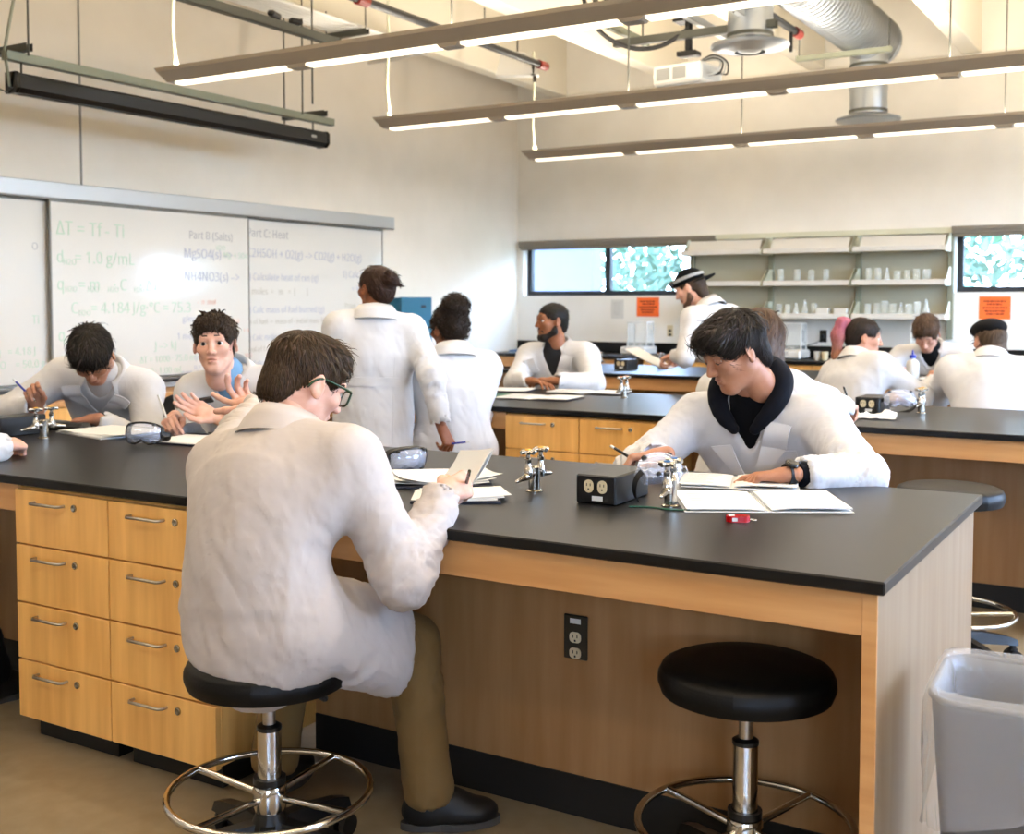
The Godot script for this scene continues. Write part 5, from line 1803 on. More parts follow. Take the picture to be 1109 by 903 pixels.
func person(s: Dictionary) -> Node3D:
	var f: Vector3 = s.face.normalized()
	var right := f.cross(Vector3.UP).normalized()
	var hip: Vector3 = s.hip
	var neck: Vector3 = s.neck
	var base := Vector3(hip.x, 0, hip.z)
	var root := thing("person", s.label, "person", base, 0.0, s.get("group", "students in white coats"))
	var shift := Transform3D(Basis.IDENTITY, -base)
	var cell: float = s.get("cell", 0.012)
	var scale_: float = s.get("scale", 1.0)
	var ty := (neck - hip).normalized()
	var tx := (right - ty * right.dot(ty)).normalized()
	if s.has("twist"):
		tx = tx.rotated(ty, s.twist)
	var T := Transform3D(Basis(tx, ty, tx.cross(ty)), hip)
	var L := (neck - hip).length()
	var sw: float = s.get("shoulder", 0.185)
	var drop: float = s.get("drop", 0.080)
	var shR: Vector3 = neck + tx * sw - ty * drop + s.get("shr", Vector3.ZERO)
	var shL: Vector3 = neck - tx * sw - ty * drop + s.get("shl", Vector3.ZERO)
	var ua: float = 0.285 * scale_
	var fa: float = 0.255 * scale_
	var wrR: Vector3 = s.wr
	var wrL: Vector3 = s.wl
	var elR := limb_ik(shR, wrR, ua, fa, s.get("pole_r", Vector3.DOWN * 0.8 + right * 0.5 - f * 0.3))
	var elL := limb_ik(shL, wrL, ua, fa, s.get("pole_l", Vector3.DOWN * 0.8 - right * 0.5 - f * 0.3))
	wrR = elR + (wrR - elR).normalized() * fa
	wrL = elL + (wrL - elL).normalized() * fa
	var bulk: float = s.get("bulk", 0.0)
	var bend: float = s.get("bend", 0.03)
	var d := {"T": T, "inv": T.affine_inverse(), "arms": [[shR, elR, wrR], [shL, elL, wrL]], "L": L, "seed": s.get("seed", 3) * 1.7}
	var H := Transform3D(frame_of(s.look, s.get("head_up", Vector3.UP)) * Basis.from_scale(Vector3.ONE * s.get("head_size", 1.0)), s.head)
	var sq := Vector3(1, 1, 0.66)
	# --- skin: one continuous body (head, neck, trunk, arms, hands)
	s_clear()
	cap(H * Vector3(0, -0.06, -0.022), neck + ty * -0.02, 0.050, 0.056, 0.03)
	cap_in(T, sq, Vector3(0, 0.05, bend), Vector3(0, L * 0.66, 0.02), 0.09, 0.095, 0.05)
	cap(neck - ty * 0.06, shR, 0.045, 0.04, 0.04)
	cap(neck - ty * 0.06, shL, 0.045, 0.04, 0.04)
	cap(shR, elR, 0.040, 0.034, 0.02)
	cap(shL, elL, 0.040, 0.034, 0.02)
	cap(elR, wrR, 0.034, 0.025, 0.02)
	cap(elL, wrL, 0.034, 0.025, 0.02)
	var bst := SurfaceTool.new()
	bst.begin(Mesh.PRIMITIVE_TRIANGLES)
	bst.append_from(s_solid(0.016), 0, shift)
	bst.append_from(head_mesh(s.get("female", false), s.get("head_cell", 0.0045)), 0, shift * H)
	for h in [[1.0, wrR, s.get("hand_r", {}), elR], [-1.0, wrL, s.get("hand_l", {}), elL]]:
		var fore: Vector3 = (h[1] - h[3]).normalized()
		var dir: Vector3 = h[2].get("dir", fore)
		var palm: Vector3 = h[2].get("palm", Vector3.DOWN)
		var hb := frame_of(dir, -palm)
		var hs: float = s.get("hand_size", 0.98)
		bst.append_from(hand_mesh(h[0], h[2].get("pose", "rest"), s.get("hand_cell", 0.004)), 0, shift * Transform3D(hb * Basis.from_scale(Vector3.ONE * hs), h[1]))
	part(root, "body", bst.commit(), skin_mat(s.skin))
	# --- legs
	if s.has("knee_r"):
		s_clear()
		var hr: Vector3 = hip + right * 0.08
		var hl: Vector3 = hip - right * 0.08
		var legs := [[hr, s.knee_r, s.ankle_r], [hl, s.knee_l, s.ankle_l]]
		cap(hr, hl, 0.088, 0.088, 0.04)
		cap_in(T, sq, Vector3(0, 0.0, 0), Vector3(0, 0.12, 0), 0.125, 0.115, 0.05)
		for l in legs:
			cap(l[0], l[1], 0.082, 0.066, 0.04)
			cap(l[1], l[2], 0.066, 0.056, 0.02)
			cap(l[1].lerp(l[2], 0.72), l[2], 0.052, 0.060, 0.02)
			var dn: Vector3 = (l[2] - l[1]).normalized()
			cap(l[2] + dn * 0.045, l[2] + dn * 0.16, 0.045, 0.12, 0.008, true)
		var d2 := {"T": T, "inv": T.affine_inverse(), "arms": [[hr, s.knee_r, s.ankle_r], [hl, s.knee_l, s.ankle_l]], "L": L}
		part(root, "trousers", garment(s.get("leg_cell", 0.018), d2, s.get("leg_crease", 0.011)), cloth_mat("trousers_%s" % s.trousers.to_html(), s.trousers), shift)
		for l in [[s.ankle_r, s.get("toe_r", f)], [s.ankle_l, s.get("toe_l", f)]]:
			shoe(root, l[0], l[1], shift, s.get("shoe_color", Color(0.012, 0.012, 0.013)))
	# --- shirt under the coat
	var vopen: float = s.get("vopen", 0.0)
	if vopen > 0.0:
		s_clear()
		cap_in(T, sq, Vector3(0, L * 0.34, bend), Vector3(0, L * 0.55, bend * 0.6), 0.120 + bulk, 0.154 + bulk, 0.04)
		cap_in(T, sq, Vector3(0, L * 0.55, bend * 0.6), Vector3(0, L * 0.80, 0.0), 0.154 + bulk, 0.088, 0.05)
		cap(neck - ty * 0.065, shR, 0.052, 0.048, 0.05)
		cap(neck - ty * 0.065, shL, 0.052, 0.048, 0.05)
		cap(neck - ty * 0.06, neck + (H * Vector3(0, -0.06, -0.02) - neck) * 0.10, 0.066, 0.064, 0.03)
		part(root, s.get("shirt_name", "shirt"), garment(0.012, d, 0.004), cloth_mat("shirt_%s" % s.shirt.to_html(), s.shirt), shift)
	# --- coat
	s_clear()
	if s.has("knee_r") and not s.get("standing", false):
		var hr: Vector3 = hip + right * 0.085
		var hl: Vector3 = hip - right * 0.085
		var sk: float = s.get("skirt", 0.62)
		for l in [[hr, s.knee_r, 1.0], [hl, s.knee_l, -1.0]]:
			var e: Vector3 = l[0].lerp(l[1], sk)
			var ext: Vector3 = l[0].lerp(l[1], sk + 0.25)
			cap(l[0], ext, 0.120, 0.100, 0.05)
			cap(l[0] + right * l[2] * 0.06 + Vector3.DOWN * 0.03, ext + right * l[2] * 0.045 + Vector3.DOWN * s.get("hang", 0.06), 0.065, 0.05, 0.06)
		cap(hr.lerp(s.knee_r, sk * 0.5), hl.lerp(s.knee_l, sk * 0.5), 0.085, 0.085, 0.06)
		for l in [[hr, s.knee_r], [hl, s.knee_l]]:
			var dn: Vector3 = (l[1] - l[0]).normalized()
			var e: Vector3 = l[0].lerp(l[1], sk)
			cap(e + dn * 0.30, e + dn * 0.5, 0.30, 0.30, 0.010, true)
			cap(e - dn * 0.03, e + dn * 0.2, 0.080, 0.10, 0.008, true)
		if s.get("tails", false):
			cap_in(T, sq, Vector3(0, 0.0, 0.03), Vector3(0, -0.02, 0.03), 0.180, 0.160, 0.04)
	else:
		cap_in(T, Vector3(1, 1, 0.72), Vector3(0, 0.0, 0.0), Vector3(0, -0.42, 0.01), 0.172 + bulk, 0.205 + bulk, 0.06)
		cap_in(T, Vector3(1, 1, 0.72), Vector3(0, -0.64, 0), Vector3(0, -0.8, 0), 0.17, 0.4, 0.008, true)
	for arm in [[shR, elR, wrR], [shL, elL, wrL]]:
		var fd: Vector3 = (arm[2] - arm[1]).normalized()
		cap(arm[0], arm[1], 0.066 + bulk * 0.6, 0.056 + bulk * 0.5, 0.03)
		cap(arm[1], arm[2] - fd * s.get("cuff", 0.025), 0.056 + bulk * 0.5, 0.044 + bulk * 0.4, 0.03)
		cap(arm[2] - fd * (s.get("cuff", 0.025) + 0.005), arm[2] + fd * 0.15, 0.034, 0.10, 0.006, true)
	cap_in(T, sq, Vector3(0, -0.02, 0.0), Vector3(0, L * 0.30, bend), 0.172 + bulk, 0.154 + bulk, 0.05)
	cap_in(T, sq, Vector3(0, L * 0.30, bend), Vector3(0, L * 0.56, bend * 0.8), 0.154 + bulk, 0.172 + bulk, 0.05)
	cap_in(T, sq, Vector3(0, L * 0.56, bend * 0.8), Vector3(0, L * 0.79, 0.012), 0.172 + bulk, 0.10, 0.05)
	cap(neck - ty * 0.055, shR - ty * 0.005, 0.058, 0.060, 0.06)
	cap(neck - ty * 0.055, shL - ty * 0.005, 0.058, 0.060, 0.06)
	cap_in(T, sq, Vector3(-sw * 0.62, L - 0.13, bend * 0.5), Vector3(sw * 0.62, L - 0.13, bend * 0.5), 0.098 + bulk, 0.098 + bulk, 0.07)
	if vopen > 0.0:
		# the V of the open front: a wedge in front of the chest
		var yb := L - vopen
		var wv: float = s.get("vwidth", 0.075)
		for k in 7:
			var t0 := float(k) / 7.0
			var y := lerpf(yb + 0.012, L + 0.03, t0)
			var y2 := lerpf(yb + 0.012, L + 0.03, t0 + 1.0 / 7.0)
			var w0 := maxf(wv * t0, 0.006)
			var w1 := wv * (t0 + 1.0 / 7.0)
			cap_in(T, Vector3(1, 1, 4.0), Vector3(0, y, -0.20), Vector3(0, y2, -0.20), w0, w1, 0.004, true)
	cap(neck + ty * -0.01 - T.basis.z * 0.01, H * Vector3(0, -0.09, -0.02), 0.060, 0.066, 0.01, true)
	var white: StandardMaterial3D = cloth_mat(s.get("coat_mat", "white_coat"), s.get("coat_color", Color(0.76, 0.755, 0.755)))
	var amp: float = s.get("crease", 0.0065)
	var coat := part(root, "lab_coat", garment(cell, d, amp), white, shift)
	# --- what is sewn to the coat
	if vopen > 0.0:
		var yb := L - vopen
		var wv: float = s.get("vwidth", 0.075)
		for sx in [-1.0, 1.0]:
			var top := Vector2(sx * wv * 0.98, L - 0.01)
			var bot := Vector2(sx * 0.004, yb - 0.005)
			var mid := top.lerp(bot, 0.45)
			var q1: Array = [top.lerp(bot, 0.12), mid, mid + Vector2(sx * 0.074, -0.014), top.lerp(bot, 0.16) + Vector2(sx * 0.078, -0.004)]
			var q2: Array = [mid, bot, bot + Vector2(sx * 0.012, -0.004), mid + Vector2(sx * 0.074, -0.014)]
			if sx < 0.0:
				q1 = [q1[1], q1[0], q1[3], q1[2]]
				q2 = [q2[1], q2[0], q2[3], q2[2]]
			q1 = [q1[3], q1[2], q1[1], q1[0]]
			q2 = [q2[3], q2[2], q2[1], q2[0]]
			var lp := part(coat, "lapel", patch(d, q1, -1.0, 7, 6, 0.017, amp * 0.5, 0.004, 0.008), white)
			part(coat, "lapel", patch(d, q2, -1.0, 7, 6, 0.017, amp * 0.5, 0.004, 0.008), white)
			lp.name = "lapel"
		part(coat, "placket", patch(d, [Vector2(-0.018, 0.05), Vector2(0.018, 0.05), Vector2(0.018, yb - 0.01), Vector2(-0.018, yb - 0.01)], -1.0, 3, 9, 0.003, amp, 0.003), white)
		if s.get("pocket", true):
			part(coat, "breast_pocket", patch(d, [Vector2(-0.145, L * 0.46), Vector2(-0.055, L * 0.46), Vector2(-0.055, L * 0.68), Vector2(-0.145, L * 0.68)], -1.0, 5, 5, 0.004, amp, 0.003), white)
	if s.has("back_seams"):
		for e in s.back_seams:
			part(coat, e[0], patch(d, e[1], 1.0, e[2], e[3], e[4], amp, 0.003), white)
	collar(coat, d, neck, ty, tx, T.basis.z, s, white, shift)
	# --- hair, brows, eyes
	var hc: Color = s.get("hair_color", Color(0.02, 0.014, 0.010))
	if s.has("hair"):
		part(root, "hair", hair_mesh(s.hair, s.get("hair_cell", 0.007), s.get("locks", 500), s.get("lock_length", 0.035), s.get("seed", 3), hc, s.get("hair_grow", 0.0), s.get("lift", 0.25), s.get("comb", Vector3(0.1, -0.3, 1.0)), s.get("lock_width", 0.0028)), hair_mat(), shift * H)
	if s.get("face_parts", true):
		face_parts(root, shift * H, s, hc)
	d["root"] = root
	d["shift"] = shift
	d["H"] = H
	d["wrR"] = wrR
	d["wrL"] = wrL
	d["elR"] = elR
	d["elL"] = elL
	d["neck"] = neck
	d["ty"] = ty
	d["tx"] = tx
	people.append(d)
	return root


var people := []


func collar(coat: Node3D, d: Dictionary, neck: Vector3, ty: Vector3, tx: Vector3, tz: Vector3, s: Dictionary, m: Material, _shift: Transform3D) -> void:
	var span: float = s.get("collar_span", 2.45)
	var n := 29
	var rows := 5
	var pts := []
	var c := neck - ty * 0.012 + tz * 0.010
	for j in rows:
		for i in n:
			var a := -span + 2.0 * span * i / (n - 1)
			var fr := absf(a) / PI
			var hgt: float = s.get("collar_height", 0.050) * (1.0 - 0.35 * fr)
			var rr: float = [0.068, 0.071, 0.076, 0.090, 0.106][j]
			var yy: float = [-0.02, hgt * 0.75, hgt, hgt * 0.45, -0.016][j]
			# the points of the collar hang lower at the front
			if j >= 3:
				yy -= 0.030 * fr * fr
				rr += 0.012 * fr
			var dir := tx * sin(a) * 1.08 + tz * cos(a)
			pts.append(c + dir * rr * s.get("collar_size", 1.0) + ty * (yy - 0.035 * fr * fr))
	var st := st_new()
	var loc := []
	for p in pts:
		loc.append(p)
	add_grid(st, loc, n, rows, 0.003)
	part(coat, "collar", done(st), m)


func face_parts(root: Node3D, H: Transform3D, s: Dictionary, hc: Color) -> void:
	var brow := hc
	var bm := "brow_%s" % brow.to_html()
	if not mats.has(bm):
		mk(bm, Color(brow.r, brow.g, brow.b).linear_to_srgb(), 0.7)
	if not mats.has("eye_white"):
		mk("eye_white", Color(0.80, 0.78, 0.75), 0.2)
		mk("iris_brown", Color(0.03, 0.02, 0.015), 0.35, 0.0, 0.3)
		mk("iris_grey", Color(0.12, 0.14, 0.15), 0.2)
	var lip: Color = s.skin
	var lm := "lip_%s" % lip.to_html()
	if not mats.has(lm):
		mk(lm, Color(lip.r * 0.88, lip.g * 0.74, lip.b * 0.72), 0.45)
	var closed: float = s.get("lids", 0.25)
	for sx in [-1.0, 1.0]:
		part(root, "eyebrow", tube(curve_pts([Vector3(sx * 0.013, 0.0385, 0.0815), Vector3(sx * 0.030, 0.0385, 0.0795), Vector3(sx * 0.051, 0.0295, 0.069)], 5), 0.0048, 6, 0.0024), mats[bm], H)
		var e := part(root, "eye", lathe([Vector2(0, -0.012), Vector2(0.006, -0.0104), Vector2(0.0104, -0.006), Vector2(0.012, 0), Vector2(0.0104, 0.006), Vector2(0.006, 0.0104), Vector2(0, 0.012)], 16), mats.eye_white, H * Transform3D(Basis.from_scale(Vector3.ONE * 1.14), Vector3(sx * 0.031, 0.0085, 0.0700)))
		part(e, "iris", lathe([Vector2(0, 0.0), Vector2(0.0066, -0.001), Vector2(0.0062, 0.0004), Vector2(0, 0.0016)], 14), mats.iris_brown, Transform3D(Basis(Vector3.RIGHT, PI / 2 + s.get("gaze", 0.0)) * Basis.IDENTITY, Vector3(s.get("gaze_x", 0.0), -sin(s.get("gaze", 0.0)) * 0.011, 0.0112)))
		# upper lid: part of a ball turned down over the eye
		var st := st_new()
		var prof := []
		for k in 8:
			var a := lerpf(0.15 + closed * 1.25, PI / 2, 1.0 - k / 7.0)
			prof.append(Vector2(sin(a) * 0.0131, cos(a) * 0.0131))
		var lid := []
		for j in 6:
			for i in 11:
				var az := lerpf(-1.25, 1.25, i / 10.0)
				var el := lerpf(1.35, 0.62 - closed * 1.1, j / 5.0)
				lid.append(Vector3(sin(az) * cos(el), sin(el), cos(az) * cos(el)) * 0.0132)
		add_grid(st, lid, 11, 6, 0.001)
		part(e, "eyelid", done(st), skin_mat(s.skin))
		part(e, "lashes", tube(lash_line(0.62 - closed * 1.1), 0.0009, 4), mats.ink)
	part(root, "lip", lathe([Vector2(0, -0.021), Vector2(0.0040, -0.012), Vector2(0.0062, -0.004), Vector2(0.0058, 0.0), Vector2(0.0062, 0.004), Vector2(0.0040, 0.012), Vector2(0, 0.021)], 10), mats[lm], H * Transform3D(Basis(Vector3(0, 0, 0.8), Vector3(0.92, 0, 0), Vector3(0, 0.85, 0)), Vector3(0, -0.0505, 0.0862)))
	part(root, "lip", lathe([Vector2(0, -0.018), Vector2(0.0044, -0.010), Vector2(0.0068, 0.0), Vector2(0.0044, 0.010), Vector2(0, 0.018)], 10), mats[lm], H * Transform3D(Basis(Vector3(0, 0, 0.8), Vector3(0.92, 0, 0), Vector3(0, 0.85, 0)), Vector3(0, -0.0615, 0.0842)))


func lash_line(el: float) -> Array:
	var out := []
	for i in 11:
		var az := lerpf(-1.2, 1.2, i / 10.0)
		out.append(Vector3(sin(az) * cos(el), sin(el), cos(az) * cos(el)) * 0.0140)
	return out


func shoe(root: Node3D, ankle: Vector3, toward: Vector3, shift: Transform3D, c: Color) -> void:
	if not mats.has("shoe_%s" % c.to_html()):
		mk("shoe_%s" % c.to_html(), c, 0.55)
		mk("shoe_sole", Color(0.22, 0.21, 0.20), 0.6)
		mk("sole_edge", Color(0.55, 0.53, 0.5), 0.6)
	var key := "shoe_mesh"
	if not head_cache.has(key):
		s_clear()
		ell(Vector3(0, 0.048, -0.03), Vector3(0.036, 0.045, 0.058), 0.02)
		ell(Vector3(0, 0.036, 0.08), Vector3(0.047, 0.034, 0.075), 0.03)
		ell(Vector3(0, 0.055, 0.025), Vector3(0.038, 0.045, 0.06), 0.03)
		cap(Vector3(0, 0.05, -0.025), Vector3(0, 0.125, -0.035), 0.042, 0.045, 0.02)
		cap(Vector3(0, 0.13, -0.035), Vector3(0, 0.18, -0.04), 0.038, 0.05, 0.006, true)
		ell(Vector3(0, -0.05, 0.03), Vector3(0.4, 0.066, 0.4), 0.004, true)
		head_cache[key] = s_solid(0.006)
		var ol := PackedVector2Array()
		for k in 28:
			var a := TAU * k / 28.0
			var w := 0.045 if sin(a) > 0.0 else 0.036
			ol.append(Vector2(cos(a) * w, 0.035 + sin(a) * 0.125))
		head_cache["sole_mesh"] = prism(ol, -0.018, 0.0)
	var fl := Vector3(toward.x, 0, toward.z)
	var b := Basis(Vector3.UP.cross(fl.normalized()), Vector3.UP, fl.normalized())
	var X := shift * Transform3D(b, Vector3(ankle.x, 0, ankle.z) + fl.normalized() * 0.02)
	var sh := part(root, "shoe", head_cache[key], mats["shoe_%s" % c.to_html()], X)
	part(sh, "sole", head_cache["sole_mesh"], mats.shoe_sole, Transform3D(Basis(Vector3.RIGHT, PI / 2), Vector3(0, 0.002, 0)))
	for k in 4:
		var z := 0.035 + 0.02 * k
		part(sh, "lace", tube(curve_pts([Vector3(-0.024, 0.080 - 0.010 * k, z), Vector3(0, 0.096 - 0.011 * k, z + 0.004), Vector3(0.024, 0.080 - 0.010 * k, z)], 4), 0.0028, 5), mats.pipe_black)


func build_people() -> void:
	cloth_noise.seed = 4
	cloth_noise.frequency = 1.0
	cloth_ridge.seed = 9
	cloth_ridge.frequency = 1.0
	cloth_ridge.noise_type = FastNoiseLite.TYPE_SIMPLEX_SMOOTH
	var fair := Color(0.78, 0.60, 0.51)
	var pale := Color(0.82, 0.65, 0.57)
	var tan_ := Color(0.66, 0.48, 0.38)
	var brown := Color(0.50, 0.31, 0.20)
	var jeans := Color(0.06, 0.08, 0.13)
	# --- the student in front, from behind, on the stool
	person({
		"label": "student from behind on a stool, white coat, green glasses, khaki trousers, holding papers", "face": Vector3(0.05, 0, -1), "hip": Vector3(-1.76, 0.605, -1.87), "neck": Vector3(-1.80, 1.01, -2.0),
		"head": Vector3(-1.815, 1.104, -2.075), "look": Vector3(0.36, -0.50, -0.95), "bend": 0.06, "shoulder": 0.195, "drop": 0.085,
		"wr": Vector3(-1.505, 0.852, -2.20), "wl": Vector3(-2.285, 1.000, -2.42), "pole_r": Vector3(0.25, -0.8, 0.55), "pole_l": Vector3(-0.6, -0.7, 0.0),
		"hand_r": {"dir": Vector3(0.10, 0.12, -1.0), "palm": Vector3(-0.8, -0.5, 0.1), "pose": "write"}, "hand_l": {"dir": Vector3(-0.95, 0.22, -0.1), "palm": Vector3(0.1, 0.9, 0.35), "pose": "open"},
		"knee_r": Vector3(-1.635, 0.465, -2.25), "ankle_r": Vector3(-1.60, 0.10, -2.27), "knee_l": Vector3(-2.0, 0.50, -2.24), "ankle_l": Vector3(-2.06, 0.10, -2.22), "toe_r": Vector3(0.75, 0, -0.65), "toe_l": Vector3(-0.2, 0, -1),
		"trousers": Color(0.46, 0.36, 0.22), "skin": pale, "hair": "short", "hair_color": Color(0.036, 0.021, 0.011), "locks": 5000, "lock_length": 0.028, "hair_cell": 0.006, "hair_grow": 0.0, "lock_width": 0.0018, "lift": 0.15,
		"cell": 0.0075, "leg_cell": 0.009, "bulk": 0.008, "skirt": 0.68, "hang": 0.10, "tails": true, "crease": 0.0115, "head_cell": 0.004,
		"coat_mat": "white_coat_warm", "coat_color": Color(0.70, 0.665, 0.64)})
	
	# --- the student with the navy hood, across the bench
	person({
		"label": "student in open white coat over a navy hood, looking down and writing across the bench", "face": Vector3(-0.05, 0, 1), "hip": Vector3(-1.16, 0.60, -3.62), "neck": Vector3(-1.185, 1.005, -3.44),
		"head": Vector3(-1.208, 1.146, -3.335), "look": Vector3(-0.62, -0.48, 0.78), "head_up": Vector3(-0.12, 1, 0.1), "bend": 0.03, "shoulder": 0.205, "head_size": 1.0,
		"wr": Vector3(-1.345, 0.850, -3.10), "wl": Vector3(-0.955, 0.825, -3.075), "pole_r": Vector3(-0.9, -0.6, -0.5), "pole_l": Vector3(1.0, -0.45, -0.1),
		"hand_r": {"dir": Vector3(-0.75, -0.12, 0.5), "palm": Vector3(0.25, -0.9, 0.1), "pose": "write"}, "hand_l": {"dir": Vector3(-0.95, -0.14, 0.25), "palm": Vector3(0, -1, 0), "pose": "point"},
		"knee_r": Vector3(-1.28, 0.56, -3.22), "ankle_r": Vector3(-1.28, 0.1, -3.30), "knee_l": Vector3(-1.02, 0.56, -3.22), "ankle_l": Vector3(-1.02, 0.1, -3.30), "trousers": jeans,
		"skin": tan_, "hair": "fringe", "hair_color": Color(0.016, 0.012, 0.010), "locks": 6000, "lock_length": 0.042, "hair_cell": 0.006, "hair_grow": 0.001, "lock_width": 0.0018, "lift": 0.3, "comb": Vector3(-0.6, 0.1, 0.9), "cell": 0.0075,
		"vopen": 0.235, "vwidth": 0.088, "shirt": Color(0.022, 0.028, 0.05), "shirt_name": "hooded_sweatshirt", "bulk": 0.012, "lids": 0.85, "gaze": 0.5, "head_cell": 0.004, "collar_span": 2.2, "collar_size": 1.12, "cuff": 0.065, "crease": 0.017, "coat_mat": "white_coat_clean", "coat_color": Color(0.775, 0.775, 0.79)})
	
	hood(people[1])
	# --- the two at the left
	person({
		"label": "student bent low over the bench writing, dark hair hiding the face, blue pen", "face": Vector3(0.45, 0, 1), "hip": Vector3(-4.30, 0.60, -3.58), "neck": Vector3(-4.00, 1.005, -3.28),
		"head": Vector3(-3.915, 1.075, -3.16), "look": Vector3(0.42, -0.86, 0.50), "head_up": Vector3(0.3, 0.8, 0.5), "bend": 0.05, "shoulder": 0.172,
		"wr": Vector3(-4.06, 0.872, -3.00), "wl": Vector3(-3.86, 0.822, -3.12), "pole_r": Vector3(-1.0, -0.35, 0.2), "pole_l": Vector3(0.5, -0.7, -0.3),
		"hand_r": {"dir": Vector3(0.15, 0.72, 0.35), "palm": Vector3(0.6, -0.2, 0.4), "pose": "write"}, "hand_l": {"dir": Vector3(-0.85, -0.12, 0.3), "palm": Vector3(0, -1, 0), "pose": "rest"},
		"knee_r": Vector3(-4.12, 0.58, -3.2), "ankle_r": Vector3(-4.10, 0.1, -3.26), "knee_l": Vector3(-3.88, 0.58, -3.26), "ankle_l": Vector3(-3.86, 0.1, -3.3), "trousers": jeans,
		"skin": tan_, "hair": "fringe", "hair_color": Color(0.012, 0.009, 0.007), "locks": 4500, "lock_length": 0.045, "hair_grow": 0.002, "lift": 0.25, "seed": 12, "lock_width": 0.002,
		"vopen": 0.16, "vwidth": 0.085, "shirt": Color(0.72, 0.70, 0.68), "bulk": 0.014, "pocket": false, "lids": 0.9})
	person({
		"label": "student facing the camera with startled look, white coat over light blue shirt, phone in hand", "face": Vector3(0.55, 0, 1), "hip": Vector3(-3.42, 0.60, -3.60), "neck": Vector3(-3.345, 1.015, -3.36),
		"head": Vector3(-3.325, 1.132, -3.27), "look": Vector3(0.62, -0.02, 0.88), "head_up": Vector3(-0.06, 1, 0), "bend": 0.03, "shoulder": 0.165, "drop": 0.085,
		"wr": Vector3(-3.40, 0.855, -3.12), "wl": Vector3(-3.185, 0.862, -3.13), "pole_r": Vector3(-0.15, -1.0, -0.3), "pole_l": Vector3(0.9, -0.6, -0.2),
		"hand_r": {"dir": Vector3(0.35, -0.05, 0.5), "palm": Vector3(0.5, -0.7, 0.0), "pose": "write"}, "hand_l": {"dir": Vector3(-0.62, 0.40, 0.40), "palm": Vector3(-0.5, 0.45, 0.5), "pose": "rest"},
		"knee_r": Vector3(-3.45, 0.57, -3.22), "ankle_r": Vector3(-3.45, 0.1, -3.3), "knee_l": Vector3(-3.22, 0.57, -3.24), "ankle_l": Vector3(-3.2, 0.1, -3.3), "trousers": jeans,
		"skin": pale, "hair": "short", "hair_color": Color(0.030, 0.019, 0.012), "locks": 4500, "lock_length": 0.026, "hair_grow": 0.001, "seed": 21, "lift": 0.5, "lock_width": 0.002, "comb": Vector3(0.5, 0.0, 0.6),
		"vopen": 0.21, "vwidth": 0.07, "shirt": Color(0.42, 0.56, 0.68), "bulk": 0.008, "lids": 0.05, "pocket": false, "collar_span": 2.3, "head_cell": 0.004})
	
	# --- standing and seated women beyond the bench
	person({
		"label": "woman standing with her back turned, belted white coat, dark hair pinned up", "face": Vector3(-0.62, 0, -0.78), "hip": Vector3(-3.265, 0.80, -4.20), "neck": Vector3(-3.265, 1.255, -4.22),
		"head": Vector3(-3.285, 1.358, -4.25), "look": Vector3(-0.97, 0.0, -0.25), "female": true, "shoulder": 0.165, "bend": 0.015, "scale": 0.93, "head_size": 0.95,
		"wr": Vector3(-2.93, 0.735, -4.27), "wl": Vector3(-3.56, 0.75, -4.38), "pole_r": Vector3(0.9, -0.1, 0.5), "pole_l": Vector3(-0.9, 0, 0.3),
		"hand_r": {"dir": Vector3(0.35, -0.85, -0.1), "palm": Vector3(-0.8, -0.3, -0.2), "pose": "grip"}, "hand_l": {"pose": "rest", "palm": Vector3(0.8, 0, -0.3)},
		"knee_r": Vector3(-3.20, 0.44, -4.24), "ankle_r": Vector3(-3.20, 0.1, -4.22), "knee_l": Vector3(-3.36, 0.44, -4.16), "ankle_l": Vector3(-3.36, 0.1, -4.14), "standing": true, "trousers": jeans,
		"skin": brown, "hair": "bun", "hair_color": Color(0.030, 0.015, 0.010), "locks": 700, "lock_length": 0.04, "lift": 0.1, "comb": Vector3(0, 0.1, -1.4), "seed": 31, "cell": 0.011, "crease": 0.011,
		"back_seams": [["half_belt", [Vector2(-0.115, 0.115), Vector2(0.115, 0.115), Vector2(0.115, 0.155), Vector2(-0.115, 0.155)], 12, 4, 0.006], ["back_seam", [Vector2(-0.003, -0.35), Vector2(0.003, -0.35), Vector2(0.003, 0.34), Vector2(-0.003, 0.34)], 2, 24, 0.002], ["princess_seam", [Vector2(0.085, -0.3), Vector2(0.09, -0.3), Vector2(0.095, 0.25), Vector2(0.09, 0.25)], 2, 20, 0.002]]})
	person({
		"label": "seated woman seen from behind, curly dark hair gathered on top, white coat", "face": Vector3(-0.75, 0, -0.66), "hip": Vector3(-3.02, 0.62, -4.50), "neck": Vector3(-3.055, 1.072, -4.55),
		"head": Vector3(-3.115, 1.165, -4.60), "look": Vector3(-0.95, -0.12, -0.30), "female": true, "shoulder": 0.16, "bend": 0.02, "scale": 0.95, "head_size": 0.96,
		"wr": Vector3(-3.22, 0.84, -4.86), "wl": Vector3(-3.36, 0.80, -4.62), "pole_r": Vector3(0.4, -0.8, 0.2), "pole_l": Vector3(-0.4, -0.8, 0.4),
		"knee_r": Vector3(-3.28, 0.56, -4.66), "ankle_r": Vector3(-3.30, 0.12, -4.64), "knee_l": Vector3(-3.36, 0.56, -4.46), "ankle_l": Vector3(-3.38, 0.12, -4.44), "trousers": jeans,
		"skin": brown, "hair": "curly", "hair_color": Color(0.018, 0.011, 0.007), "locks": 1500, "lock_length": 0.022, "seed": 44, "bulk": 0.006, "crease": 0.014})
	
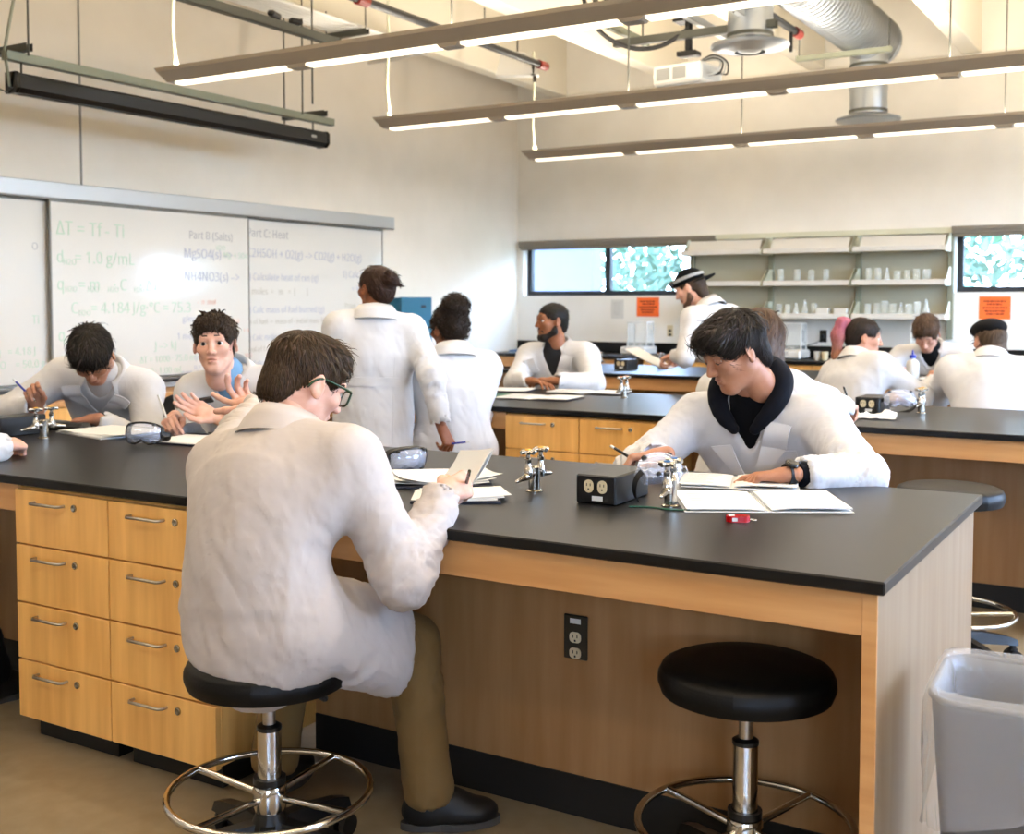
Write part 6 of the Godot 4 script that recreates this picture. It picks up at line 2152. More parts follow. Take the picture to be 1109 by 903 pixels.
	# --- the bearded student behind the middle bench
	person({
		"label": "bearded student with cropped black hair, white coat over grey shirt, looking left", "face": Vector3(0.05, 0, 1), "hip": Vector3(-3.40, 0.60, -6.34), "neck": Vector3(-3.41, 1.04, -6.22),
		"head": Vector3(-3.41, 1.178, -6.17), "look": Vector3(-0.55, 0.0, 0.75), "bend": 0.03, "shoulder": 0.20,
		"wr": Vector3(-3.36, 0.835, -5.84), "wl": Vector3(-3.22, 0.84, -5.86), "pole_r": Vector3(-1, -0.5, -0.2), "pole_l": Vector3(1, -0.5, -0.2),
		"hand_r": {"dir": Vector3(0.85, -0.05, 0.2), "pose": "rest"}, "hand_l": {"dir": Vector3(-0.9, 0.05, 0.15), "pose": "rest"},
		"knee_r": Vector3(-3.5, 0.57, -5.95), "ankle_r": Vector3(-3.5, 0.1, -6.02), "knee_l": Vector3(-3.28, 0.57, -5.95), "ankle_l": Vector3(-3.28, 0.1, -6.02), "trousers": jeans,
		"skin": Color(0.55, 0.36, 0.24), "hair": "buzz", "hair_color": Color(0.010, 0.008, 0.007), "locks": 500, "lock_length": 0.010, "seed": 51, "vopen": 0.26, "vwidth": 0.095, "shirt": Color(0.16, 0.155, 0.16), "bulk": 0.016, "pocket": false, "cell": 0.013})
	beard(people[6], Color(0.012, 0.009, 0.008), 1.0)
	# --- the standing one in the cap
	person({
		"label": "student standing in a backwards black cap with goggles on it, reading a sheet", "face": Vector3(-1, 0, -0.35), "hip": Vector3(-2.48, 0.86, -6.88), "neck": Vector3(-2.70, 1.275, -6.94),
		"head": Vector3(-2.805, 1.388, -6.92), "look": Vector3(-0.92, -0.42, 0.10), "bend": 0.03, "shoulder": 0.19, "head_up": Vector3(0, 1, 0),
		"wr": Vector3(-2.90, 0.965, -7.06), "wl": Vector3(-2.86, 0.96, -6.80), "hand_r": {"dir": Vector3(-0.9, -0.3, 0.1), "pose": "grip"}, "hand_l": {"dir": Vector3(-0.9, -0.3, 0.0), "pose": "grip"},
		"knee_r": Vector3(-2.44, 0.47, -6.98), "ankle_r": Vector3(-2.40, 0.1, -6.98), "knee_l": Vector3(-2.44, 0.47, -6.78), "ankle_l": Vector3(-2.40, 0.1, -6.78), "standing": true, "trousers": jeans,
		"skin": pale, "hair": "undercap", "hair_color": Color(0.04, 0.024, 0.014), "locks": 200, "lock_length": 0.02, "vopen": 0.15, "vwidth": 0.06, "shirt": Color(0.5, 0.5, 0.5), "pocket": false, "cell": 0.014, "lids": 0.8})
	baseball_cap(people[7])
	beard(people[7], Color(0.10, 0.055, 0.035), 0.5)
	# --- behind the hooded student: only hair and a sleeve show
	person({
		"label": "long-haired student hidden behind the hooded student, sleeve resting on the middle bench", "face": Vector3(0.15, 0, -1), "hip": Vector3(-1.47, 0.60, -4.18), "neck": Vector3(-1.47, 1.03, -4.32),
		"head": Vector3(-1.475, 1.150, -4.38), "look": Vector3(-0.2, -0.35, -0.9), "female": true, "shoulder": 0.165, "bend": 0.03, "scale": 0.96,
		"wr": Vector3(-1.235, 0.845, -4.86), "wl": Vector3(-1.66, 0.84, -4.84), "pole_r": Vector3(0.8, -0.7, 0.1), "pole_l": Vector3(-0.8, -0.7, 0.1),
		"hand_r": {"dir": Vector3(0.0, -0.05, -1), "pose": "write"}, "hand_l": {"pose": "rest"},
		"knee_r": Vector3(-1.36, 0.56, -4.58), "ankle_r": Vector3(-1.36, 0.1, -4.52), "knee_l": Vector3(-1.58, 0.56, -4.58), "ankle_l": Vector3(-1.58, 0.1, -4.52), "trousers": jeans,
		"skin": fair, "hair": "long", "hair_color": Color(0.060, 0.034, 0.020), "locks": 900, "lock_length": 0.08, "lift": 0.05, "seed": 61, "bulk": 0.008, "crease": 0.014, "cell": 0.013})
	
	# --- the group at the rear bench
	person({
		"label": "student seen from behind with a pink ponytail, white coat, leaning on the rear bench", "face": Vector3(0.55, 0, -0.85), "hip": Vector3(-1.68, 0.60, -6.58), "neck": Vector3(-1.675, 0.985, -6.72),
		"head": Vector3(-1.665, 1.088, -6.79), "look": Vector3(0.90, -0.12, -0.40), "female": true, "shoulder": 0.175, "bend": 0.03,
		"wr": Vector3(-1.30, 0.84, -6.95), "wl": Vector3(-1.80, 0.82, -7.02), "pole_r": Vector3(0.6, -0.8, 0.4), "pole_l": Vector3(-0.8, -0.6, 0.0),
		"knee_r": Vector3(-1.40, 0.57, -6.86), "ankle_r": Vector3(-1.42, 0.1, -6.82), "knee_l": Vector3(-1.62, 0.57, -6.96), "ankle_l": Vector3(-1.62, 0.1, -6.92), "trousers": jeans,
		"skin": fair, "hair": "tail", "hair_color": Color(0.020, 0.013, 0.010), "locks": 500, "lock_length": 0.04, "lift": 0.08, "seed": 71, "bulk": 0.012, "crease": 0.014, "cell": 0.013})
	ponytail(people[9], Color(0.30, 0.085, 0.11))
	person({
		"label": "student facing us with head bent over the rear bench, brown hair, dark shirt under coat", "face": Vector3(0.05, 0, 1), "hip": Vector3(-1.60, 0.62, -8.62), "neck": Vector3(-1.60, 0.985, -8.42),
		"head": Vector3(-1.605, 1.080, -8.28), "look": Vector3(0.02, -0.72, 0.70), "bend": 0.04, "shoulder": 0.205, "head_size": 1.05,
		"wr": Vector3(-1.72, 0.83, -8.12), "wl": Vector3(-1.46, 0.83, -8.12), "pole_r": Vector3(-1, -0.5, -0.2), "pole_l": Vector3(1, -0.5, -0.2),
		"hand_r": {"dir": Vector3(0.5, -0.05, 0.7), "pose": "grip"}, "hand_l": {"dir": Vector3(-0.5, -0.05, 0.7), "pose": "grip"},
		"knee_r": Vector3(-1.7, 0.57, -8.24), "ankle_r": Vector3(-1.7, 0.1, -8.3), "knee_l": Vector3(-1.5, 0.57, -8.24), "ankle_l": Vector3(-1.5, 0.1, -8.3), "trousers": jeans,
		"skin": fair, "hair": "short", "hair_color": Color(0.060, 0.034, 0.020), "locks": 800, "lock_length": 0.035, "hair_grow": 0.006, "seed": 81, "vopen": 0.20, "vwidth": 0.085, "shirt": Color(0.06, 0.065, 0.07), "bulk": 0.014, "pocket": false, "cell": 0.014, "lids": 0.9})
	person({
		"label": "student seen from behind in a dark flat cap, white coat, seated at the rear bench", "face": Vector3(-0.12, 0, -1), "hip": Vector3(-0.95, 0.60, -6.58), "neck": Vector3(-0.965, 0.995, -6.74),
		"head": Vector3(-0.985, 1.085, -6.82), "look": Vector3(-0.60, -0.15, -0.80), "female": true, "shoulder": 0.20, "bend": 0.04,
		"wr": Vector3(-0.78, 0.84, -7.00), "wl": Vector3(-1.12, 0.84, -7.04), "pole_r": Vector3(0.8, -0.7, 0.2), "pole_l": Vector3(-0.8, -0.7, 0.2),
		"knee_r": Vector3(-0.84, 0.57, -6.96), "ankle_r": Vector3(-0.84, 0.1, -6.9), "knee_l": Vector3(-1.06, 0.57, -6.96), "ankle_l": Vector3(-1.06, 0.1, -6.9), "trousers": jeans,
		"skin": fair, "hair": "undercap", "hair_color": Color(0.07, 0.045, 0.028), "locks": 500, "lock_length": 0.05, "lift": 0.1, "seed": 91, "bulk": 0.016, "crease": 0.014, "cell": 0.013})
	flat_cap(people[11])
	person({
		"label": "student at the right edge of the picture, only a white sleeve showing", "face": Vector3(-0.5, 0, 1), "hip": Vector3(-0.62, 0.60, -8.62), "neck": Vector3(-0.66, 1.00, -8.46),
		"head": Vector3(-0.68, 1.11, -8.38), "look": Vector3(-0.5, -0.5, 0.8), "shoulder": 0.20, "bend": 0.03, "wr": Vector3(-0.95, 0.84, -8.16), "wl": Vector3(-0.55, 0.84, -8.14), "pole_r": Vector3(-1, -0.5, -0.2),
		"knee_r": Vector3(-0.74, 0.57, -8.24), "ankle_r": Vector3(-0.74, 0.1, -8.3), "knee_l": Vector3(-0.54, 0.57, -8.24), "ankle_l": Vector3(-0.54, 0.1, -8.3), "trousers": jeans,
		"skin": fair, "hair": "short", "hair_color": Color(0.03, 0.02, 0.014), "locks": 300, "bulk": 0.014, "cell": 0.016, "seed": 95})
	# --- at the left edge: a hand on the bench, a dark trouser leg below it
	person({
		"label": "student cut by the left edge, hand on the bench, black trouser leg below", "face": Vector3(0.0, 0, -1), "hip": Vector3(-3.48, 0.57, -1.72), "neck": Vector3(-3.48, 1.02, -1.86),
		"head": Vector3(-3.48, 1.14, -1.93), "look": Vector3(-0.3, -0.25, -0.9), "shoulder": 0.19, "bend": 0.03, "wr": Vector3(-3.325, 0.835, -2.33), "wl": Vector3(-3.72, 0.84, -2.26), "pole_r": Vector3(0.6, -0.8, 0.2),
		"hand_r": {"dir": Vector3(-0.35, -0.1, -0.9), "palm": Vector3(-0.4, -0.9, 0), "pose": "grip"},
		"knee_r": Vector3(-3.30, 0.50, -2.15), "ankle_r": Vector3(-3.32, 0.10, -2.26), "knee_l": Vector3(-3.62, 0.50, -2.12), "ankle_l": Vector3(-3.62, 0.10, -2.18), "trousers": Color(0.012, 0.012, 0.014),
		"skin": pale, "hair": "short", "hair_color": Color(0.03, 0.02, 0.014), "locks": 300, "bulk": 0.012, "cell": 0.012, "seed": 97})
	
	# seats under those who sit behind benches
	for q in [[2, "stool under the student bent low over the bench", 0.46], [3, "stool under the student with the phone", 0.46], [1, "stool under the hooded student", 0.46], [5, "stool under the curly-haired woman", 0.48], [6, "stool under the bearded student", 0.46], [8, "stool under the long-haired student behind the hooded one", 0.46], [9, "stool under the student with the pink ponytail", 0.46], [10, "stool under the student with the bent brown head", 0.48], [11, "stool under the student in the flat cap", 0.46], [12, "stool under the student at the right edge", 0.46], [13, "stool under the student at the left edge", 0.43]]:
		var r: Node3D = people[q[0]].root
		stool("round black " + q[1], r.position, q[2], q[0] * 0.7, false)


func hood(d: Dictionary) -> void:
	# the hood lies round the neck, thick behind, running down to the front of the open coat
	s_clear()
	var T: Transform3D = d.T
	var L: float = d.L
	var ring := []
	for k in 21:
		var a := -2.80 + 5.60 * k / 20.0
		var fr := absf(a) / PI
		ring.append(T * Vector3(sin(a) * 0.104, L + 0.060 - 0.155 * pow(fr, 2.2), -0.012 + cos(a) * 0.092))
	for k in 20:
		var fr := absf(k - 9.5) / 9.5
		cap(ring[k], ring[k + 1], lerpf(0.046, 0.017, fr), lerpf(0.046, 0.017, fr), 0.02)
	var m := garment(0.007, d, 0.004)
	part(d.root, "hood", m, cloth_mat("hood_navy", Color(0.035, 0.045, 0.08)), d.shift)


func beard(d: Dictionary, c: Color, thick: float) -> void:
	s_clear()
	cap(Vector3(0.014, -0.096, 0.060), Vector3(-0.014, -0.096, 0.060), 0.021 + 0.004 * thick, 0.021 + 0.004 * thick, 0.02)
	for s in [-1.0, 1.0]:
		cap(Vector3(s * 0.057, -0.030, 0.004), Vector3(s * 0.054, -0.058, 0.006), 0.012, 0.018, 0.02)
		cap(Vector3(s * 0.053, -0.058, 0.006), Vector3(s * 0.018, -0.096, 0.058), 0.0185 + 0.003 * thick, 0.020 + 0.002 * thick, 0.02)
		cap(Vector3(s * 0.004, -0.040, 0.084), Vector3(s * 0.028, -0.060, 0.070), 0.006, 0.006, 0.01)
	ell(Vector3(0, -0.055, 0.095), Vector3(0.020, 0.009, 0.03), 0.006, true)
	var g := s_mesh(0.0045)
	var v: PackedVector3Array = g[0]
	var col := PackedColorArray()
	for i in v.size():
		var t := 1.0 + 0.5 * cloth_noise.get_noise_3d(v[i].x * 200.0, v[i].y * 200.0, v[i].z * 200.0)
		col.append(Color(c.r * t, c.g * t, c.b * t))
	part(d.root, "beard", solid(v, g[1], col), hair_mat(), d.shift * d.H)


func ponytail(d: Dictionary, c: Color) -> void:
	s_clear()
	cap(Vector3(0.0, 0.085, -0.105), Vector3(0.0, 0.075, -0.135), 0.022, 0.030, 0.02)
	cap(Vector3(0.0, 0.075, -0.135), Vector3(0.0, 0.0, -0.150), 0.032, 0.038, 0.03)
	cap(Vector3(0.0, 0.0, -0.150), Vector3(0.0, -0.12, -0.140), 0.038, 0.026, 0.03)
	cap(Vector3(0.0, -0.12, -0.140), Vector3(0.0, -0.17, -0.135), 0.026, 0.008, 0.03)
	var g := s_mesh(0.007)
	var v: PackedVector3Array = g[0]
	var nr := normals_of(v, g[1])
	var col := PackedColorArray()
	for i in v.size():
		var n := cloth_noise.get_noise_3d(v[i].x * 90.0, v[i].y * 8.0, v[i].z * 90.0)
		v[i] += nr[i] * n * 0.005
		var t := 1.0 + 0.5 * n
		var k := clampf((0.05 - v[i].y) * 6.0, 0.0, 1.0)
		col.append(Color(c.r * t, (c.g + 0.05 * k) * t, (c.b - 0.03 * k) * t))
	part(d.root, "ponytail", solid(v, g[1], col), hair_mat(), d.shift * d.H)
	part(d.root, "hair_tie", lathe([Vector2(0.020, -0.008), Vector2(0.027, -0.006), Vector2(0.027, 0.006), Vector2(0.020, 0.008)], 14), mats.black_rubber, d.shift * d.H * Transform3D(Basis(Vector3.RIGHT, PI / 2 + 0.3), Vector3(0, 0.083, -0.112)))


func baseball_cap(d: Dictionary) -> void:
	var X: Transform3D = d.shift * d.H
	s_clear()
	ell(Vector3(0, 0.045, -0.012), Vector3(0.083, 0.086, 0.103), 0.02)
	ell(Vector3(0, -0.05, 0.01), Vector3(0.2, 0.088, 0.2), 0.006, true)
	var c := part(d.root, "cap", s_solid(0.006), cloth_mat("cap_black", Color(0.018, 0.02, 0.026)), X)
	var st := st_new()
	var pts := []
	for j in 6:
		for i in 13:
			var a := lerpf(-1.15, 1.15, i / 12.0)
			var r := lerpf(0.0, 0.075, j / 5.0) * cos(a * 0.95)
			pts.append(Vector3(sin(a) * (0.083 + r * 0.3), 0.036 - 0.012 * absf(a) - 0.15 * r, -0.012 - cos(a) * 0.10 - r))
	add_grid(st, pts, 13, 6, 0.004)
	part(c, "brim", done(st), mats.cap_black)
	part(c, "button", lathe([Vector2(0, 0), Vector2(0.008, 0), Vector2(0.005, 0.005), Vector2(0, 0.006)], 10), mats.cap_black, pos(0, 0.131, -0.012))
	# goggles pushed up on the cap
	var g := Node3D.new()
	g.name = "goggles"
	d.root.add_child(g, true)
	g.transform = X
	var band := []
	for k in 33:
		var a := TAU * k / 32.0
		band.append(Vector3(sin(a) * 0.088, 0.066 + 0.006 * cos(a), -0.012 + cos(a) * 0.108))
	var bst := st_new()
	for k in 32:
		var n0 := Vector3(band[k].x, 0, band[k].z).normalized() * 0.003
		q4(bst, band[k] + Vector3(0, -0.010, 0) + n0, band[k + 1] + Vector3(0, -0.010, 0) + n0, band[k + 1] + Vector3(0, 0.010, 0) + n0, band[k] + Vector3(0, 0.010, 0) + n0)
	part(g, "strap", done(bst), mats.paper_grey)
	s_clear()
	for sx in [-1.0, 1.0]:
		ell(Vector3(sx * 0.034, 0.066, 0.090), Vector3(0.036, 0.026, 0.022), 0.02)
	part(g, "goggle_frame", s_solid(0.005), mats.black_gloss)


func flat_cap(d: Dictionary) -> void:
	s_clear()
	ell(Vector3(0, 0.070, -0.005), Vector3(0.088, 0.055, 0.112), 0.02)
	ell(Vector3(0, 0.060, 0.060), Vector3(0.070, 0.030, 0.070), 0.03)
	ell(Vector3(0, -0.045, -0.02), Vector3(0.25, 0.078, 0.25), 0.006, true)
	part(d.root, "flat_cap", s_solid(0.006), cloth_mat("cap_grey", Color(0.065, 0.065, 0.07)), d.shift * d.H)


# ------------------------------------------------------------------ things on the benches
func gas_valve(label: String, at: Vector3, cap_mat: Material, turn := 0.0, size := 1.0) -> void:
	var r := thing("gas_valve", label, "gas valve", at, turn, "twin gas valves on the benches")
	r.scale = Vector3.ONE * size
	part(r, "post", lathe([Vector2(0, 0), Vector2(0.023, 0), Vector2(0.023, 0.003), Vector2(0.016, 0.006), Vector2(0.016, 0.066), Vector2(0.013, 0.070), Vector2(0, 0.070)], 20), mats.nickel)
	for s in [1.0, -1.0]:
		var v := Node3D.new()
		v.name = "valve"
		r.add_child(v, true)
		v.position = Vector3(0, 0.050, 0)
		var st := st_new()
		add_tube(st, [Vector3(0, 0, 0.005 * s), Vector3(0, 0.002, 0.045 * s)], 0.0105, 12)
		add_lathe(st, [Vector2(0, -0.012), Vector2(0.012, -0.012), Vector2(0.013, 0.0), Vector2(0.012, 0.016), Vector2(0.009, 0.02), Vector2(0.0075, 0.03), Vector2(0.009, 0.033), Vector2(0.009, 0.042), Vector2(0.006, 0.045), Vector2(0.006, 0.055), Vector2(0, 0.055)], 14, pos(0, 0, 0.034 * s))
		part(v, "valve_body", done(st), mats.nickel)
		var nz := st_new()
		var prof := [Vector2(0, 0), Vector2(0.0105, 0), Vector2(0.0105, 0.006)]
		for k in 5:
			prof.append(Vector2(0.0095 - 0.001 * k, 0.010 + 0.010 * k))
			prof.append(Vector2(0.0072 - 0.001 * k, 0.018 + 0.010 * k))
		prof.append(Vector2(0.0, 0.062))
		add_lathe(nz, prof, 14, Transform3D(Basis(Vector3.RIGHT, PI / 2 if s > 0 else -PI / 2), Vector3(0, 0.0, 0.040 * s)), 3.0)
		part(v, "hose_nozzle", done(nz), mats.nickel, Transform3D(Basis(Vector3.RIGHT, 0.12 * s), Vector3.ZERO))
		var hd := st_new()
		for k in 4:
			var a := TAU * k / 4.0 + 0.4
			add_tube(hd, [Vector3.ZERO, Vector3(cos(a) * 0.013, 0.001, sin(a) * 0.013), Vector3(cos(a) * 0.024, 0.0, sin(a) * 0.024)], 0.0062, 8)
		add_lathe(hd, [Vector2(0, -0.006), Vector2(0.012, -0.006), Vector2(0.014, 0.0), Vector2(0.012, 0.006), Vector2(0, 0.006)], 16)
		var h := part(v, "handle", done(hd), mats.nickel, pos(0, 0.060, 0.034 * s))
		part(h, "index_cap", lathe([Vector2(0, 0.005), Vector2(0.009, 0.005), Vector2(0.008, 0.0085), Vector2(0, 0.009)], 14), cap_mat)


func power_box(label: String, at: Vector3, turn := 0.0) -> void:
	var r := thing("power_box", label, "power outlet", at, turn, "black bench power boxes")
	part(r, "housing", box(Vector3(0.112, 0.074, 0.20), 0.004), mats.black_plastic, pos(0, 0.037, 0))
	for sx in [-1.0, 1.0]:
		var s := part(r, "socket", prism(round_rect(0.026, 0.033, 0.0125, 6), 0.0, 0.003), mats.ivory_plastic, pos(sx * 0.019, 0.045, 0.099))
		for k in 2:
			part(s, "slot", box(Vector3(0.0022, 0.007, 0.001)), mats.ink, pos(-0.005 + 0.010 * k, 0.004, 0.0032))
		part(s, "slot", box(Vector3(0.004, 0.004, 0.001)), mats.ink, pos(0, -0.007, 0.0032))
	part(r, "label_strip", box(Vector3(0.030, 0.012, 0.001)), mats.paper, pos(0.005, 0.015, 0.1004))


func goggles(label: String, at: Vector3, turn: float, tilt: float, dark: bool, size := 1.0) -> void:
	var r := thing("safety_goggles", label, "goggles", at, turn, "safety goggles on the benches")
	var X := Transform3D(Basis.from_euler(Vector3(tilt, 0, 0)) * Basis.from_scale(Vector3.ONE * size), Vector3(0, (0.046 + 0.026 * absf(tilt)) * size, 0))
	# curved lens
	var lens := []
	var nx := 15
	var ny := 7
	for j in ny:
		for i in nx:
			var a := lerpf(-1.35, 1.35, float(i) / (nx - 1))
			var b := lerpf(-1.0, 1.0, float(j) / (ny - 1))
			var notch := 0.016 * exp(-pow(a / 0.22, 2.0)) * (1.0 if b < 0.0 else 0.0)
			lens.append(Vector3(sin(a) * 0.074, b * 0.042 * sqrt(maxf(cos(a * 0.98), 0.05)) + notch * -b, 0.012 + cos(a) * 0.050 * (1.0 - 0.45 * b * b)))
	var st := st_new()
	add_grid(st, lens, nx, ny, 0.002)
	part(r, "lens", done(st), mats.goggle_lens, X)
	# skirt round the lens
	var rim := []
	for i in nx:
		rim.append(lens[i])
	for j in range(1, ny):
		rim.append(lens[j * nx + nx - 1])
	for i in range(nx - 2, -1, -1):
		rim.append(lens[(ny - 1) * nx + i])
	for j in range(ny - 2, -1, -1):
		rim.append(lens[j * nx])
	var fr := part(r, "frame", tube(rim, 0.0042 if dark else 0.003, 7), mats.black_gloss if dark else mats.goggle_lens, X)
	var sk := []
	for p in rim:
		sk.append(p)
	for p in rim:
		sk.append(Vector3(p.x * 0.94, p.y * 0.94, p.z - 0.028))
	var ss := st_new()
	add_grid(ss, sk, rim.size(), 2, 0.0015)
	part(r, "face_skirt", done(ss), mats.black_rubber if dark else mats.goggle_lens, X)
	for k in 4:
		part(fr, "vent", lathe([Vector2(0, 0), Vector2(0.008, 0), Vector2(0.007, 0.008), Vector2(0, 0.008)], 12), mats.black_plastic, pos([-0.05, 0.05, -0.05, 0.05][k], [0.030, 0.030, -0.036, -0.036][k], 0.036))
	var strap := curve_pts([Vector3(0.076, 0, 0.02), Vector3(0.088, -0.006, -0.02), Vector3(0.05, -0.022, -0.07), Vector3(-0.02, -0.026, -0.085), Vector3(-0.075, -0.02, -0.05), Vector3(-0.086, -0.004, -0.01), Vector3(-0.076, 0, 0.02)], 6)
	var band := st_new()
	var bp := []
	for p in strap:
		bp.append(p + Vector3(0, 0.008, 0))
	for p in strap:
		bp.append(p - Vector3(0, 0.008, 0))
	add_grid(band, bp, strap.size(), 2, 0.002)
	part(r, "strap", done(band), mats.black_rubber, X)


func sheet_mesh(w: float, d: float, curl: float, seed_: int, thick := 0.0008) -> ArrayMesh:
	var pts := []
	for j in 7:
		for i in 7:
			var u := i / 6.0 - 0.5
			var v := j / 6.0 - 0.5
			var y := curl * (u * u * 1.6 + v * v * 0.8) + curl * 0.35 * sin(u * 5.0 + seed_) * v
			pts.append(Vector3(u * w, maxf(y, 0.0) + thick, -v * d))
	var st := st_new()
	add_grid(st, pts, 7, 7, thick)
	return done(st)


func print_lines(parent: Node, w: float, d: float, y: float, n: int, seed_: int) -> void:
	var r := RandomNumberGenerator.new()
	r.seed = seed_
	var st := st_new()
	for k in n:
		var len_ := w * r.randf_range(0.45, 0.8)
		add_box(st, Vector3(-w * 0.4 + len_ / 2, y, -d * 0.4 + d * 0.8 * k / n), Vector3(len_, 0.0003, 0.0022))
	var o := part(parent, "print", done(st), mats.paper_grey)
	o.set_meta("kind", "stuff")


func open_notebook(label: String, at: Vector3, turn: float, w := 0.41, d := 0.28, cover := "paper", rings := true, seed_ := 1) -> void:
	var r := thing("open_notebook", label, "notebook", at, turn, "open notebooks on the benches")
	part(r, "cover", box(Vector3(w, 0.002, d), 0.0008), mats[cover], pos(0, 0.001, 0))
	for s in [-1.0, 1.0]:
		var pts := []
		var st := st_new()
		var hgt := 0.009 if s > 0 else 0.006
		for j in 3:
			for i in 9:
				var u := i / 8.0
				var x: float = s * (0.006 + u * (w / 2 - 0.010))
				var y := hgt * (0.35 + 0.65 * sin(minf(u * 3.0, 1.0) * PI / 2)) * (1.0 - 0.10 * u) + 0.0035
				pts.append(Vector3(x, y, (1 - j) * (d / 2 - 0.004) * 1.0))
		if s < 0.0:
			var f := []
			for j in 3:
				for i in 9:
					f.append(pts[j * 9 + 8 - i])
			pts = f
		add_grid(st, pts, 9, 3, 0.0025)
		var pg := part(r, "page_block", done(st), mats.paper)
		var holder := Node3D.new()
		if s < 0.0:
			var ls := st_new()
			var rr := RandomNumberGenerator.new()
			rr.seed = seed_
			for k in 9:
				var len_ := (w / 2 - 0.06) * rr.randf_range(0.5, 1.0)
				add_box(ls, Vector3(-w / 2 + 0.03 + len_ / 2, hgt * 0.97 + 0.0036, -d * 0.36 + d * 0.085 * k), Vector3(len_, 0.0004, 0.0022))
			var lp := part(pg, "print", done(ls), mats.paper_grey)
			lp.set_meta("kind", "stuff")
		holder.free()
	if rings:
		var cs := st_new()
		for k in 16:
			var z := -d / 2 + d * (k + 0.5) / 16.0
			var ring := []
			for q in 9:
				var a := TAU * q / 8.0
				ring.append(Vector3(cos(a) * 0.007, 0.007 + sin(a) * 0.006, z))
			add_tube(cs, ring, 0.0008, 4, -1.0, 0, false)
		part(r, "spiral_binding", done(cs), mats.aluminium)


func paper_stack(label: String, at: Vector3, turn: float, w: float, d: float, curl: float, cover := "", n := 2) -> void:
	var r := thing("paper_sheets", label, "papers", at, turn, "loose papers on the benches")
	var y := 0.0
	if cover != "":
		part(r, "folder_cover", box(Vector3(w + 0.01, 0.006, d + 0.01), 0.001), mats[cover], pos(0.004, 0.003, 0.004))
		y = 0.006
	for k in n:
		part(r, "sheet", sheet_mesh(w, d, curl * (1.0 + 0.6 * k), k), mats.paper, turned(Vector3(0.012 * k, y + 0.0015 * k, -0.008 * k), 0.09 * k))
	var lines := Node3D.new()
	lines.free()


func pen(label: String, a: Vector3, b: Vector3, body: String, tip: String) -> void:
	var d := (b - a).normalized()
	var r := thing("pen", label, "pen", a, 0.0, "pens")
	part(r, "barrel", tube([d * 0.0, d * 0.10], 0.0045, 8), mats[body])
	part(r, "grip", tube([d * -0.022, d * 0.0], 0.0042, 8), mats[tip])
	part(r, "nib", tube([d * -0.034, d * -0.022], 0.001, 6, 0.004), mats.nickel)
	part(r, "cap_end", tube([d * 0.10, d * 0.118], 0.0042, 8), mats[tip])


func chair(label: String, at: Vector3, turn: float) -> void:
	var r := thing("plastic_chair", label, "chair", at, turn)
	# curved back with a hand hole, facing local -z (the sitter looks towards -z)
	var ol := round_rect(0.42, 0.40, 0.09, 6)
	var hole := round_rect(0.11, 0.032, 0.015, 4)
	for i in hole.size():
		hole[i] += Vector2(0, 0.135)
	var slabs := Geometry2D.clip_polygons(PackedVector2Array([Vector2(-0.25, -0.25), Vector2(-0.055, -0.25), Vector2(-0.055, 0.25), Vector2(-0.25, 0.25)]), PackedVector2Array())
	var st := st_new()
	var strips := [[-0.25, -0.055], [0.055, 0.25]]
	for s in strips:
		for p in Geometry2D.intersect_polygons(ol, PackedVector2Array([Vector2(s[0], -0.3), Vector2(s[1], -0.3), Vector2(s[1], 0.3), Vector2(s[0], 0.3)])):
			add_prism(st, p, -0.009, 0.009)
	for s in [[-0.3, 0.119], [0.151, 0.3]]:
		for p in Geometry2D.intersect_polygons(ol, PackedVector2Array([Vector2(-0.055, s[0]), Vector2(0.055, s[0]), Vector2(0.055, s[1]), Vector2(-0.055, s[1])])):
			add_prism(st, p, -0.009, 0.009)
	part(r, "backrest", done(st), mats.black_plastic, turned(Vector3(0, 0.68, 0.21), 0.0, -0.16))
	var sg := []
	for j in 9:
		for i in 9:
			var u := i / 8.0 - 0.5
			var v := j / 8.0 - 0.5
			sg.append(Vector3(u * 0.43, 0.45 + 0.03 * u * u * 4.0 + 0.03 * v * v * v * 8.0 * -1.0, -v * 0.42))
	st = st_new()
	add_grid(st, sg, 9, 9, 0.014)
	part(r, "seat", done(st), mats.black_plastic)
	for sx in [-1.0, 1.0]:
		part(r, "back_post", tube(curve_pts([Vector3(sx * 0.17, 0.43, 0.15), Vector3(sx * 0.17, 0.50, 0.215), Vector3(sx * 0.17, 0.62, 0.225)], 5), 0.011, 8), mats.black_plastic)
		part(r, "leg", tube([Vector3(sx * 0.18, 0.44, -0.16), Vector3(sx * 0.215, 0.0, -0.21)], 0.011, 8), mats.strut_grey)
		part(r, "leg", tube([Vector3(sx * 0.18, 0.44, 0.15), Vector3(sx * 0.215, 0.0, 0.23)], 0.011, 8), mats.strut_grey)


